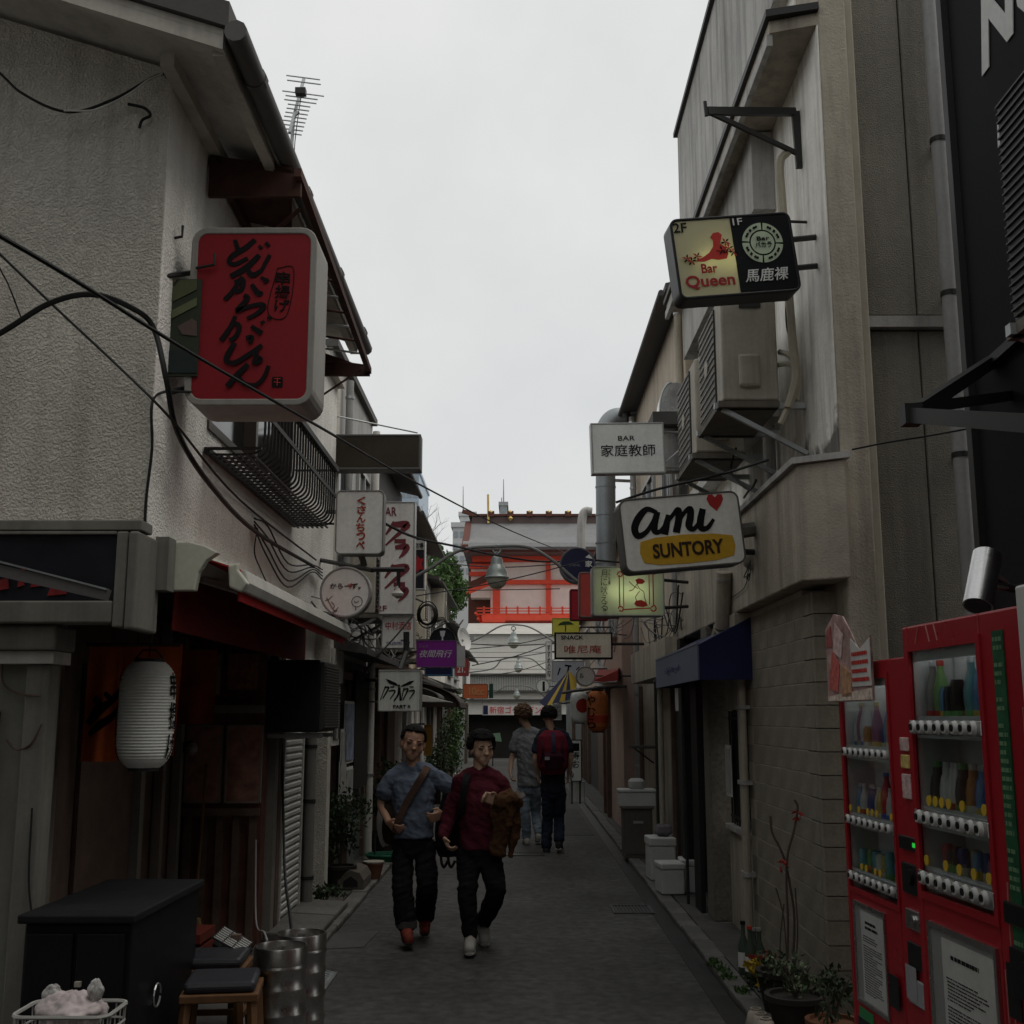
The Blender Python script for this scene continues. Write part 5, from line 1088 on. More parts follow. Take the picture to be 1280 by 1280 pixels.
# blue awning on the right house
o = thing('blue_awning', 'dark blue box awning over the doorway of the corner house', 'awning', (1.4, 9.3, 1.95))
blue = mat('awning_blue_shaded', (.016, .022, .075), .7, var=.15)  # sides and top of the cloth, shade put into the colour
blue_lit = mat('awning_blue_lit', (.14, .16, .22), .6, var=.12, scale=3)  # same cloth, painted paler as the lit front face
p = [at(872, 806, 8.55), at(822, 824, 11.0), at(822, 858, 11.0), at(874, 850, 8.55)]; xf = p[0].x
za = p[0].z; zb = p[3].z
part('front_panel', blue_lit, o, lambda b: b.box(xf - .012, xf, 8.5, 11.1, zb, za))
part('side_panel', blue, o, lambda b: b.prism([(xf + .001, zb), (1.72, zb), (1.72, za + .2), (xf + .001, za)], 8.49, 8.502)); part('top_panel', blue, o, lambda b: b.prism([(xf + .001, za), (1.72, za + .2), (1.72, za + .19), (xf + .001, za - .01)], 8.503, 11.09)); part('side_panel', blue, o, lambda b: b.prism([(xf + .001, zb), (1.72, zb), (1.72, za + .2), (xf + .001, za)], 11.091, 11.1))
mb = MB(); put_text(mb, 'Nightingale', -.5, .5, 0, .07, 0, 0, .1); m2_ = MB().add([(xf - .014 + y, 9.9 - x, z + zb + .09) for x, y, z in mb.v], mb.f); m2_.build('lettering', mat('faint_ink', (.1, .12, .2), .6), o, world=True)
part('edge_trim', mat('pale_blue_trim', (.2, .22, .28), .5), o, lambda b: b.bar((xf - .006, 8.5, za + .008), (xf - .006, 11.1, za + .008), .02, .014))

# =================================================================== row houses
win_glass = mat('row_window_glass', (.03, .035, .04), .1, var=.1, scale=1)
def row_house(name, label, side, X, Y0, Y1, zt, m, depth=3.5, eave=.25, roofm=None, winds=(), doors=(), canopy=None, trim=None, lower=None):
    s = -1 if side == 'L' else 1
    t = thing(name, label, 'building', (X + s * depth / 2, (Y0 + Y1) / 2, 0))
    zl = 2.3
    B('wall', m, t, X, X + s * depth, Y0 + .002, Y1 - .002, zl if lower else .04, zt)
    if lower: B('ground_floor_wall', lower, t, X + s * .05, X + s * depth, Y0 + .002, Y1 - .002, .04, zl - .003)
    if roofm: 
        P = [(X - s * eave, zt), (X + s * depth, zt + .25 * depth), (X + s * depth, zt + .25 * depth + .08), (X - s * eave, zt + .07)]
        part('roof', roofm, t, lambda b: b.prism(P, Y0 - .05, Y1 + .05))
        part('gutter', roof_m, t, lambda b: b.cyl((X - s * (eave + .04), Y0, zt - .02), (X - s * (eave + .04), Y1, zt - .02), .035, n=8))
    else:
        B('coping', roof_m, t, X - s * .06, X + s * depth, Y0 - .02, Y1 + .02, zt + .001, zt + .08)
    for (y0, y1, z0, z1) in winds:
        f_ = B('window', win_glass, t, X - s * .012, X - s * .002, y0, y1, z0, z1)
        for (a, b_, c_, d_) in ((y0 - .05, y0 - .001, z0 - .05, z1 + .05), (y1 + .001, y1 + .05, z0 - .05, z1 + .05), (y0, y1, z0 - .05, z0 - .001), (y0, y1, z1 + .001, z1 + .05), ((y0 + y1) / 2 - .02, (y0 + y1) / 2 + .02, z0, z1)):
            B('window_frame', trim or alu, f_, X - s * .04, X - s * .003, a, b_, c_, d_)
        B('sill', trim or alu, f_, X - s * .1, X - s * .003, y0 - .06, y1 + .06, z0 - .085, z0 - .052)
    for (y0, y1, dm) in doors:
        xx = X + s * (.05 if lower else 0)
        d_ = B('door', dm, t, xx - s * .03, xx - s * .002, y0, y1, .06, 2.02)
        B('door_frame', trim or brownm, d_, xx - s * .07, xx - s * .003, y0 - .07, y0 - .001, .05, 2.08); B('door_frame', trim or brownm, d_, xx - s * .07, xx - s * .003, y1 + .001, y1 + .07, .05, 2.08)
        B('lintel', trim or brownm, d_, xx - s * .09, xx - s * .003, y0 - .1, y1 + .1, 2.082, 2.16)
        part('handle', stainless, d_, lambda b: b.cyl((xx - s * .035, y0 + .1, .95), (xx - s * .06, y0 + .1, .95), .025, n=8))
    if canopy: 
        y0, y1, z, pr, cm_ = canopy
        part('canopy', cm_, t, lambda b: b.prism([(X - s * .002, z), (X - s * pr, z - .06), (X - s * pr, z), (X - s * .002, z + .18)], y0, y1))
    return t
grey_m = mat('grey_mortar', (.36, .355, .345), .85, streak=.4, bump=.2, bscale=50); tan_m = mat('tan_boards', (.45, .36, .26), .75, streak=.35, var=.15)
dkgrey = mat('dark_cladding', (.07, .068, .065), .7, streak=.3); offw = mat('offwhite_render', (.6, .58, .54), .8, streak=.4); brick_r = mat('brown_tile', (.16, .11, .09), .6, var=.25, scale=6)
slate = mat('slate_green', (.17, .19, .18), .8, var=.25, scale=3, streak=.4, scol=(.04, .04, .04)); pinkb = mat('pinkish_render', (.40, .29, .24), .8, streak=.2)
ddoor = mat('dull_door', (.035, .028, .025), .5); gdoor = mat('grey_door', (.14, .14, .14), .5); rdoor = mat('red_brown_door', (.09, .025, .02), .5); green_d = mat('teal_door', (.03, .06, .06), .5)
row_house('row_house', 'narrow grey rendered house next after the stucco house on the left', 'L', -1.86, 11.0, 14.2, 5.35, grey_m, winds=((11.4, 12.3, 3.2, 4.4), (12.9, 13.8, 3.3, 4.5)), doors=((11.9, 12.7, ddoor),), lower=slate, canopy=(11.1, 14.1, 2.35, .4, dkgrey))
row_house('row_house', 'dark clad house with brown tiled ground floor behind the tall brush sign', 'L', -1.82, 14.2, 17.6, 5.1, dkgrey, roofm=roof_m, winds=((14.8, 15.8, 3.1, 4.3),), doors=((15.2, 16.0, rdoor),), lower=brick_r, canopy=(14.3, 17.5, 2.3, .45, brownm))
row_house('row_house', 'tan boarded house with a sloping eave on the left side', 'L', -1.84, 17.6, 23, 4.85, tan_m, roofm=roof_m, eave=.3, winds=((18.3, 19.4, 3.1, 4.2), (20.5, 21.8, 3.1, 4.2)), doors=((19.0, 19.8, gdoor), (21.4, 22.2, ddoor)), lower=offw, canopy=(17.7, 22.9, 2.3, .35, dkgrey), trim=offw)
row_house('row_house', 'pale house with grey windows past the tan house on the left', 'L', -1.84, 23, 29, 4.4, offw, roofm=roof_m, winds=((23.6, 24.8, 2.9, 3.9), (26, 27.4, 2.9, 3.9)), doors=((24, 24.8, green_d), (27, 27.8, ddoor)), lower=grey_m, canopy=(23.1, 28.9, 2.3, .5, roof_m))
row_house('row_house', 'small grey house far along the left side of the alley', 'L', -1.84, 29, 36, 4.0, grey_m, roofm=roof_m, winds=((30, 31.4, 2.8, 3.6), (33, 34.4, 2.8, 3.6)), doors=((31, 31.8, rdoor),), lower=dkgrey)
row_house('row_house', 'last low house on the left before the white hall', 'L', -1.84, 36, 44, 3.7, offw, roofm=roof_m, winds=((38, 40, 2.5, 3.3),), doors=((41, 41.9, ddoor),), lower=slate)
row_house('row_house', 'tan two storey house with ducts behind the framed white bar sign', 'R', 1.78, 11.7, 17.2, 6.2, mat('warm_tan_render', (.5, .43, .34), .8, streak=.35), roofm=roof_m, eave=.2, winds=((12.6, 13.6, 3.6, 4.8), (14.6, 15.8, 3.6, 4.8)), doors=((12.6, 13.4, ddoor),), lower=r_beige)
B('lintel_band', r_beige, bpy.data.objects['row_house.006'], 1.5, 1.777, 11.75, 15.4, 2.12, 2.5)
row_house('row_house', 'pinkish rendered house behind the orange lantern on the right', 'R', 1.55, 17.2, 21, 4.3, pinkb, roofm=roof_m, eave=.25, winds=((18, 19.2, 3, 4),), doors=((19.6, 20.4, rdoor),))
row_house('row_house', 'grey house behind the snack sign on the right', 'R', 1.72, 21, 26, 4.6, grey_m, roofm=roof_m, winds=((22, 23, 3, 4.1), (24, 25, 3, 4.1)), doors=((22.5, 23.3, ddoor),), lower=brick_r)
row_house('row_house', 'brown house far along the right side of the alley', 'R', 1.74, 26, 33, 4.2, tan_m, roofm=roof_m, winds=((28, 29.4, 2.9, 3.8),), doors=((29, 29.8, gdoor), (31, 31.8, rdoor)), lower=dkgrey)
row_house('row_house', 'last house on the right before the white hall', 'R', 1.76, 33, 44, 3.9, offw, roofm=roof_m, winds=((35, 36.4, 2.7, 3.5), (40, 41.4, 2.7, 3.5)), doors=((37, 37.8, ddoor),), lower=slate)
# houses beside and behind the viewpoint (they close the street)
row_house('row_house', 'plain grey house just outside the left edge of the view', 'L', -2.3, -12, 3.6, 7.0, grey_m)
row_house('row_house', 'plain house closing the lane behind the viewpoint', 'L', 6, -24, -12, 7.0, grey_m, depth=12)

# ------------------------------------------------------------------- left hanging signs
S = Sign('hanging_sign', 'long blank dark brown sign box below the hood frame', (417, 545, 527, 590), 11.0, .2, mat('dark_sign_frame', (.10, .10, .098), .5), mat('dark_bronze_face', (.035, .028, .02), .45, var=.3), .006, .02); S.arm([at(405, 517, 10.9), at(522, 541, 11)], .008, galv); S.arm([at(417, 560, 11.05), at(400, 560, X=-1.85)], .02)
wsign = mat('sign_white_left', (.85, .85, .81), .5, streak=.12, scol=(.3, .3, .27))
S = Sign('hanging_sign', 'white rounded sign with a column of red hiragana under the window guard', (421, 614, 481, 695), 9.35, .16, mat('frame_taupe', (.26, .25, .24), .5, streak=.3), wsign, .045, .012)
S.text('くさんちっべ', (447, 622, 458, 689), mat('red_brown_ink', (.36, .06, .035), .6), .025, vertical=True, jit=.05)
S.arm([at(452, 696, 9.4), at(455, 705, 9.5), at(440, 712, X=-1.8)], .03, cream); S.arm([at(425, 640, 9.42), at(408, 640, X=-1.79)], .02)
S = Sign('hanging_sign', 'round white sign with small cartoon drawings beside the awning end', (401, 709, 465, 773), 9.0, .13, mat('round_rim', (.30, .30, .29), .45), wsign, rim=.018, rnd=True)
S.text('からーず。', (414, 730, 452, 737), ink, .01); S.text('す', (436, 730, 444, 736), ink_red, .01, lift=.002)
S.stroke([[(410,748),(414,755),(420,764),(425,760)], [(408,752),(413,750),(417,746)], [(416,753),(420,758),(418,762)], [(412,764),(418,766),(424,764)]], .8, mat('grey_brown_ink', (.12, .10, .09), .6), 'doodle'); S.stroke([[(c_ * 6.5 + 448, s_ * 6.5 + 753) for c_, s_ in [(math.cos(a * .63), math.sin(a * .63)) for a in range(11)]], [(444, 752), (447, 754), (450, 752)], [(446, 758), (447, 764)]], .8, MATS['grey_brown_ink'], 'doodle')
S.arm([at(466, 712, 9.1), at(506, 712, 9.1)], .02); S.arm([at(498, 712, 9.1), at(498, 742, 9.1)], .016); S.arm([at(466, 713, 9.1), at(400, 700, X=-1.79)], .02)
o = thing('round_lamp', 'small lamp head hanging from the arm beside the round white sign', 'lamp', at(497, 745, 9.1)); part('shade', white_paint, o, lambda b: b.lathe([(.045, 0), (.05, .02), (.02, .05), (.015, .08)], at(497, 745, 9.1), 14), smooth=True); part('bulb', mat('pale_bulb', (.5, .5, .45), .3), o, lambda b: b.lathe([(.01, -.02), (.03, -.005), (.035, .005)], at(497, 745, 9.1), 10), smooth=True)
tallw = mat('sign_white_tall', (.84, .81, .78), .55, streak=.25, scol=(.3, .27, .25)); plum = mat('plum_ink', (.20, .04, .05), .6)
S = Sign('hanging_sign', 'tall white sign with plum brush katakana on the left side', (476, 628, 519, 769), 12.0, .2, alu, tallw, .006, .012)
S.text('BAR', (476, 635, 496, 646), plum, .01)
def kura(dy): return [[(494,652+dy,6),(487,662+dy,4),(483,668+dy,2)], [(493,655+dy,7),(509,655+dy,9),(503,663+dy,6),(493,672+dy,4),(483,681+dy,2)], [(494,676+dy,5),(508,676+dy,6)], [(495,684+dy,5),(509,683+dy,8),(505,692+dy,5),(500,697+dy,1.5)]]
S.stroke(kura(2) + kura(56), 5, plum)
S.text('2F', (474, 758, 486, 765), plum, .01); S.arm([at(476, 650, 12.05), at(455, 650, X=-1.85)], .02); S.arm([at(476, 740, 12.05), at(458, 740, X=-1.85)], .02)
S = Sign('hanging_sign', 'white liquor shop sign with red characters and blue phone number under the tall sign', (478, 771, 519, 811), 12.05, .18, alu, tallw, .006, .012)
S.text('中村酒店', (483, 778, 515, 788), ink_red, .004); S.text('新宿店', (502, 800, 513, 802.5), mat('blue_ink', (.03, .06, .2), .6), 0); S.text('TEL(3273)-1957', (484, 803, 514, 807), MATS['blue_ink'], .01); S.arm([at(478, 790, 12.1), at(458, 790, X=-1.85)], .02)
S = Sign('hanging_sign', 'grey white square sign with a winged dragonfly mark and black katakana', (474, 838, 527, 889), 11.1, .18, mat('pale_frame', (.33, .33, .31), .5, streak=.3), mat('sign_greyish', (.68, .69, .64), .55, streak=.35, scol=(.2, .2, .18)), .012, .012)
S.poly([[(483,849),(487,850),(496,854),(500,858),(494,857),(488,855)], [(519,851),(513,852),(505,856),(501,859),(507,858),(514,856)]], ink, 'wings')
S.stroke([[(483,858,1.5),(477,875,1)], [(482,860,2),(487,860,2),(480,873,1.5)], [(489,859,1.5),(494,859,1.5)], [(487,864,1.5),(495,864,2),(489,874,1)], [(500,856,2),(499,868,2.5),(494,876,1.5)], [(501,860,1.5),(502,876,2.5)], [(506,860,1.5),(503,876,1)], [(506,862,2),(511,862,2),(505,875,1.5)], [(513,859,1.5),(518,859,1.5)], [(512,864,1.5),(519,864,2),(513,874,1)]], 2, ink)
S.text('PART II', (493, 881, 514, 885), ink, .03); S.arm([at(474, 850, 11.15), at(458, 850, X=-1.85)], .02); S.arm([at(500, 838, 11.1), at(508, 815, 11.3), at(508, 790, 11.3)], .03)
S = Sign('hanging_sign', 'purple sign with white slanted characters on the left', (521, 801, 571, 834), 14.6, .17, mat('purple_frame', (.12, .05, .13), .5), mat('purple', (.18, .02, .22), .45), .015, .008)
S.text('夜間飛行', (525, 813, 566, 822), wht, -.005, .3); S.text('Snack', (524, 806, 536, 810), mat('pale_purple', (.3, .15, .3), .6), -.005, .3); S.arm([at(521, 815, 14.65), at(500, 815, X=-1.82)], .02)
MB().box(S.w / 2 + .002, S.w / 2 + .1, -.05, .15, -.16, .1).build('side_lamp_box', mat('milky_white', (.45, .45, .46), .4), S.root)
S = Sign('hanging_sign', 'round black sign with a white goblet above the purple sign', (537, 785, 570, 818), 15.8, .15, ink, mat('gloss_black', (.012, .012, .016), .3), rim=.02, rnd=True)
S.poly([[(550, 789), (557, 789), (556, 795), (554.4, 797), (554.4, 803), (552.6, 803), (552.6, 797), (551, 795)]], mat('lavender_white', (.45, .45, .5), .5), 'goblet'); S.arm([at(537, 800, 15.85), at(515, 800, X=-1.82)], .015)
S = Sign('hanging_sign', 'dark navy sign with a cyan edge under the purple sign', (531, 829, 566, 845), 16.6, .15, mat('cyan_frame', (.02, .10, .2), .5), mat('navy_face', (.015, .02, .06), .4), .005, .02); S.text('スナック  あかね', (537, 832, 561, 836), MATS['pale_purple'], 0); S.arm([at(531, 837, 16.65), at(512, 837, X=-1.82)])
S = Sign('hanging_sign', 'small red sign with white numerals right of the purple sign', (569, 824, 586, 845), 19.0, .15, mat('red_frame2', (.2, .05, .05), .5), mat('sign_red_b', (.33, .06, .06), .5), .02, .012); S.text('21.', (572, 833, 582, 841), wht, .02); S.arm([at(569, 835, 19.05), at(545, 835, X=-1.84)])
S = Sign('hanging_sign', 'orange sign with pale rounded lettering above the far left greenery', (579, 855, 610, 873), 20.5, .15, mat('orange_frame', (.3, .09, .04), .5), mat('orange_face', (.55, .15, .06), .5), .02, .008); S.text('10cc', (586, 859, 605, 869), mat('peach_ink', (.5, .28, .12), .6), .01, -.1)
MB().box(S.w / 2 + .02, S.w / 2 + .09, -.02, .12, -.12, .13).build('green_side_board', mat('bottle_green', (.02, .06, .045), .5), S.root); S.arm([at(579, 862, 20.55), at(553, 862, X=-1.84)])
S = Sign('hanging_sign', 'narrow sign with a red flower on black behind the tall brush sign', (516, 676, 532, 738), 17.3, .2, alu, mat('flower_black', (.012, .012, .014), .4), .006, .02)
S.poly([[(517, 677), (531, 677), (531, 688), (517, 688)]], offw, 'white_top'); S.text('劇場', (518, 679, 530, 687), ink, .01, lift=.004)
S.poly([[(524 + (7 if k % 2 else 4) * math.cos(k * .63), 706 + (12 if k % 2 else 7) * math.sin(k * .63)) for k in range(10)]], mat('flower_red', (.32, .015, .02), .5), 'red_flower'); S.arm([at(516, 700, 17.35), at(500, 700, X=-1.84)], .02)
# curved awnings on the left
for (lb, u0, v0, u1, v1, Y0, Y1, c_) in (('brown quarter round awning over a far left doorway', 545, 851, 575, 884, 16.8, 19, (.06, .045, .04)), ('small dark barrel awning with a pale lining left of the brown one', 527, 855, 548, 872, 15.0, 16.3, (.10, .095, .085))):
    o = thing('curved_awning', lb, 'awning', at(u0, v1, Y0)); zb = at(u1, v1, Y0).z; zt_ = at(u0, v0, Y0).z; xf = at(u1, v1, Y0).x; xb = -1.8
    P = [(xf + (xb - xf) * (1 - math.cos(i * math.pi / 16)), zb + (zt_ - zb) * math.sin(i * math.pi / 16)) for i in range(9)]; Q = [(x - .02, z - .02) for x, z in reversed(P)]
    part('canvas', mat('awn_%d' % int(c_[0] * 1000), c_, .7), o, lambda b: b.prism(P + Q, Y0, Y1)); part('rib', MATS['awn_%d' % int(c_[0] * 1000)], o, lambda b: b.tube([(x, Y0 - .01, z) for x, z in P], .015, 5)); part('end_cloth', MATS['awn_%d' % int(c_[0] * 1000)], o, lambda b: b.prism(P + [(xb, zb)], Y0 + .01, Y0 + .02))
o = thing('pale_awning', 'pale grey triangular awning wing behind the dragonfly sign', 'awning', at(545, 875, 13.6)); a_, b_, c_ = at(527, 868, 13.6), at(527, 877, 13.6), at(560, 877, 13.9)
part('canvas', offw, o, lambda b: b.add([a_, b_, c_, a_ + Vector((0, 1.2, 0)), b_ + Vector((0, 1.2, 0)), c_ + Vector((0, 1.2, 0))], [(0, 1, 2), (5, 4, 3), (0, 3, 4, 1), (1, 4, 5, 2), (2, 5, 3, 0)])); part('arm', galv, o, lambda b: b.cyl(b_, Vector((-1.8, 13.8, b_.z)), .012, n=5))
# coil of cable, satellite dish
o = thing('cable_coil', 'coil of black cable hanging on the left wall above the goblet sign', 'cable', at(535, 770, 15))
rn = random.Random(2)
for k in range(5):
    cc = at(534, 768, 15.0); r_ = .11 + .012 * k; sq = rn.uniform(.9, 1.15)
    part('loop', rubber, o, lambda b: b.tube([cc + Vector((r_ * .85 * math.cos(a), k * .012, r_ * sq * math.sin(a))) for a in [i * .35 for i in range(19)]], .009, 5))
part('hook', steel_black, o, lambda b: b.bar(at(528, 752, 15), at(512, 745, X=-1.82), .02, .02))
o = thing('satellite_dish', 'white satellite dish on the left wall in front of the shrine', 'satellite dish', at(582, 805, 22)); dc = at(579, 799, 22); Mx = Vector((.85, -.45, .25)).to_track_quat('Z', 'Y').to_matrix()
part('dish', mat('dish_white', (.5, .5, .48), .5), o, lambda b: b.lathe([(.001, -.05), (.12, -.035), (.2, .0), (.23, .03), (.225, .035), (.19, .01), (.11, -.022), (.001, -.035)], dc, 20, M=Mx), smooth=True); part('feed', galv, o, lambda b: (b.cyl(dc + Mx @ Vector((0, .2, 0)), at(589, 797, 21.9), .012, n=5), b.cbox(at(590, 797, 21.9), (.08, .06, .1)))); part('arm', galv, o, lambda b: b.tube([dc, dc + Vector((-.1, .1, -.2)), Vector((-1.82, 22.1, dc.z - .2))], .02, 6))

# ------------------------------------------------------------------- ducts on the right
o = thing('exhaust_duct', 'big grey vertical exhaust duct with elbow behind the framed white sign', 'duct', at(758, 720, 16.9))
pts = [at(758, 712, 16.9), at(757, 600, 16.9), at(757, 545, 16.9), at(760, 531, 16.9), at(768, 523, 16.9), at(780, 522, 16.9), at(800, 524, 16.95)]
dm_ = mat('duct_grey', (.26, .28, .29), .5, .5, streak=.3)
part('duct', dm_, o, lambda b: b.tube(spline(pts, 5), .15, 18), smooth=True)
for v in (575, 610, 645, 680, 705): part('seam', dm_, o, lambda b: b.cyl(at(757, v, 16.9), at(757, v - 2, 16.9), .157, n=18))
part('rust_collar', rust, o, lambda b: b.cyl(at(783, 522, 16.9), at(787, 522, 16.9), .156, n=18))
part('bracket', galv, o, lambda b: b.bar(at(757, 600, 16.9), Vector((1.78, 17, at(757, 600, 16.9).z)), .04, .04))
o = thing('vent_hood', 'shiny stainless vent hood with curved back on the tan house', 'vent', at(842, 520, 11.75)); hx0 = at(824, 517, 11.75); hx1 = at(854, 480, 11.75); ww = hx1.x - hx0.x
P = [(hx0.x, hx0.z)] + [(hx0.x + ww * .5 - ww * .5 * math.cos(a), hx0.z + (hx1.z - hx0.z) * math.sin(a)) for a in [math.pi / 2 * i / 8 for i in range(1, 9)]] + [(hx0.x + ww * .93, hx1.z), (hx0.x + ww * .93, hx0.z)]
part('shell', stainless, o, lambda b: b.prism(P, 11.7, 12.0), smooth=False); part('seam', galv, o, lambda b: b.tube([(x, 11.695, z) for x, z in P[:-2]], .012, 5)); part('base_box', dkgrey, o, lambda b: b.box(hx0.x - .08, hx1.x + .05, 11.65, 12.1, hx0.z - .14, hx0.z - .003))
o = tag(MB().cyl(at(852, 690, 11.72), at(857, 482, 11.72), .05, n=10).build('drain_pipe', dkgrey, smooth=True), 'dark drain pipe between the corner house and the tan house', 'pipe')
o = tag(MB().tube(spline([at(726, 700, 20), at(727, 655, 20), at(731, 640, 20), at(740, 640, 20)]), .08, 10).build('vent_pipe', r_conc, smooth=True), 'short grey vent pipe with bent top left of the big duct', 'pipe')

# ------------------------------------------------------------------- arched street lamps
lampg = mat('lamp_green_grey', (.24, .27, .26), .3, .2, spec=.5); lampgl = glassmat('lamp_globe_glass', (.75, .78, .66), .25); lampw = mat('lamp_globe_milky', (.5, .5, .40), .25, spec=.5)
def arch(label, Y, uv, lamp, r, kind):
    t = thing('arched_street_lamp', label, 'street lamp', (0, Y, 0), group='arched lamps spanning the alley')
    P = [Vector((-1.84, Y, at(uv[0][0], uv[0][1], Y).z))] + [at(u, v, Y) for u, v in uv[1:-1]] + [Vector((1.74, Y, at(uv[-1][0], uv[-1][1], Y).z))]
    part('arch_pipe', mat('arch_grey', (.17, .17, .165), .5, .4), t, lambda b: b.tube(spline(P, 6), .022, 7), smooth=True)
    c_ = at(*lamp, Y)
    part('hanger', lampg, t, lambda b: b.tube([c_ + Vector((0, 0, r * 2.4)), c_ + Vector((0, 0, r * 1.2))], r * .14, 8))
    part('cap', lampg, t, lambda b: b.lathe([(r * .1, r * 1.98), (r * .42, r * 1.85), (r * .55, r * 1.55), (r * .56, r * 1.18), (r * .6, r * 1.1), (r * .82, r * .8), (r * .97, r * .42), (r * 1.02, 0.01), (r * 1.14, -.005), (r * 1.14, -.02), (r, -.02)], c_, 20), smooth=True)
    part('globe', lampw, t, lambda b: b.lathe([(r * .99, -.021), (r * .95, -r * .4), (r * .75, -r * .8), (r * .4, -r * 1.08), (.005, -r * 1.15)], c_, 20), smooth=True)
    part('ornament', lampg, t, lambda b: b.tube([c_ + Vector((r * .4 * math.cos(a), 0, r * 2.6 + r * .4 * math.sin(a))) for a in [i * .7 for i in range(10)]], r * .1, 5))
arch('nearest arched lamp pipe over the alley with a big grey and glass globe', 14.2, [(478, 748), (530, 715), (575, 688), (620, 683), (660, 684), (690, 700), (735, 735), (800, 770)], (621, 721), .135, 0)
arch('second arched lamp over the alley with a dull round globe', 30, [(575, 815), (600, 797), (625, 783), (643, 781), (662, 784), (685, 797), (700, 808), (722, 826)], (642, 803), .14, 1)
arch('third arched lamp, small pale globe below the second', 37, [(595, 842), (615, 836), (628, 824), (648, 822), (665, 824), (677, 834), (690, 842), (712, 850)], (648, 835), .13, 1)
arch('farthest arched lamp, small globe just above the white banner', 42, [(602, 875), (618, 865), (632, 858), (646, 857), (660, 858), (675, 866), (685, 874), (705, 880)], (646, 869), .12, 1)

# ------------------------------------------------------------------- white hall closing the alley, banner
hall = thing('white_hall', 'white horizontally banded hall closing the far end of the alley', 'building', (0, 50, 0))
hw = mat('hall_white', (.66, .64, .58), .7, var=.05, streak=.12, scol=(.3, .29, .26)); hgrey = mat('hall_slats_grey', (.33, .33, .32), .7)
Yh = 47.6
def hz(v): return at(640, v, Yh).z
B('wall', hw, hall, -7, 7, Yh, Yh + 6, hz(893), hz(793))
part('roof', mat('hall_roof', (.36, .35, .32), .7), hall, lambda b: b.prism([(Yh - .3, hz(793)), (Yh + 3, hz(772)), (Yh + 6.3, hz(793))], -2.2, 7.2, 'yz'))
for (v0, v1, m_) in ((842, 844, dkgrey), (863, 865, dkgrey), (874, 875.5, dkgrey)):
    B('band', m_, hall, -6.9, 6.9, Yh - .25, Yh - .01, hz(v1), hz(v0))
zb0, zb1 = hz(863), hz(844.5)
sl_ = MB().box(-.02, .02, -.03, .03, 0, zb1 - zb0).build('slat', hgrey, hall)
for i in range(60):
    l = Vector((-3 + i * .1, Yh - .05, zb0)) - hall.location
    if i == 0: sl_.location = l
    else: again(sl_, l, hall)
for v in (805, 815, 826, 836): B('board_joint', mat('joint_grey', (.3, .3, .28), .8), hall, -6.9, 6.9, Yh - .015, Yh - .002, hz(v + .4), hz(v))
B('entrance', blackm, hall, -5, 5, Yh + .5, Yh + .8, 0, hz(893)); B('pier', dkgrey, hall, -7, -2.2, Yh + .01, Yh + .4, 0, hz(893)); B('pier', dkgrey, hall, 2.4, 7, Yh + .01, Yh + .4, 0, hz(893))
S = Sign('banner_sign', 'white banner with red lettering across the far end of the alley', (603, 881, 690, 894), 46.8, .1, mat('banner_frame', (.3, .28, .27), .5), mat('banner_white', (.55, .50, .47), .6), .01, .02)
S.text('新宿ゴールデン街', (612, 883, 686, 892), mat('banner_red', (.45, .03, .05), .6), .008); S.poly([[(604, 882), (610, 882), (610, 893), (604, 893)]], navy, 'blue_mark'); S.arm([at(603, 880, 46.9), at(603, 870, 47.3)]); S.arm([at(690, 880, 46.9), at(690, 870, 47.3)])

# ------------------------------------------------------------------- vermilion shrine hall behind
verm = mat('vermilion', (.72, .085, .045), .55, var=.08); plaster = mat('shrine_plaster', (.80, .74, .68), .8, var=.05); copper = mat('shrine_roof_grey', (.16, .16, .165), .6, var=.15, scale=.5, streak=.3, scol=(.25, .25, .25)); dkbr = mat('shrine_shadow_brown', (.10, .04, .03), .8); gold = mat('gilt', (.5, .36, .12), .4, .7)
Ys = 62.0
def sp(u, v, Y=Ys): return at(u, v, Y)
SH = thing('shrine_hall', 'vermilion and white shrine hall with grey roof behind the alley', 'shrine', (0, 66, 0))
x0 = sp(613, 740).x; x1 = sp(790, 740).x
B('plaster_wall', plaster, SH, x0, x1, Ys + .3, Ys + 10, sp(640, 800).z, sp(640, 700).z)
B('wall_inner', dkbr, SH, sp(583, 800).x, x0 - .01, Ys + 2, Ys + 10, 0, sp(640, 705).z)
B('wall_lower', plaster, SH, sp(588, 800).x, x1, Ys + .6, Ys + 9, 0, sp(640, 801).z)
for u, w_ in ((620.5, 9), (685.5, 6), (745, 6)):
    B('pillar', verm, SH, sp(u - w_ / 2, 740).x, sp(u + w_ / 2, 740).x, Ys, Ys + .35, sp(640, 800).z, sp(640, 695).z)
for v0, v1, ua, ub in ((725, 730, 600, 790), (695, 702, 590, 790), (767, 776, 603, 790), (786, 790, 612, 790)):
    B('beam', verm, SH, sp(ua, 740).x, sp(ub, 740).x, Ys - .1, Ys + .29, sp(640, v1).z, sp(640, v0).z)
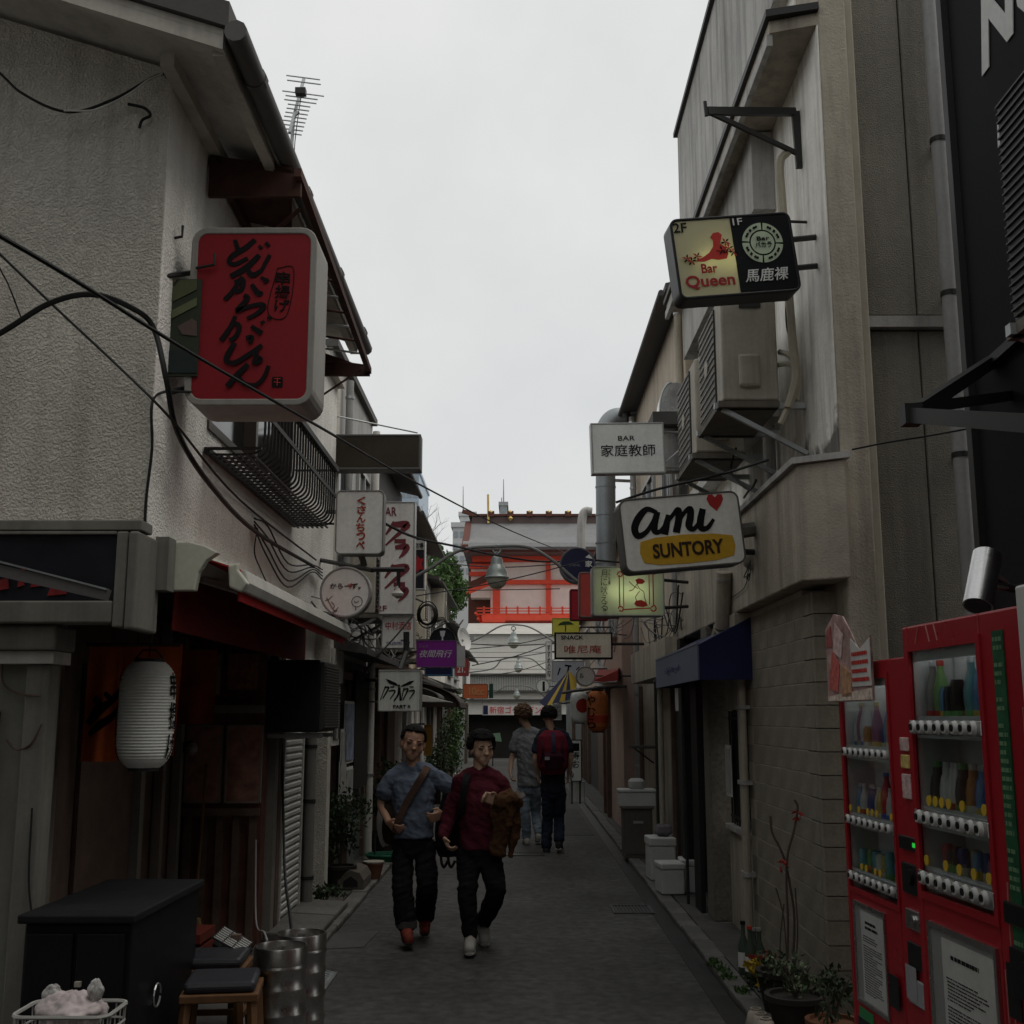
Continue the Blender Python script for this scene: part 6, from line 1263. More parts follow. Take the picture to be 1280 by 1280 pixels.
# balcony rail
for v in (760, 763.5, 767.5): B('balcony_rail', verm, SH, sp(597, 760).x, sp(790, 760).x, Ys - 1.35, Ys - 1.25, sp(640, v + .9, Ys - 1.3).z, sp(640, v - .3, Ys - 1.3).z)
B('balcony_floor', verm, SH, sp(603, 770).x, sp(790, 770).x, Ys - 1.5, Ys + .1, sp(640, 776, Ys - 1.3).z, sp(640, 769, Ys - 1.3).z)
pb_ = B('baluster', verm, SH, -.05, .05, -.05, .05, 0, 1, world=False)
bz = sp(640, 769, Ys - 1.3).z; bh = sp(640, 758, Ys - 1.3).z - bz
for i, u in enumerate((605, 619, 633, 647, 661, 675, 689, 703, 717, 731)):
    l = Vector((sp(u, 760, Ys - 1.3).x, Ys - 1.3, bz)) - SH.location
    q = pb_ if i == 0 else again(pb_, l, SH); q.location = l; q.scale = (1, 1, bh)
# bracket cluster under the balcony corner
for k in range(5):
    a_ = sp(606 - k * 2.2, 776 + k * 4, Ys - 1.2); B('bracket', verm, SH, a_.x - .12, a_.x + 1.1 - k * .1, Ys - 1.6 + k * .1, Ys - .1, a_.z - .1, a_.z + .08)
for k in range(4):
    part('bracket_arm', verm, SH, lambda b: b.bar(sp(594 + k * 3, 766 + k * 7, Ys - 1.4), sp(618 + k * 4, 790 + k * 3, Ys - .2), .1, .12))
# eaves: vermilion rafters and gable side
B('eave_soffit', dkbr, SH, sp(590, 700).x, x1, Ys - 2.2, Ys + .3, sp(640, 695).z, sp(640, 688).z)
B('side_bay', plaster, SH, sp(588, 720).x, x0 - .02, Ys + .8, Ys + 2, sp(640, 745).z, sp(640, 706).z); B('side_beam', verm, SH, sp(586, 720).x, x0 - .02, Ys + .5, Ys + .79, sp(640, 709).z, sp(640, 703).z); B('side_beam', verm, SH, sp(586, 720).x, x0 - .02, Ys + .5, Ys + .79, sp(640, 718).z, sp(640, 713).z)
part('side_rafter', verm, SH, lambda b: b.bar(sp(580, 742, Ys - 1), sp(614, 728, Ys), .15, .25)); part('side_rafter', dkbr, SH, lambda b: b.bar(sp(580, 735, Ys - 1), sp(614, 720, Ys), .15, .35))
# roof: curved slope up to a ridge
rl, rr_x = sp(581, 680).x, sp(800, 680).x
zr = sp(640, 650, Ys + 1).z; ze = sp(640, 684, Ys - 2.4).z
prof = [(Ys - 2.6, ze), (Ys - 2.4, ze + .25), (Ys - .9, ze + .75), (Ys + .6, zr - .5), (Ys + 1.6, zr + .05), (Ys + 3, zr + .05), (Ys + 9, ze), (Ys + 9, ze - .3), (Ys - 2.5, ze - .12)]
part('roof', copper, SH, lambda b: b.prism(prof, rl, rr_x, 'yz'))
B('ridge', mat('ridge_brown', (.085, .06, .055), .6), SH, sp(590, 655, Ys + 1.3).x, rr_x, Ys + 1.2, Ys + 2.8, sp(640, 659, Ys + 1.3).z, sp(640, 646, Ys + 1.3).z)
B('ridge_cap', dkbr, SH, sp(586, 655, Ys + 1.3).x, rr_x, Ys + 1.1, Ys + 2.9, sp(640, 645.5, Ys + 1.3).z, sp(640, 643, Ys + 1.3).z)
part('roof_edge', dkbr, SH, lambda b: b.add([(rl - .05, Ys - 2.6, ze - .3), (rl - .05, Ys - 2.6, ze + .1), (rl - .05, Ys + 1.5, zr), (rl - .05, Ys + 1.5, zr - .6), (rl + .3, Ys - 2.6, ze - .3), (rl + .3, Ys - 2.6, ze + .1), (rl + .3, Ys + 1.5, zr), (rl + .3, Ys + 1.5, zr - .6)], [(0, 1, 2, 3), (7, 6, 5, 4), (0, 4, 5, 1), (1, 5, 6, 2), (2, 6, 7, 3), (3, 7, 4, 0)]))
for i in range(6):
    c_ = sp(614 + i * 24, 641, Ys + 1.2)
    part('ridge_finial', dkbr, SH, lambda b: b.cbox(c_ + Vector((0, 0, -.08)), (.35, .4, .3))); part('gilt_knob', gold, SH, lambda b: b.lathe([(.02, -.1), (.1, 0), (.02, .1)], c_ + Vector((0, -.22, .02)), 10))
part('forked_finial', gold, SH, lambda b: b.bar(sp(610.5, 654, Ys + 1.1), sp(610, 618, Ys + 1.1), .09, .12)); part('ridge_end', dkbr, SH, lambda b: b.bar(sp(578, 639, Ys + 1.4), sp(592, 643, Ys + 1.4), .3, .2)); part('gilt_knob', gold, SH, lambda b: b.lathe([(.02, -.15), (.15, 0), (.02, .15)], sp(638, 648, Ys + 1.0), 10))

# ------------------------------------------------------------------- far buildings, trees
hazeg = mat('far_grey', (.42, .43, .43), .9, var=.04); hazeb = mat('far_blue_glass', (.28, .34, .40), .5, var=.05)
def tower(label, u0, v0, u1, vb, Y, m, rows, cols, depth=8, kind='far_building'):
    a_ = at(u0, v0, Y); b_ = at(u1, v0, Y)
    t = thing(kind, label, 'building', ((a_.x + b_.x) / 2, Y + depth / 2, 0)); z1 = a_.z
    B('wall', m, t, a_.x, b_.x, Y, Y + depth, 0, z1); B('parapet', m, t, a_.x - .15, b_.x + .15, Y - .15, Y + depth, z1 + .002, z1 + .4)
    wd = (b_.x - a_.x) / cols; hz_ = at(640, vb, Y).z; hr = (z1 - hz_) / rows; pw = None
    for r_ in range(rows):
        for c2 in range(cols):
            l = Vector((a_.x + wd * (c2 + .5), Y - .03, z1 - hr * (r_ + .6))) - t.location
            if pw is None: pw = MB().box(-wd * .32, wd * .32, -.02, .02, -hr * .25, hr * .25).build('window', mat('far_window', (.22, .25, .27), .3), t); pw.location = l
            else: again(pw, l, t)
    return t
tower('pale grey far building left of the shrine roof', 566, 659, 590, 720, 95, hazeg, 4, 3)
tower('stepped pale tower close to the shrine roof', 575, 645, 594, 720, 110, mat('far_pale', (.48, .49, .49), .9), 4, 2)
tower('bluish glass office tower showing above the left houses', 500, 592, 524, 720, 130, hazeb, 12, 3, 14)
t = tower('distant rooftop water tank block above the shrine ridge', 625, 632, 633.5, 660, 120, mat('far_dark', (.26, .28, .28), .9), 3, 1)
part('mast', mat('far_mast', (.3, .31, .31), .7), t, lambda b: b.cyl(at(629.5, 632, 122), at(629.5, 599, 122), .09, .04, n=5))
part('mast', MATS['far_mast'], t, lambda b: b.cyl(at(627, 632, 122), at(627, 622, 122), .05, n=5))
o = tag(MB().cyl(at(579, 645, 112), at(579, 608, 112), .08, .03, n=5).build('radio_mast', MATS['far_mast']), 'thin radio mast on the stepped pale tower', 'mast')

def leafmass(b, c, rad, n, size, rn, flat=1.0):
    for i in range(n):
        d = Vector((rn.gauss(0, 1), rn.gauss(0, 1), rn.gauss(0, 1))).normalized() * rn.random() ** .45
        p = Vector(c) + Vector((d.x * rad[0], d.y * rad[1], d.z * rad[2])); q = Vector((rn.gauss(0, 1), rn.gauss(0, 1), rn.gauss(0, .6) * flat)).normalized(); r_ = q.orthogonal().normalized(); r_ = (Matrix.Rotation(rn.uniform(0, 6.28), 3, q) @ r_); s_ = q.cross(r_)
        L_ = size * rn.uniform(.6, 1.3); W = L_ * .45
        b.add([p - r_ * L_ * .5, p + s_ * W * .5, p + r_ * L_ * .5 + q * L_ * .1, p - s_ * W * .5], [(0, 1, 2, 3)])
leafm = mat('leaf_green', (.055, .10, .03), .6, var=.35, scale=2); leafd = mat('leaf_dark', (.03, .05, .022), .6, var=.35, scale=4); bark = mat('bark', (.09, .075, .06), .9)
def tree(label, c, h, crown, n, size, seed, lm):
    rn = random.Random(seed); t = thing('tree', label, 'tree', c)
    tr = MB(); tr.tube([(0, 0, 0), (.1, 0, h * .4), (.05, .1, h * .75)], [h * .03, h * .022, h * .012], 8)
    for k in range(7):
        a = k * 2.4; z = h * (.45 + .05 * k); tr.tube([(.08, .05, z), (math.cos(a) * crown[0] * .4, math.sin(a) * crown[0] * .4, z + h * .1), (math.cos(a) * crown[0] * .75, math.sin(a) * crown[0] * .75, z + h * .16)], [h * .01, h * .007, h * .003], 5)
    tr.build('trunk', bark, t, smooth=True); cr_ = MB()
    for k in range(14):
        d = Vector((rn.gauss(0, .5), rn.gauss(0, .5), rn.gauss(0, .5)))
        leafmass(cr_, (d.x * crown[0], d.y * crown[0], h * .75 + d.z * crown[1]), (crown[0] * .42, crown[0] * .42, crown[1] * .38), n // 14, size, rn)
    cr_.build('crown', lm, t)
p = at(561, 712, 56); tree('leafy green tree between the left houses and the shrine', (p.x - .2, 56, 0), 10.4, (1.25, 2.0), 4200, .28, 3, leafm)
# bare tree
rn = random.Random(5); bt = thing('bare_tree', 'bare branched tree rising behind the tan house roof', 'tree', (at(535, 700, 60).x, 60, 0)); zb_ = at(535, 700, 60).z; mb = MB(); mb.tube([(0, 0, 0), (.1, 0, zb_ * .6), (0, 0, zb_ + .3)], [.22, .16, .09], 7); mb.build('trunk', bark, bt)
def branch(b, p, d, L_, r_, dep):
    q = p + d * L_; b.tube([p, p.lerp(q, .5) + Vector((rn.gauss(0, .04), rn.gauss(0, .04), 0)) * L_, q], [r_, r_ * .75, r_ * .5], 4, cap=False)
    if dep:
        for k in range(3): branch(b, p.lerp(q, rn.uniform(.4, 1)), (d + Vector((rn.gauss(0, .55), rn.gauss(0, .55), rn.gauss(.15, .35)))).normalized(), L_ * rn.uniform(.5, .75), r_ * .5, dep - 1)
mb = MB()
for k in range(6): branch(mb, Vector((0, 0, zb_ + rn.uniform(-2, .2))), Vector((rn.gauss(0, .6), rn.gauss(0, .6), 1)).normalized(), 1.5, .05, 3)
mb.build('crown', bark, bt)
# wires across the far alley
rn = random.Random(8)
far_lab = ['first', 'second', 'third', 'fourth', 'fifth', 'sixth', 'seventh']
for i, (u0, v0, u1, v1, Y) in enumerate(((520, 745, 735, 700, 13), (560, 803, 715, 803, 28), (580, 812, 712, 790, 30), (585, 822, 705, 812, 33), (590, 832, 700, 800, 26), (560, 705, 700, 705, 24), (600, 846, 700, 822, 34))):
    m_ = ((u0 + u1) / 2, (v0 + v1) / 2 + 4)
    cable('%s of the thin wires strung across the far alley, counted from the nearest' % far_lab[i] if i else 'thin wire crossing under the nearest arched lamp', [at(u0, v0, Y), at(*m_, Y + .5), at(u1, v1, Y + 1)], .007 if Y < 20 else .012)
cable('black doubled cable from the white hiragana sign to the right signs', [at(482, 655, 9.6), at(520, 672, 10.5), at(575, 684, 12), at(625, 695, 13.5), at(680, 702, 14.5), at(740, 700, 16)], .013)
cable('thin cable crossing below the doubled cable to the round navy sign', [at(576, 738, 14.5), at(640, 737, 14.6), at(700, 736, 14.7)], .006)
cable('wire slanting across the liquor shop sign', [at(515, 771, 11.8), at(495, 795, 11.6), at(465, 828, 11.4), at(450, 850, X=-1.8)], .009)
# =================================================================== people
def remesh(mb, voxel, smooth_it=4, noise=0, nscale=.12):
    me = bpy.data.meshes.new('tmp'); me.from_pydata(mb.v, [], mb.f); me.update(); fixnormals(me)
    ob = bpy.data.objects.new('tmp', me); C.objects.link(ob)
    m_ = ob.modifiers.new('r', 'REMESH'); m_.mode = 'VOXEL'; m_.voxel_size = voxel; m_.use_smooth_shade = True
    s_ = ob.modifiers.new('s', 'SMOOTH'); s_.iterations = smooth_it; s_.factor = .5
    if noise:
        tx = bpy.data.textures.new('folds', 'CLOUDS'); tx.noise_scale = nscale; tx.noise_depth = 2
        t2 = bpy.data.textures.new('creases', 'WOOD'); t2.wood_type = 'BANDNOISE'; t2.noise_basis_2 = 'SIN'; t2.noise_scale = .16; t2.turbulence = 5
        d2 = ob.modifiers.new('d2', 'DISPLACE'); d2.texture = t2; d2.strength = noise * .05; d2.mid_level = .3; d2.texture_coords = 'LOCAL'
        d_ = ob.modifiers.new('d', 'DISPLACE'); d_.texture = tx; d_.strength = noise; d_.mid_level = .36; d_.texture_coords = 'LOCAL'
    dg = bpy.context.evaluated_depsgraph_get(); out = bpy.data.meshes.new_from_object(ob.evaluated_get(dg))
    bpy.data.objects.remove(ob); bpy.data.meshes.remove(me); return out
def crease(o, amp, sc, rot=(0, 0, 0), seed=1): ridged(o.data, amp, sc, rot, seed, 2); return o
def loft(b, pts, n=16):                      # closed loft: points (centre, half width along x, half depth along y) stacked roughly upward
    rings = []
    for c_, rx, ry in pts:
        c_ = Vector(c_); rings.append([(c_.x + rx * math.cos(2 * math.pi * k / n), c_.y + ry * math.sin(2 * math.pi * k / n), c_.z) for k in range(n)])
    fs = [(i * n + k, i * n + (k + 1) % n, (i + 1) * n + (k + 1) % n, (i + 1) * n + k) for i in range(len(pts) - 1) for k in range(n)]
    b.add([q for g_ in rings for q in g_], fs + [tuple(range(n - 1, -1, -1)), tuple((len(pts) - 1) * n + k for k in range(n))])
def limb(b, pts, rs, k=5):
    P = spline([Vector((*p, r)) if False else Vector(p) for p in pts], k); rr2 = []
    for i in range(len(P)):
        s = i / (len(P) - 1) * (len(pts) - 1); j = min(int(s), len(pts) - 2); f_ = s - j; rr2.append(rs[j] * (1 - f_) + rs[j + 1] * f_)
    t0 = (P[0] - P[1]).normalized(); t1 = (P[-1] - P[-2]).normalized()
    P = [P[0] + t0 * rr2[0] * .75, P[0] + t0 * rr2[0] * .45] + P + [P[-1] + t1 * rr2[-1] * .45, P[-1] + t1 * rr2[-1] * .75]; rr2 = [rr2[0] * .45, rr2[0] * .85] + rr2 + [rr2[-1] * .85, rr2[-1] * .45]
    b.tube(P, rr2, 12)
def hand(b, wrist, palm_end, spread, curl, s=1.0, thumb=1):
    """palm plus five separate bent fingers; spread = across-the-knuckles direction, curl = direction the fingers bend"""
    w_ = Vector(wrist); d = (Vector(palm_end) - w_).normalized(); sp_ = Vector(spread); sp_ = (sp_ - d * sp_.dot(d)).normalized(); cu = Vector(curl); cu = (cu - d * cu.dot(d)).normalized()
    L_ = .085 * s
    for k in (-1, -.33, .33, 1): limb(b, [w_ + sp_ * .012 * k, w_ + d * L_ * .6 + sp_ * .025 * k * s, w_ + d * L_ + sp_ * .030 * k * s], [.018 * s, .0155 * s, .0125 * s], 3)
    for k, ln in ((-1, .062), (-.33, .078), (.33, .082), (1, .072)):
        p0 = w_ + d * L_ + sp_ * .030 * k * s; a = (d * .85 + cu * .5).normalized(); p1 = p0 + a * ln * s * .45; a2 = (d * .35 + cu * .95).normalized(); p2 = p1 + a2 * ln * s * .32; a3 = (cu - d * .2).normalized(); p3 = p2 + a3 * ln * s * .24
        limb(b, [p0, p1, p2, p3], [.0098 * s, .009 * s, .0082 * s, .007 * s], 3)
    p0 = w_ + d * L_ * .3 + sp_ * .026 * thumb * s; p1 = p0 + (sp_ * thumb * .8 + d * .7 + cu * .3).normalized() * .038 * s; p2 = p1 + (d * .9 + cu * .5).normalized() * .032 * s
    limb(b, [p0, p1, p2], [.014 * s, .0105 * s, .0085 * s], 3)
def head(b, c, s, face, tilt):
    """skull, jaw, nose, ears, brow and lips; face = unit direction the face looks, returns a mapper"""
    f_ = Vector(face).normalized(); up = (Vector((0, 0, 1)) + Vector(tilt)).normalized(); rt = f_.cross(up).normalized(); up = rt.cross(f_)
    c_ = Vector(c); mp = lambda x, y, z: c_ + (rt * x + f_ * y + up * z) * s      # x to own right, y forward, z up
    def ell(x, y, z, a, e, h, n=14, m_=10):
        vs = [mp(x + a * math.sin(math.pi * j / m_) * math.cos(2 * math.pi * i / n), y + e * math.sin(math.pi * j / m_) * math.sin(2 * math.pi * i / n), z + h * math.cos(math.pi * j / m_)) for j in range(m_ + 1) for i in range(n)]
        b.add(vs, [(j * n + i, j * n + (i + 1) % n, (j + 1) * n + (i + 1) % n, (j + 1) * n + i) for j in range(m_) for i in range(n)])
    ell(0, -.012, .035, .076, .094, .083); ell(0, .022, -.012, .066, .066, .082); ell(0, .046, -.062, .043, .040, .045); ell(0, .060, -.088, .023, .022, .02)
    for sx in (-1, 1):
        ell(sx * .043, .044, -.028, .026, .026, .034); ell(sx * .078, -.005, -.005, .010, .022, .034); ell(sx * .03, .0735, .022, .028, .012, .010)
    ell(0, .088, -.008, .0105, .017, .03); ell(0, .098, -.024, .0165, .014, .012); ell(0, .075, -.050, .022, .010, .008); ell(0, .073, -.064, .019, .011, .008)
    return mp
def shoe(t, ankle, toe, col, sole, s=1.0, lace=None):
    a_, b_ = Vector(ankle), Vector(toe); d = (b_ - a_); d.z = 0; d.normalize(); m_ = MB()
    pit = math.atan2(b_.z - a_.z + .055, (b_ - a_).length)
    limb(m_, [a_ + Vector((0, 0, .03)), a_ + Vector((0, 0, -.02)), a_ - d * .04 + Vector((0, 0, -.035))], [.048, .05, .045], 3)
    limb(m_, [a_ - d * .045 + Vector((0, 0, -.045)), a_.lerp(b_, .45) + Vector((0, 0, -.005)), b_ + Vector((0, 0, .005))], [.042, .047, .038], 4)
    o = link('shoe', remesh(m_, .008, 2), col, t, (0, 0, 0), True); o.data.transform(Matrix.Translation(-t.location))
    m2 = MB(); m2.tube(spline([a_ - d * .055 + Vector((0, 0, -.078)), a_.lerp(b_, .4) + Vector((0, 0, -.042)), b_ + d * .03 + Vector((0, 0, -.022))], 5), [.036, .037, .038, .039, .040, .041, .042, .042, .04, .036, .028], 10)
    zc = (a_.z + b_.z) / 2
    vs = []
    base = [Vector(p) for p in m2.v]
    axis0, axis1 = a_ + Vector((0, 0, -.078)), b_ + Vector((0, 0, -.022)); 
    for p in base:
        tt = max(0, min(1, (p - axis0).dot(axis1 - axis0) / max(1e-6, (axis1 - axis0).length_squared))); z = axis0.z + (axis1.z - axis0.z) * tt
        vs.append((p.x, p.y, z + (p.z - z) * .36))
    m2.v = [tuple(p) for p in vs]; m2.build('sole', sole, o, world=False, smooth=True); 
    oo = o.children[0]; oo.data.transform(Matrix.Translation(-t.location))
def person(label, Y0, J, skin, shirt_m, trouser_m, shoe_m, sole_m, hair, opts):
    P = lambda k: at(J[k][0], J[k][1], Y0 + (J[k][2] if len(J[k]) > 2 else 0))
    feet = (P('toeL') + P('toeR')) / 2; t = thing('person', label, 'person', (feet.x, feet.y, .006)); T = Matrix.Translation(-t.location)
    k = opts.get('build', 1.0); fd = Vector(opts['face']); bk = -1 if fd.y > 0 else 1     # bk: -1 seen from behind
    sl_, sr_ = P('shL'), P('shR'); neck, pel = P('neck'), P('pelvis'); mid = (sl_ + sr_) / 2; hw = (sr_.x - sl_.x) / 2
    body = MB(); hc = P('head'); mp = head(body, hc, opts.get('hs', 1.0), fd, opts.get('tilt', (0, 0, 0)))
    limb(body, [hc + Vector((0, -.0, -.05)), neck, mid + Vector((0, .0, -.02))], [.052 * k, .056 * k, .07 * k], 3)
    chest = mid.lerp(pel, .25); belly = mid.lerp(pel, .68)
    tors = [(pel + Vector((0, 0, -.05)), hw * .62, .09 * k), (pel, hw * .76, .105 * k), (belly, hw * .72, .105 * k * opts.get('belly', 1)), (chest, hw * .9, .11 * k), (mid + Vector((0, 0, -.02)), hw * .85, .085 * k), (mid + Vector((0, 0, .03)), hw * .45, .06 * k), (neck + Vector((0, 0, -.01)), .05, .05)]
    loft(body, tors)
    for q in (sl_, sr_): limb(body, [neck + Vector((0, .01, -.02)), neck.lerp(q, .55) + Vector((0, .0, -.005)), q], [.042 * k, .040 * k, .036 * k], 3)
    for s in 'LR':
        limb(body, [P('sh' + s), P('el' + s), P('wr' + s)], [.038 * k, .038 * k, .027 * k]); limb(body, [P('hip' + s), P('hip' + s).lerp(P('kn' + s), .5), P('kn' + s), P('kn' + s).lerp(P('an' + s), .5), P('an' + s)], [.05 * k, .05 * k, .04 * k, .037 * k, .03 * k]); limb(body, [P('an' + s), P('an' + s).lerp(P('toe' + s), .6)], [.036, .03], 3)
        hnd = P('ha' + s); hd_ = (hnd - P('wr' + s)); hand(body, P('wr' + s), hnd, opts['spread' + s], opts['curl' + s], opts.get('hand', 1.0), opts.get('thumb' + s, 1))
    o = link('body', remesh(body, .0062, 3), skin, t, (0, 0, 0), True); o.data.transform(T)
    # clothes
    ex = opts.get('ease', .016); sh = MB()
    hem = opts.get('hem', pel + Vector((0, 0, -.06)))
    hemz = at(*opts['hem_uv'], Y0).z
    tb = [(Vector((pel.x, pel.y, hemz)), hw * .80 + ex, .118 * k + ex), (pel.lerp(belly, .3), hw * .78 + ex, .115 * k + ex), (belly, hw * .76 + ex, .112 * k * opts.get('belly', 1) + ex), (chest, hw * .9 + ex, .118 * k + ex), (mid + Vector((0, 0, -.02)), hw * .86 + ex, .09 * k + ex), (mid + Vector((0, 0, .025)), hw * .52 + ex, .062 * k + ex * .6), (neck + Vector((0, 0, -.036)), .066 * k, .064 * k)]
    loft(sh, tb, 20)
    for q in (sl_, sr_): limb(sh, [neck + Vector((0, .012, -.035)), neck.lerp(q, .55) + Vector((0, .0, -.012)), q.lerp(mid, .08)], [.052 * k + ex * .4, .056 * k + ex * .5, .054 * k + ex * .5], 4)
    for s in 'LR':
        if opts['sleeve'] == 'short':
            e_ = P('sh' + s).lerp(P('el' + s), .62); limb(sh, [P('sh' + s).lerp(mid, .1), P('sh' + s).lerp(P('el' + s), .35), e_], [.050 * k + ex * .5, .055 * k + ex * .5, .060 * k + ex * .5], 4)
        else: limb(sh, [P('sh' + s).lerp(mid, .1), P('el' + s), P('wr' + s).lerp(P('el' + s), .08)], [.050 * k + ex * .5, .048 * k + ex * .4, .037 * k + ex * .3])
    o = link('shirt', remesh(sh, .0075, 3, .02, .1), shirt_m, t, (0, 0, 0), True); o.data.transform(T); crease(o, .009, (9, 9, 3.2), (0, R(35), 0), len(label)); crease(o, .004, (6, 6, 20), (0, R(-20), 0), len(label) + 3)
    tr = MB(); loft(tr, [(pel + Vector((0, 0, -.15)), hw * .6, .105 * k), (pel + Vector((0, 0, -.05)), hw * .78 + .012, .118 * k), (pel + Vector((0, 0, .06)), hw * .74 + .008, .11 * k)], 18)
    w1, w2, w3 = opts['leg']
    for s in 'LR': limb(tr, [P('hip' + s), P('hip' + s).lerp(P('kn' + s), .5), P('kn' + s), P('kn' + s).lerp(P('an' + s), .5), P('an' + s) + Vector((0, 0, opts.get('cuff', .03)))], [w1, (w1 + w2) / 2, w2, (w2 + w3) / 2, w3])
    o = link('trousers', remesh(tr, .0075, 3, .016, .1), trouser_m, t, (0, 0, 0), True); o.data.transform(T); crease(o, .009, (7, 7, 16), (0, R(20), 0), len(label)); crease(o, .006, (12, 12, 3), (0, 0, 0), 5)
    for s in 'LR': shoe(t, P('an' + s), P('toe' + s), shoe_m, sole_m)
    # hair: cap of tufts over the skull
    hb = MB(); rn = random.Random(label); hs = opts.get('hs', 1.0)
    for i in range(hair['n']):
        a = rn.uniform(0, 2 * math.pi); e = math.acos(rn.uniform(hair.get('low', -.25), 1)); x = math.sin(e) * math.cos(a); y = math.sin(e) * math.sin(a); z = math.cos(e)
        if y > .35 and z < hair.get('brow', .42): continue
        p0 = mp(x * .076, y * .094 - .012, z * .083 + .037); nrm = (p0 - mp(0, -.012, .037)).normalized(); L_ = hair['len'] * rn.uniform(.7, 1.25)
        dn = Vector((rn.gauss(0, hair['curl']), rn.gauss(0, hair['curl']), -.35 + rn.gauss(0, hair['curl'])))
        q = p0 + (nrm * hair['vol'] + dn * .4).normalized() * L_; limb(hb, [p0 - nrm * .012, p0.lerp(q, .5) + nrm * L_ * .25, q], [hair.get('rad', .014), hair.get('rad', .014) * .9, .006], 2)
    o = link('hair', remesh(hb, .006, hair.get('smooth', 5), hair.get('rough', .003), .012), hair['m'], t, (0, 0, 0), True); o.data.transform(T)
    # eyes and brows
    if not opts.get('behind'):
        for sx in (-1, 1):
            e_ = mp(sx * .031, .0775, .006); eb = MB(); eb.lathe([(.001, -.0028), (.012 * hs, 0), (.001, .0028)], e_, 10); oe = eb.build('eye', mat('eye_dark', (.02, .014, .012), .6), t, world=True)
            bw = MB(); limb(bw, [mp(sx * .014, .087, .026), mp(sx * .032, .0845, .031), mp(sx * .05, .073, .026)], [.0032, .0038, .0025], 3); bw.build('eyebrow', hair['m'] if hair.get('brows', True) else ink, t, world=True)
        mm = MB(); limb(mm, [mp(-.017, .0785, -.057), mp(0, .0855, -.057), mp(.017, .0785, -.057)], [.0016, .002, .0016], 3); mm.build('mouth', mat('lip', (.12, .04, .035), .5), t, world=True)
    return t, P, mp
skin_a = mat('skin_tanned', (.42, .24, .165), .5, var=.06, scale=12); skin_b = mat('skin_light', (.5, .32, .225), .5, var=.06, scale=12)
fab = lambda n, c: mat(n, c, .9, var=.12, scale=7, bump=.25, bscale=55, spec=.12)
blk_hair = mat('black_hair', (.008, .007, .007), .75, bump=.6, bscale=150, spec=.15); brn_hair = mat('brown_hair', (.10, .055, .03), .5, bump=.6, bscale=120)
# --- man in grey-blue T-shirt
JA = dict(head=(516, 930), neck=(516, 953), shL=(490, 972), shR=(543, 970), elL=(477, 1003, .02), wrL=(486, 1028, -.10), haL=(495, 1036, -.16), elR=(571, 993, .06), wrR=(553, 1017, -.04), haR=(541, 1023, -.12),
          pelvis=(517, 1046), hipL=(504, 1058), hipR=(531, 1058), knL=(503, 1110, -.10), anL=(508, 1160, -.12), toeL=(511, 1176, -.30), knR=(534, 1108, -.08), anR=(531, 1148, .28), toeR=(531, 1164, .14))
t, P, mp = person('man in grey blue T-shirt with brown shoulder strap walking at left', 9.1, JA, skin_a, fab('shirt_greyblue', (.115, .14, .185)), fab('trousers_black', (.011, .011, .013)), mat('shoe_red', (.18, .035, .022), .7, var=.5, scale=25), mat('sole_dark', (.04, .03, .03), .6), dict(n=900, len=.012, vol=1, curl=.2, m=blk_hair, brow=.60, low=-.1, rad=.008, rough=.004),
                  dict(face=(.22, -1, -.06), tilt=(.16, 0, 0), hs=1.16, belly=1.18, k=1, sleeve='short', hem_uv=(516, 1046), leg=(.082, .074, .074), cuff=.035, spreadL=(0, -.5, 1), curlL=(1, 0, -.1), spreadR=(0, -.4, 1), curlR=(-1, -.2, 0), ease=.02))
def ribbon(b, pts, wd, th, nrm=(0, -1, 0)):
    pts = spline(pts, 5); n_ = Vector(nrm); L_ = []
    for i, p in enumerate(pts):
        tn = (pts[min(i + 1, len(pts) - 1)] - pts[max(i - 1, 0)]).normalized(); s_ = tn.cross(n_).normalized() * wd / 2; L_.append([p - s_ + n_ * th, p + s_ + n_ * th, p + s_, p - s_])
    b.add([q for r_ in L_ for q in r_], [(i * 4 + k, i * 4 + (k + 1) % 4, (i + 1) * 4 + (k + 1) % 4, (i + 1) * 4 + k) for i in range(len(pts) - 1) for k in range(4)] + [(3, 2, 1, 0), tuple((len(pts) - 1) * 4 + k for k in range(4))])
part('shoulder_strap', fab('strap_brown', (.08, .047, .034)), t, lambda b: ribbon(b, [at(535, 958, 9.05), at(529, 968, 8.945), at(519, 985, 8.93), at(508, 1004, 8.93), at(498, 1026, 8.93), at(494, 1040, 8.96)], .052, .012))
sbg = thing('shoulder_bag', 'dark brown shoulder bag at the hip of the man in grey blue', 'bag', at(488, 1050, 9.1)); bm_ = MB(); limb(bm_, [at(490, 1005, 9.18), at(489, 1030, 9.15), at(490, 1046, 9.15)], [.05, .075, .07]); o = link('bag_body', remesh(bm_, .01, 3, .015), fab('bag_dark', (.03, .022, .018)), sbg, (0, 0, 0), True); o.data.transform(Matrix.Translation(-sbg.location))
part('flap', MATS['bag_dark'], sbg, lambda b: ribbon(b, [at(490, 1002, 9.1), at(488, 1018, 9.05), at(488, 1030, 9.05)], .11, .01))
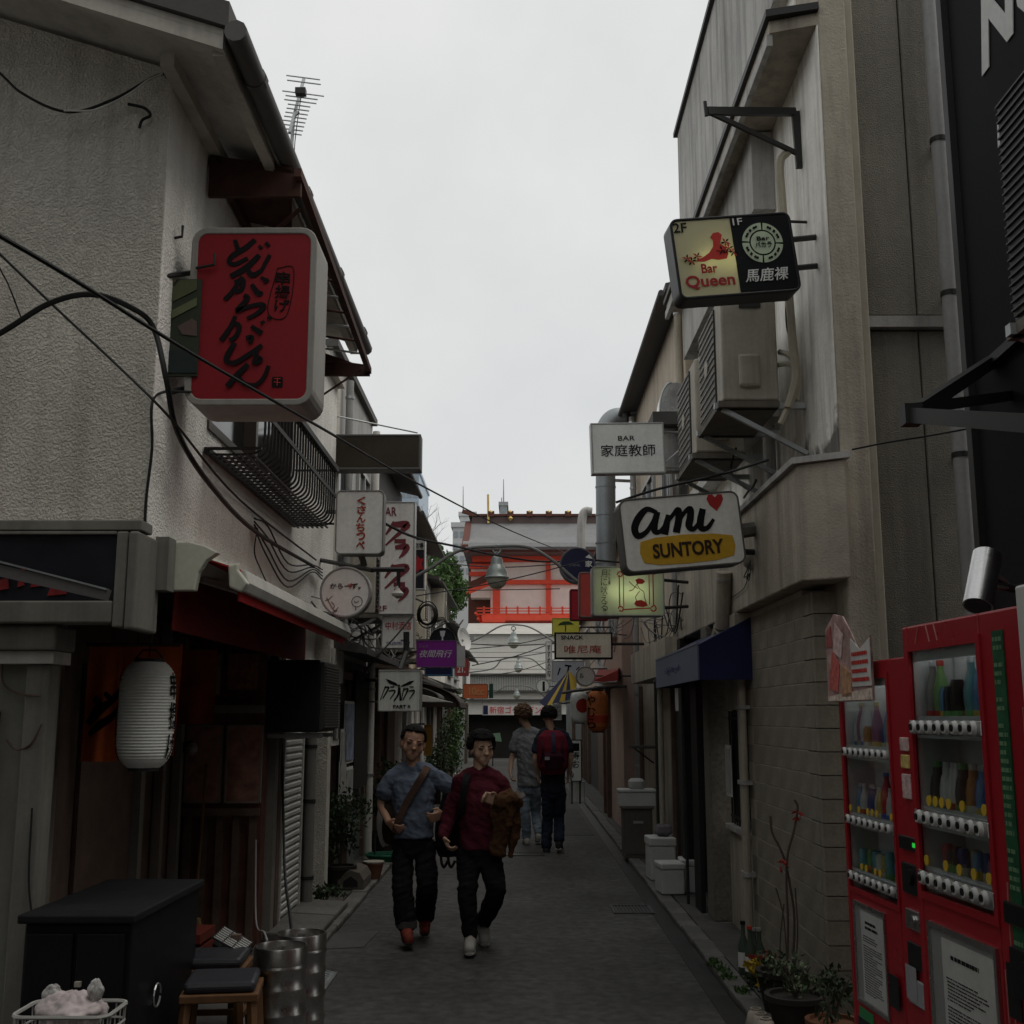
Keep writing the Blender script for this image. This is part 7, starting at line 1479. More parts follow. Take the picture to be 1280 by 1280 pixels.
wb = thing('plastic_bag', 'white plastic bag hanging behind the hip of the man in grey blue', 'bag', at(482, 1052, 9.35)); v_, f_ = blob(.11, 3, amp=.16, squash=1.8); cc = at(482, 1022, 9.38); MB().add([(cc.x + x * .62, cc.y + y * .5, cc.z + z * 1.0) for x, y, z in v_], f_).build('bag_body', mat('white_poly', (.42, .42, .42), .4, var=.15, scale=9), wb, world=True, smooth=True); part('handle', MATS['white_poly'], wb, lambda b: b.tube([cc + Vector((0, 0, .16)), cc + Vector((.03, -.02, .24)), cc + Vector((.05, -.02, .16))], .008, 5))
# turned-up cuffs
part('cuff', fab('cuff_grey', (.07, .065, .062)), t, lambda b: b.cyl(P('anL') + Vector((0, 0, .005)), P('anL') + Vector((0, 0, .055)), .080, .080, n=20))
# --- man in maroon sweater
JB = dict(head=(602, 937), neck=(600, 960), shL=(573, 980), shR=(629, 980), elL=(563, 1017, .04), wrL=(555, 1046, -.03), haL=(559, 1056, -.06), elR=(641, 1012, .0), wrR=(621, 1003, -.20), haR=(612, 998, -.22),
          pelvis=(599, 1056), hipL=(586, 1066), hipR=(612, 1066), knL=(585, 1118, -.12), anL=(588, 1172, -.12), toeL=(587, 1188, -.30), knR=(620, 1114, -.12), anR=(604, 1157, .30), toeR=(606, 1177, .12))
t, P, mp = person('man in maroon sweater carrying a brown jacket over his arm', 8.85, JB, skin_b, fab('sweater_maroon', (.08, .014, .024)), fab('trousers_black', (.011, .011, .013)), mat('shoe_white', (.36, .345, .31), .6), mat('sole_white', (.45, .44, .4), .6), dict(n=1000, len=.026, vol=.28, curl=.14, m=blk_hair, brow=.46, low=-.3, smooth=3, rad=.011, rough=.004),
                  dict(face=(.45, -1, -.05), tilt=(0, 0, 0), hs=1.08, k=1, sleeve='long', hem_uv=(599, 1060), leg=(.088, .066, .052), cuff=.03, spreadL=(0, -1, .2), curlL=(1, -.2, 0), spreadR=(0, -.2, 1), curlR=(-.3, -1, -.2), thumbR=1, ease=.018))
jk = thing('brown_jacket', 'brown jacket hanging over the forearm of the man in maroon', 'jacket', at(628, 1068, 8.7)); jm = MB()
jmat = fab('jacket_brown', (.085, .042, .02))
limb(jm, [at(648, 1004, 8.72), at(636, 996, 8.66), at(622, 1004, 8.64)], [.025, .045, .045]); loft(jm, [(at(622, 1068, 8.72), .05, .022), (at(624, 1045, 8.70), .058, .03), (at(629, 1012, 8.68), .075, .045), (at(633, 998, 8.68), .065, .04)], 18)
limb(jm, [at(640, 1003, 8.74), at(644, 1035, 8.75), at(638, 1070, 8.75)], [.035, .034, .008])
o = link('jacket_body', remesh(jm, .0075, 2, .02, .09), jmat, jk, (0, 0, 0), True); o.data.transform(Matrix.Translation(-jk.location)); crease(o, .02, (14, 14, 3), (0, R(8), 0), 4); crease(o, .01, (10, 10, 14), (0, 0, 0), 6)
part('pale_lining', mat('lining_pale', (.3, .24, .2), .8), jk, lambda b: ribbon(b, [at(646, 988, 8.66), at(650, 995, 8.66), at(655, 992, 8.67)], .03, .006))
bb = thing('black_backpack', 'black backpack hanging at the side of the man in maroon', 'bag', at(562, 1075, 9.05)); bm_ = MB(); loft(bm_, [(at(564, 1070, 9.1), .09, .05), (at(562, 1058, 9.1), .115, .08), (at(563, 1025, 9.1), .11, .085), (at(568, 990, 9.08), .09, .07)], 16); o = link('bag_body', remesh(bm_, .01, 3, .02), fab('bag_black', (.014, .014, .015)), bb, (0, 0, 0), True); o.data.transform(Matrix.Translation(-bb.location))
part('shoulder_strap', MATS['bag_black'], bb, lambda b: ribbon(b, [at(588, 962, 8.95), at(583, 972, 8.73), at(579, 995, 8.70), at(578, 1015, 8.74), at(570, 1035, 8.9)], .05, .012))
for uu in (551, 560): part('loose_strap', MATS['bag_black'], bb, lambda b: ribbon(b, [at(uu, 1068, 9.05), at(uu + 1, 1078, 9.04), at(uu + 4, 1084, 9.04), at(uu + 9, 1076, 9.04)], .02, .004))
# --- two men walking away
JC = dict(head=(653, 894), neck=(659, 909), shL=(645, 920), shR=(675, 919), elL=(640, 946, .02), wrL=(638, 965, -.06), haL=(639, 972, -.08), elR=(681, 946), wrR=(680, 967, .05), haR=(679, 975, .05), pelvis=(661, 978), hipL=(655, 986), hipR=(668, 986), knL=(657, 1018, -.05), anL=(658, 1048, 0), toeL=(655, 1056, .20), knR=(670, 1016, .12), anR=(673, 1042, -.05), toeR=(672, 1050, .12))
t, P, mp = person('man with curly light brown hair in grey T-shirt walking away', 15.9, JC, skin_b, fab('shirt_grey', (.19, .195, .2)), fab('jeans_light', (.2, .24, .28)), mat('shoe_white', (.36, .345, .31), .6), mat('sole_white', (.45, .44, .4), .6), dict(n=560, len=.045, vol=1, curl=.6, m=brn_hair, brow=.5, low=-.6, smooth=1, rough=.012),
                  dict(face=(-.6, 1, 0), hs=1.02, k=1, sleeve='short', hem_uv=(660, 982), leg=(.088, .062, .055), spreadL=(0, 1, 0), curlL=(.3, 0, -.2), spreadR=(0, 1, 0), curlR=(-.3, 0, -.2), behind=True, ease=.02))
part('beard', brn_hair, t, lambda b: [limb(b, [mp(sx * .05, .03, -.05), mp(sx * .03, .06, -.085), mp(0, .085, -.085)], [.02, .022, .02], 3) for sx in (-1, 1)])
JD = dict(head=(686, 896), neck=(688, 910), shL=(675, 921), shR=(707, 921), elL=(669, 948, -.02), wrL=(672, 968, .08), haL=(673, 975, .1), elR=(713, 948, -.02), wrR=(711, 968, .05), haR=(710, 975, .06), pelvis=(691, 982), hipL=(685, 990), hipR=(699, 990), knL=(684, 1026, .08), anL=(683, 1060, 0), toeL=(683, 1070, .18), knR=(699, 1024, .10), anR=(699, 1052, -.15), toeR=(701, 1068, -.06))
t, P, mp = person('man with a dark red backpack and navy top walking away', 15.0, JD, skin_b, fab('top_navy', (.02, .023, .035)), fab('jeans_dark', (.022, .027, .045)), mat('shoe_black', (.02, .02, .022), .6), mat('sole_white', (.45, .44, .4), .6), dict(n=520, len=.03, vol=.7, curl=.25, m=blk_hair, brow=.4, low=-.45),
                  dict(face=(-.1, 1, 0), hs=1.0, k=1, sleeve='short', hem_uv=(691, 990), leg=(.09, .065, .06), spreadL=(0, 1, 0), curlL=(.3, 0, -.2), spreadR=(0, 1, 0), curlR=(-.3, 0, -.2), behind=True, ease=.02))
bp = thing('red_backpack', 'dark red backpack on the back of the man in navy', 'bag', at(691, 965, 14.75)); bm_ = MB(); maroon = fab('pack_maroon', (.12, .012, .022))
loft(bm_, [(at(691, 968, 14.80), .13, .07), (at(691, 958, 14.78), .19, .12), (at(691, 935, 14.78), .20, .125), (at(690, 920, 14.80), .17, .10), (at(690, 913, 14.84), .1, .06)], 18); o = link('pack_body', remesh(bm_, .012, 3, .02), maroon, bp, (0, 0, 0), True); o.data.transform(Matrix.Translation(-bp.location))
bm_ = MB(); loft(bm_, [(at(692, 962, 14.70), .11, .04), (at(692, 945, 14.655), .13, .05), (at(692, 938, 14.70), .12, .03)], 14); o = link('front_pocket', remesh(bm_, .012, 3), fab('pack_dark', (.04, .01, .018)), bp, (0, 0, 0), True); o.data.transform(Matrix.Translation(-bp.location))
part('centre_strap', fab('pack_navy', (.03, .03, .05)), bp, lambda b: ribbon(b, [at(691, 915, 14.74), at(692, 928, 14.64), at(692, 940, 14.63)], .05, .008)); part('badge', mat('badge_grey', (.3, .28, .3), .6), bp, lambda b: b.cbox(at(684, 948, 14.6), (.06, .006, .04)))
for sx in (676, 705): part('side_strap', MATS['pack_dark'], bp, lambda b: ribbon(b, [at(sx, 918, 14.78), at(sx + (3 if sx < 690 else -3), 935, 14.66), at(sx, 955, 14.7)], .03, .006))
# =================================================================== small things along the alley
# left: plants by the slate wall
def leaf_plant(name, label, c, h, r, n, size, lm, seed, pot=None, group=None):
    rn = random.Random(seed); t = thing(name, label, 'plant', c, 0, group); z0 = 0
    if pot:
        pm, pr, ph = pot; MB().lathe([(pr * .72, 0), (pr, ph * .85), (pr * 1.08, ph * .86), (pr * 1.08, ph), (pr * .9, ph), (pr * .88, ph * .9), (.01, ph * .9)], n=18).build('pot', pm, t, smooth=True); z0 = ph * .9
    st = MB()
    for k in range(6):
        a = rn.uniform(0, 6.28); st.tube([(0, 0, z0), (r * .3 * math.cos(a), r * .3 * math.sin(a), z0 + h * .5), (r * .6 * math.cos(a), r * .6 * math.sin(a), z0 + h * .85)], [.008, .006, .003], 5)
    st.build('stem', bark, t); b = MB()
    for k in range(9):
        d = Vector((rn.gauss(0, .4), rn.gauss(0, .4), rn.uniform(.25, .95))); leafmass(b, (d.x * r, d.y * r, z0 + h * d.z), (r * .5, r * .5, h * .25), n // 9, size, rn)
    b.build('foliage', lm, t); return t
terra = mat('dark_pot', (.03, .025, .022), .8); terra2 = mat('terracotta', (.16, .07, .04), .8)
c = at(430, 1075, Z=.05); leaf_plant('potted_shrub', 'leafy dark shrub in a dark pot against the slate wall', (-1.74, 11.6, .045), .75, .24, 900, .06, leafd, 1, (terra, .15, .22))
leaf_plant('potted_shrub', 'second dense shrub in front of the brown tile wall on the left', (-1.68, 14.6, .045), .8, .26, 900, .07, leafd, 2, (terra, .16, .25))
leaf_plant('potted_shrub', 'small low plant at the foot of the drain pipe', (-1.74, 10.75, .045), .16, .16, 260, .05, leafd, 4)
leaf_plant('potted_shrub', 'tall greenery on the far left under the orange sign', (-1.5, 22.5, .045), 1.25, .28, 900, .08, leafd, 6, (terra, .2, .3)); leaf_plant('potted_shrub', 'second tall bush farther along the left under the orange sign', (-1.45, 25.5, .045), 1.7, .38, 1200, .09, leafm, 8, (terra, .2, .3))
o = thing('plant_trough', 'rounded brown stone trough on the left kerb', 'planter', (-1.62, 11.75, .05)); MB().prism([(-.13, 0), (.13, 0), (.13, .09), (.09, .16), (.0, .19), (-.09, .16), (-.13, .09)], -.28, .28).build('trough', mat('trough_brown', (.11, .095, .08), .9, bump=.4, bscale=60), o, bev=.01); MB().prism([(-.07, .03), (.07, .03), (.07, .08), (0, .13), (-.07, .08)], -.285, -.281).build('hollow_shade', blackm, o)  # black patch on the solid end paints the shade of a hollow
o = thing('flower_pot', 'small empty pale pot behind the stone trough', 'pot', (-1.5, 12.3, .05)); MB().lathe([(.07, 0), (.1, .14), (.108, .14), (.108, .16), (.09, .16), (.06, .02)], n=16).build('bowl', terra2, o, smooth=True); MB().lathe([(.1, .158), (.11, .158), (.11, .17), (.1, .17)], n=16).build('rim', mat('pale_rim', (.3, .29, .24), .7), o)
o = thing('green_hose', 'coiled green hose on a low stand by the left kerb', 'hose', (-1.5, 13.6, .05))
for k in range(4): MB().tube([((.2 + k * .02) * math.cos(a), (.16 + .015 * k) * math.sin(a), .03 + k * .02) for a in [i * .35 for i in range(19)]], .012, 5).build('coil', mat('hose_green', (.02, .12, .07), .5), o)
for sx in (-1, 1): MB().bar((sx * .15, 0, 0), (sx * .15, 0, .3), .02, .02).build('stand_leg', steel_black, o)
MB().bar((-.15, 0, .3), (.15, 0, .3), .02, .02).build('stand_bar', steel_black, o)
# posters, window on the slate wall
def poster(label, u0, v0, u1, v1, Xp, m_, fm=None):
    a, b_ = at(u0, v0, X=Xp), at(u1, v1, X=Xp); y0, y1 = sorted((a.y, b_.y)); zc = (at((u0 + u1) / 2, v0, X=Xp).z, at((u0 + u1) / 2, v1, X=Xp).z)
    t = thing('poster', label, 'poster', (Xp, (y0 + y1) / 2, zc[1])); s_ = 1 if Xp < 0 else -1
    B('sheet', m_, t, Xp, Xp + s_ * .008, y0, y1, zc[1], zc[0]); B('frame', fm or paper, t, Xp - s_ * .006, Xp - s_ * .001, y0 - .03, y1 + .03, zc[1] - .03, zc[0] + .03); return t
pm = lambda n, c, v: mat(n, c, .6, var=v, scale=9)
poster('pale blue picture poster on the dark board at left', 432, 880, 441, 950, -1.78, pm('poster_blue', (.24, .28, .36), .5)); poster('narrow white poster left of the blue one', 427, 915, 431, 955, -1.78, pm('poster_white', (.4, .4, .38), .2)); poster('lower white framed print on the dark board at left', 425, 955, 431, 1005, -1.78, pm('poster_pale', (.38, .38, .35), .3)); poster('second lower print right of the white framed print', 433, 962, 440, 998, -1.78, pm('poster_grey', (.33, .34, .33), .3))
B('poster_board', blackm, bpy.data.objects['row_house'], -1.808, -1.79, 12.75, 14.1, .9, 2.2)
t = thing('small_window', 'small white framed window above the slate wall at left', 'window', (-1.8, 11.2, 1.5))
B('frame', white_paint, t, -1.81, -1.77, 11.05, 11.5, 1.42, 1.98); B('pane', dark_glass, t, -1.768, -1.76, 11.1, 11.45, 1.48, 1.92); B('sash', white_paint, t, -1.759, -1.752, 11.26, 11.29, 1.48, 1.92)
B('white_panel', offw, bpy.data.objects['row_house'], -1.80, -1.76, 10.95, 11.6, 2.02, 2.34)
# right side small things
foam = mat('white_foam', (.48, .49, .47), .8, var=.08, scale=5)
def foambox(label, c, s, rz):
    t = thing('foam_box', label, 'box', c, rz, 'white foam boxes by the right wall'); w_, d_, h_ = s
    MB().box(-w_ / 2, w_ / 2, -d_ / 2, d_ / 2, 0, h_ * .8).build('tub', foam, t, bev=.012); MB().box(-w_ / 2 - .008, w_ / 2 + .008, -d_ / 2 - .008, d_ / 2 + .008, h_ * .8 + .002, h_).build('lid', foam, t, bev=.012)
foambox('front left white foam box standing on the right kerb', (1.44, 11.35, .05), (.22, .3, .28), .1); foambox('front right white foam box against the wall on the right kerb', (1.66, 11.5, .045), (.2, .3, .3), -.05); foambox('tall white foam box just behind the front pair', (1.47, 12.3, .05), (.26, .34, .42), .05)
foambox('long white foam box lying on top of the beige cabinet', (1.42, 14.2, .636), (.44, .3, .2), 0)
o = tag(MB().lathe([(.08, 0), (.1, .03), (.1, .09), (.07, .12), (.01, .125)], (1.42, 14.15, .838), 14).build('small_jar', foam, smooth=True), 'small white lidded tub on the top foam box', 'tub')
v_, f_ = blob(.09, 21, amp=.2, squash=.7); o = tag(MB().add([(1.5 + x, 12.3 + y, .53 + z) for x, y, z in v_], f_).build('cloth_bundle', mat('grey_cloth', (.14, .13, .14), .9), smooth=True), 'grey cloth bundle on the tall foam box', 'cloth')
o = thing('metal_cabinet', 'beige metal cabinet on the right kerb under a foam box', 'cabinet', (1.42, 14.2, .045)); cabm = mat('cabinet_beige', (.10, .09, .075), .6, streak=.4); MB().box(-.17, .17, -.18, .18, 0, .56).build('case', cabm, o, bev=.008); MB().box(-.19, .19, -.2, .2, .562, .59).build('top', cabm, o, bev=.008); MB().box(-.15, .15, -.192, -.182, .05, .52).build('door', cabm, o); MB().box(-.06, .06, -.202, -.193, .4, .43).build('handle', alu, o)
o = thing('iron_post', 'thin black iron post before the dark doorway on the right', 'post', at(824, 1085, X=1.5)); o.location.z = .045; yp = o.location.y
part('shaft', steel_black, o, lambda b: b.cyl((1.5, yp, .05), (1.5, yp, 2.05), .016, n=8)); part('foot', steel_black, o, lambda b: b.cyl((1.5, yp, .045), (1.5, yp, .06), .05, n=12)); part('finial', steel_black, o, lambda b: b.lathe([(.016, 2.05), (.025, 2.07), (.005, 2.1)], (1.5, yp, 0), 8))
o = tag(MB().cyl((1.52, 10.7, .045), (1.52, 10.7, 2.0), .014, n=8).build('iron_post', steel_black, smooth=True), 'second thin black post beside the first on the right kerb', 'post')
poster('white price notice on the barred window at right', 907, 936, 914, 990, 1.70, pm('notice_white', (.42, .42, .4), .15)); 
# lanterns right
ol = mat('lantern_orange', (.36, .11, .03), .7, var=.25, scale=6); c = at(747, 889, 13.8); t = lantern('paper_lantern', 'orange paper lantern with black brush letters on the right', c, .13, .50, ol, ink); lantern_text(t, 'やむら', .13, .50, -.75, ink, .13)
MB().lathe([(.115, .06), (.128, .12), (.133, .2), (.128, .21), (.112, .1)], n=24).build('lower_red_band', mat('lantern_red', (.28, .03, .015), .7), t)
c = at(724, 884, 16.5); t = lantern('paper_lantern', 'white paper lantern with a red disc behind the orange one', c, .13, .46, lw_, ink); rd = MB()
rd.add([(.134 * math.sin(.35 + .75 * r_ * math.cos(a)), -.134 * math.cos(.35 + .75 * r_ * math.cos(a)), .25 + .1 * r_ * math.sin(a)) for r_ in (0, .5, 1) for a in [i * math.pi / 10 for i in range(20)]], [(j * 20 + i, j * 20 + (i + 1) % 20, (j + 1) * 20 + (i + 1) % 20, (j + 1) * 20 + i) for j in range(2) for i in range(20)]).build('red_disc', mat('disc_red', (.36, .03, .02), .7), t)
cable('bent black lantern hanger rail over the two right lanterns', [at(703, 866, 16.6), at(730, 862, 14.8), at(762, 859, 13.7), at(785, 858, X=1.7)], .02, 'hanger_rail')
# yellow and navy parasol
o = thing('folded_parasol', 'half folded yellow and navy parasol hanging on the right', 'umbrella', at(700, 885, 18)); top = at(711, 838, 18); yl = mat('parasol_yellow', (.45, .32, .05), .7); nv = mat('parasol_navy', (.03, .035, .08), .7)
rim_ = [at(u, v, 18 + d) for u, v, d in ((674, 878, -.1), (682, 884, -.25), (690, 880, -.3), (699, 878, -.3), (706, 876, -.25), (714, 872, -.2), (720, 860, -.1), (722, 850, .1))]
for i in range(7): part('panel', nv if i % 2 == 0 and i != 6 else yl, o, lambda b: b.add([top, rim_[i], rim_[i + 1], top + Vector((0, .01, -.01)), rim_[i] + Vector((0, .012, 0)), rim_[i + 1] + Vector((0, .012, 0))], [(0, 1, 2), (5, 4, 3), (0, 3, 4, 1), (1, 4, 5, 2), (2, 5, 3, 0)]))
part('shaft', steel_black, o, lambda b: b.cyl(at(711, 836, 18.05), at(696, 892, 18.05), .012, n=6))
# standing sign and small frames at right
S = Sign('standing_sign', 'white standing sign with black brush characters beyond the red backpack', (713, 925, 727, 976), 16.6, .08, ink, plainw, .006, .012); S.text('一寿お', (716, 929, 724, 960), ink, .008, vertical=True); S.text('だん', (712.5, 942, 717, 972), ink, .02, vertical=True, lift=.003)
S.arm([at(715, 976, 16.62), at(715, 1005, 16.62)], .012); S.arm([at(725, 976, 16.62), at(725, 1005, 16.62)], .012)
S = Sign('standing_sign', 'lower white board leaning under the brush character sign', (712, 977, 731, 1003), 16.9, .05, alu, plainw, .006, .01)
S = Sign('lattice_frame', 'small grey lattice frame below the parasol', (691, 880, 702, 900), 17.5, .06, alu, mat('lattice_face', (.3, .31, .3), .6), .005, .012, cat='frame')
S.stroke([[(693, 884), (700, 884)], [(693, 889), (700, 889)], [(693, 894), (700, 894)], [(696.5, 882), (696.5, 898)]], 1, mat('grey_line', (.15, .16, .15), .6), 'lattice'); S.arm([at(697, 880, 17.5), at(740, 875, X=1.55)])
o = thing('round_door_knob', 'round brown metal vent cap on the pinkish wall at right', 'vent', at(758, 977, X=1.54)); part('cap', mat('brown_metal', (.10, .07, .055), .35, .6), o, lambda b: b.lathe([(.08, 0), (.075, .03), (.04, .05), (.005, .055)], at(758, 977, X=1.545), 16, M=Matrix.Rotation(R(-90), 3, 'Y')), smooth=True); part('collar', dkgrey, o, lambda b: b.lathe([(.09, 0), (.09, .012)], at(758, 977, X=1.548), 16, M=Matrix.Rotation(R(-90), 3, 'Y')))
o = thing('wall_shelf', 'small dark wall shelf on the right beyond the tan house door', 'shelf', (1.6, 14.5, 1.3)); B('board', dkgrey, o, 1.45, 1.77, 14.9, 15.4, 1.29, 1.32); part('bracket', steel_black, o, lambda b: b.bar((1.75, 15.15, 1.1), (1.5, 15.15, 1.29), .02, .02))
for k, (x, y, r_) in enumerate(((1.66, 13.6, .035), (1.7, 13.9, .025), (1.68, 15.9, .03))):
    o = tag(MB().cyl((x, y, .045), (x, y, 2.1), r_, n=10).build('wall_pipe', [r_beige, pvc, brownm][k], smooth=True), ['beige pipe beside the tan house door on the right', 'thin grey pipe next to the beige pipe on the right', 'brown pipe past the shelf on the right'][k], 'pipe')
o = tag(MB().box(1.66, 1.74, 12.05, 12.3, 1.75, 2.1).build('meter_box', paper, bev=.008), 'white meter box over the dark doorway on the right', 'box')
# bicycles far away
def bicycle(label, c, rz):
    t = thing('bicycle', label, 'bicycle', c, rz, 'bicycles parked at the far end')
    for x in (-.5, .5):
        q = MB(); q.tube([(x + .32 * math.cos(a), 0, .33 + .32 * math.sin(a)) for a in [i * math.pi / 10 for i in range(21)]], .014, 6); wl = q.build('wheel', rubber, t)
        for k in range(6): MB().cyl((x, 0, .33), (x + .31 * math.cos(k * 1.05), 0, .33 + .31 * math.sin(k * 1.05)), .004, n=4).build('spoke', galv, wl)
    fr_ = MB()
    for a_, b_ in (((-.5, 0, .33), (-.08, 0, .3)), ((-.08, 0, .3), (-.2, 0, .8)), ((-.5, 0, .33), (-.17, 0, .7)), ((-.08, 0, .3), (.36, 0, .68)), ((-.17, 0, .7), (.36, 0, .75)), ((.34, 0, .9), (.5, 0, .33))): fr_.cyl(a_, b_, .016, n=6)
    fr_.build('frame', mat('bike_frame', (.25, .25, .26), .4, .5), t); MB().box(-.33, -.1, -.06, .06, .82, .87).build('saddle', ink, t, bev=.02); MB().tube([(.25, -.26, .95), (.34, -.2, .98), (.34, .2, .98), (.25, .26, .95)], .012, 6).build('handlebar', galv, t)
    MB().box(.42, .75, -.16, .16, .68, .9).build('basket', galv, t)
bicycle('nearer parked bicycle at the far end of the alley, left side', (-1.0, 31.5, .006), R(80)); bicycle('second parked bicycle just behind the first at the far left', (-1.15, 33.0, .006), R(100))
o = thing('green_notice', 'small pale green notice hanging in the dark far entrance', 'sign', at(619, 920, 40)); part('board', mat('notice_green', (.18, .3, .2), .6), o, lambda b: b.prism([(at(615, 918, 40).x, at(615, 926, 40).z), (at(627, 918, 40).x, at(627, 927, 40).z), (at(625, 916, 40).x, at(625, 916, 40).z), (at(615, 917, 40).x, at(615, 917, 40).z)], 40, 40.03)); part('pole', steel_black, o, lambda b: b.cyl((at(616, 930, 40.05).x, 40.05, 0), (at(616, 918, 40.05).x, 40.05, at(616, 917, 40.05).z), .02, n=6))
foambox('white crates stack by the left wall behind the walking pair', (-1.1, 26, .006), (.6, .5, .45), 0); foambox('white box on the road edge behind the man in grey blue', (-1.2, 22, .006), (.5, .4, .5), .1)
S = Sign('hanging_banner', 'ochre yellow vertical cloth banner on the left behind the grey blue man', (530, 906, 540, 944), 16.5, .02, mat('banner_ochre', (.30, .16, .03), .8), mat('banner_ochre', (.30, .16, .03), .8), .004, .006); S.arm([at(530, 905, 16.5), at(515, 905, X=-1.8)])
# right foreground: rose twigs, pots, bottles, flowers, cups, weeds
tw = thing('potted_rose', 'thorny bare rose in a dark pot against the block wall', 'plant', (1.50, 6.9, .045)); rn = random.Random(12)
MB().lathe([(.10, 0), (.14, .2), (.15, .2), (.15, .23), (.12, .23), (.11, .2), (.01, .2)], n=18).build('pot', terra, tw, smooth=True)
br_ = [[(983, 1230), (985, 1160), (983, 1100), (985, 1065), (992, 1040), (997, 1010), (993, 1000)], [(985, 1085), (975, 1060), (965, 1040), (963, 1020)], [(990, 1230), (993, 1150), (988, 1110), (984, 1088)], [(985, 1230), (980, 1150), (970, 1110)], [(992, 1225), (997, 1170), (994, 1110)], [(978, 1230), (975, 1180), (980, 1130)]]
for k, b_ in enumerate(br_): part('stem', bark, tw, lambda b: b.tube(spline([at(u, v, 6.85 + .02 * k) for u, v in b_], 4), .007 if k < 3 else .004, 5))
rb = mat('red_leaf', (.28, .03, .025), .6)
for (u, v) in ((994, 1015), (999, 1020), (975, 1077), (981, 1080), (978, 1086), (996, 1024)): part('red_leaf', rb, tw, lambda b: leafmass(b, at(u, v, 6.83), (.02, .02, .02), 5, .035, rn))
part('foliage', leafd, tw, lambda b: [leafmass(b, at(u, v, 6.8), (.08, .08, .06), 45, .035, rn) for u, v in ((968, 1200), (985, 1215), (1000, 1225), (975, 1235), (960, 1225), (995, 1245))])
leaf_plant('ivy_pot', 'variegated ivy tumbling over a pot at the block wall', (1.47, 6.45, .045), .2, .16, 260, .035, mat('ivy_pale', (.10, .13, .075), .6, var=.5, scale=30), 33, (terra, .15, .2)); leaf_plant('ivy_pot', 'low green plant in front of the block wall corner', (1.60, 6.2, .0), .25, .15, 220, .045, leafd, 35, (terra2, .13, .18))
o = thing('flower_pot', 'small red pot by the right wall beside the bottles', 'pot', (1.56, 7.75, .045)); MB().lathe([(.055, 0), (.085, .13), (.095, .13), (.095, .155), (.08, .155), (.06, .02)], n=16).build('bowl', mat('pot_red', (.22, .03, .02), .6), o, smooth=True); MB().lathe([(.01, .14), (.078, .14), (.078, .145), (.01, .147)], n=12).build('soil', brownm, o)
bg_ = mat('bottle_clear_green', (.06, .08, .06), .1); 
for k, (dx, dy, hh_) in enumerate(((0, 0, .30), (.07, .05, .28), (-.02, .12, .31), (.06, .17, .26))):
    t = thing('glass_bottle', ['front empty glass bottle on the right kerb', 'second glass bottle right of the front one', 'tall glass bottle behind the front one', 'short glass bottle farthest from the kerb edge'][k], 'bottle', (1.49 + dx, 7.75 + dy, .045), 0, 'bottles by the right wall'); MB().lathe([(.03, 0), (.036, .01), (.036, hh_ * .58), (.015, hh_ * .78), (.013, hh_ * .95), (.016, hh_)], n=14).build('glass', bg_, t, smooth=True); MB().lathe([(.037, hh_ * .15), (.037, hh_ * .45)], n=14).build('label_band', paper, t); MB().lathe([(.017, hh_ + .001), (.017, hh_ + .02)], n=10).build('cap', [ink_red, alu, ink, alu][k], t)
fl = thing('yellow_flowers', 'yellow flower cluster hanging over the right kerb', 'flowers', (1.45, 7.15, .045)); yf = mat('petal_yellow', (.45, .32, .03), .6)
part('stem', leafd, fl, lambda b: [b.tube([(1.47, 7.2, .05), (1.45 + dx, 7.1 + dy, .28)], [.006, .003], 4) for dx, dy in ((0, 0), (.03, .05), (-.04, -.03), (.02, -.05))])
part('blossoms', yf, fl, lambda b: [leafmass(b, at(u, v, 7.1), (.03, .03, .022), 40, .035, rn) for u, v in ((935, 1205), (946, 1203), (945, 1215), (950, 1228), (941, 1212))]); part('foliage', leafd, fl, lambda b: [leafmass(b, at(u, v, 7.15), (.07, .06, .05), 90, .04, rn) for u, v in ((945, 1225), (955, 1210), (958, 1235))])
cupm = mat('cup_beige', (.34, .30, .25), .6)
for k, (u, v) in enumerate(((944, 1243), (951, 1255), (957, 1270))):
    c = at(u, v, 6.55 - .1 * k); t = thing('upturned_cup', ['upper upturned pale cup on the right kerb', 'middle upturned pale cup on the right kerb', 'lowest upturned pale cup on the right kerb'][k], 'cup', (c.x, c.y, .05), 0, 'pale cups along the right kerb'); MB().lathe([(.055, 0), (.06, .01), (.05, .05), (.042, .08), (.03, .09), (.005, .09)], n=16).build('cup', cupm, t, smooth=True); MB().lathe([(.03, .091), (.03, .1), (.022, .1), (.022, .091)], n=12).build('foot_ring', cupm, t)
for k, (u, v) in enumerate(((903, 1213), (910, 1222), (893, 1205), (930, 1240))):
    c = at(u, v, Z=.05); b = MB(); leafmass(b, (c.x, c.y, .06), (.06, .1, .02), 60, .035, rn); o = b.build('weed_tuft', mat('grass_green', (.05, .10, .025), .7, var=.3)); tag(o, ['weed tuft in the right kerb joint, brightest of four', 'weed tuft just before the brightest one on the right kerb', 'weed tuft farthest along the right kerb', 'weed tuft nearest the pots on the right kerb'][k], 'weeds')
# water heater / utility clutter upper left far
for k, (u, v, Y) in enumerate(((590, 760, 24), (545, 760, 19))):
    o = outdoor_unit((-1.72, Y, at(u, v, Y).z - .2), ['pale outdoor unit on the far left wall near the shrine', 'outdoor unit on the tan house wall behind the coil'][k]); o.rotation_euler = (0, 0, math.pi); o.location.y += .8
cable('grey conduit rising on the tan house on the right', [Vector((1.7, 12.4, 2.5)), Vector((1.7, 12.4, 3.5)), Vector((1.72, 12.6, 4.4))], .03, 'conduit', pvc)

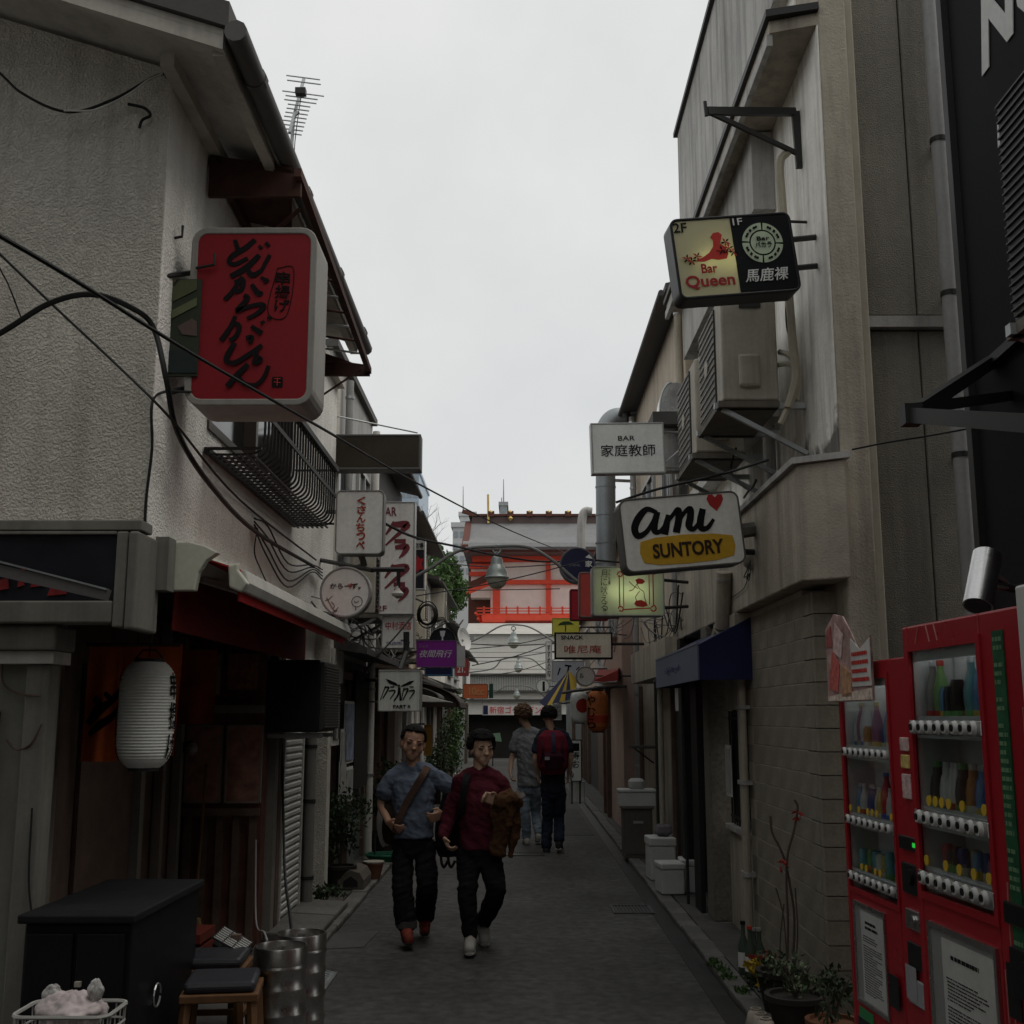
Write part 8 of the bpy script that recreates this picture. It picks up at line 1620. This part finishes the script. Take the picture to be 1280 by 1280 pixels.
# tangles of service wires under the eaves
def tangle(label, x0, x1, y0, y1, z0, z1, n, seed):
    rn = random.Random(seed); t = thing('wire_tangle', label, 'cable', ((x0 + x1) / 2, (y0 + y1) / 2, z0))
    for i in range(n):
        p = [Vector((rn.uniform(x0, x1), y0 + (y1 - y0) * k / 5 + rn.uniform(-.15, .15), rn.uniform(z0, z1))) for k in range(6)]
        part('strand', rubber if i % 3 else mat('grey_wire', (.16, .16, .15), .6), t, lambda b: b.tube(spline(p, 5), rn.uniform(.004, .009), 5))
tangle('tangle of service wires under the eave behind the round white sign', -1.8, -1.5, 9.6, 13.5, 2.35, 2.75, 9, 1)
tangle('tangle of wires behind the liquor shop sign farther along the left', -1.8, -1.45, 13.5, 18, 2.35, 3.0, 8, 2)
tangle('tangle of wires on the right wall under the glowing sign', 1.5, 1.75, 11.0, 14.5, 2.45, 2.95, 9, 3)
tangle('wires sagging along the right houses beyond the duct', 1.3, 1.6, 15, 22, 2.6, 3.4, 7, 4)
for k, (x, y, z0, z1, r_, m_) in enumerate(((-1.78, 11.7, 2.5, 5.2, .04, pvc), (-1.77, 13.9, .05, 5.2, .045, white_paint), (-1.76, 17.4, 2.4, 4.8, .04, dkgrey), (-1.78, 20.2, .05, 4.7, .04, white_paint), (1.74, 11.9, 2.5, 6.1, .045, r_beige), (1.7, 16.6, .05, 6.1, .045, pvc))):
    o = thing('downpipe', ['grey downpipe on the grey rendered house behind the white hiragana sign', 'white downpipe at the far corner of the grey rendered house', 'dark downpipe at the far corner of the dark clad house', 'white downpipe in the middle of the tan boarded house', 'beige downpipe at the near corner of the tan two storey house', 'grey downpipe by the big exhaust duct'][k], 'pipe', (x, y, z0))
    part('pipe', m_, o, lambda b: b.cyl((x, y, z0), (x, y, z1), r_, n=10), smooth=True)
    for zz in range(int(z0) + 1, int(z1) + 1): part('clamp', galv, o, lambda b: b.cyl((x, y, zz), (x, y, zz + .03), r_ + .008, n=10))
for k, (y, z) in enumerate(((11.9, 2.75), (15.6, 2.6), (18.6, 2.6))):
    o = outdoor_unit((-1.66, y + .8, z), ['outdoor unit over the slate ground floor behind the round sign', 'outdoor unit on the dark clad house behind the purple sign', 'outdoor unit low on the tan boarded house'][k]); o.rotation_euler = (0, 0, math.pi)
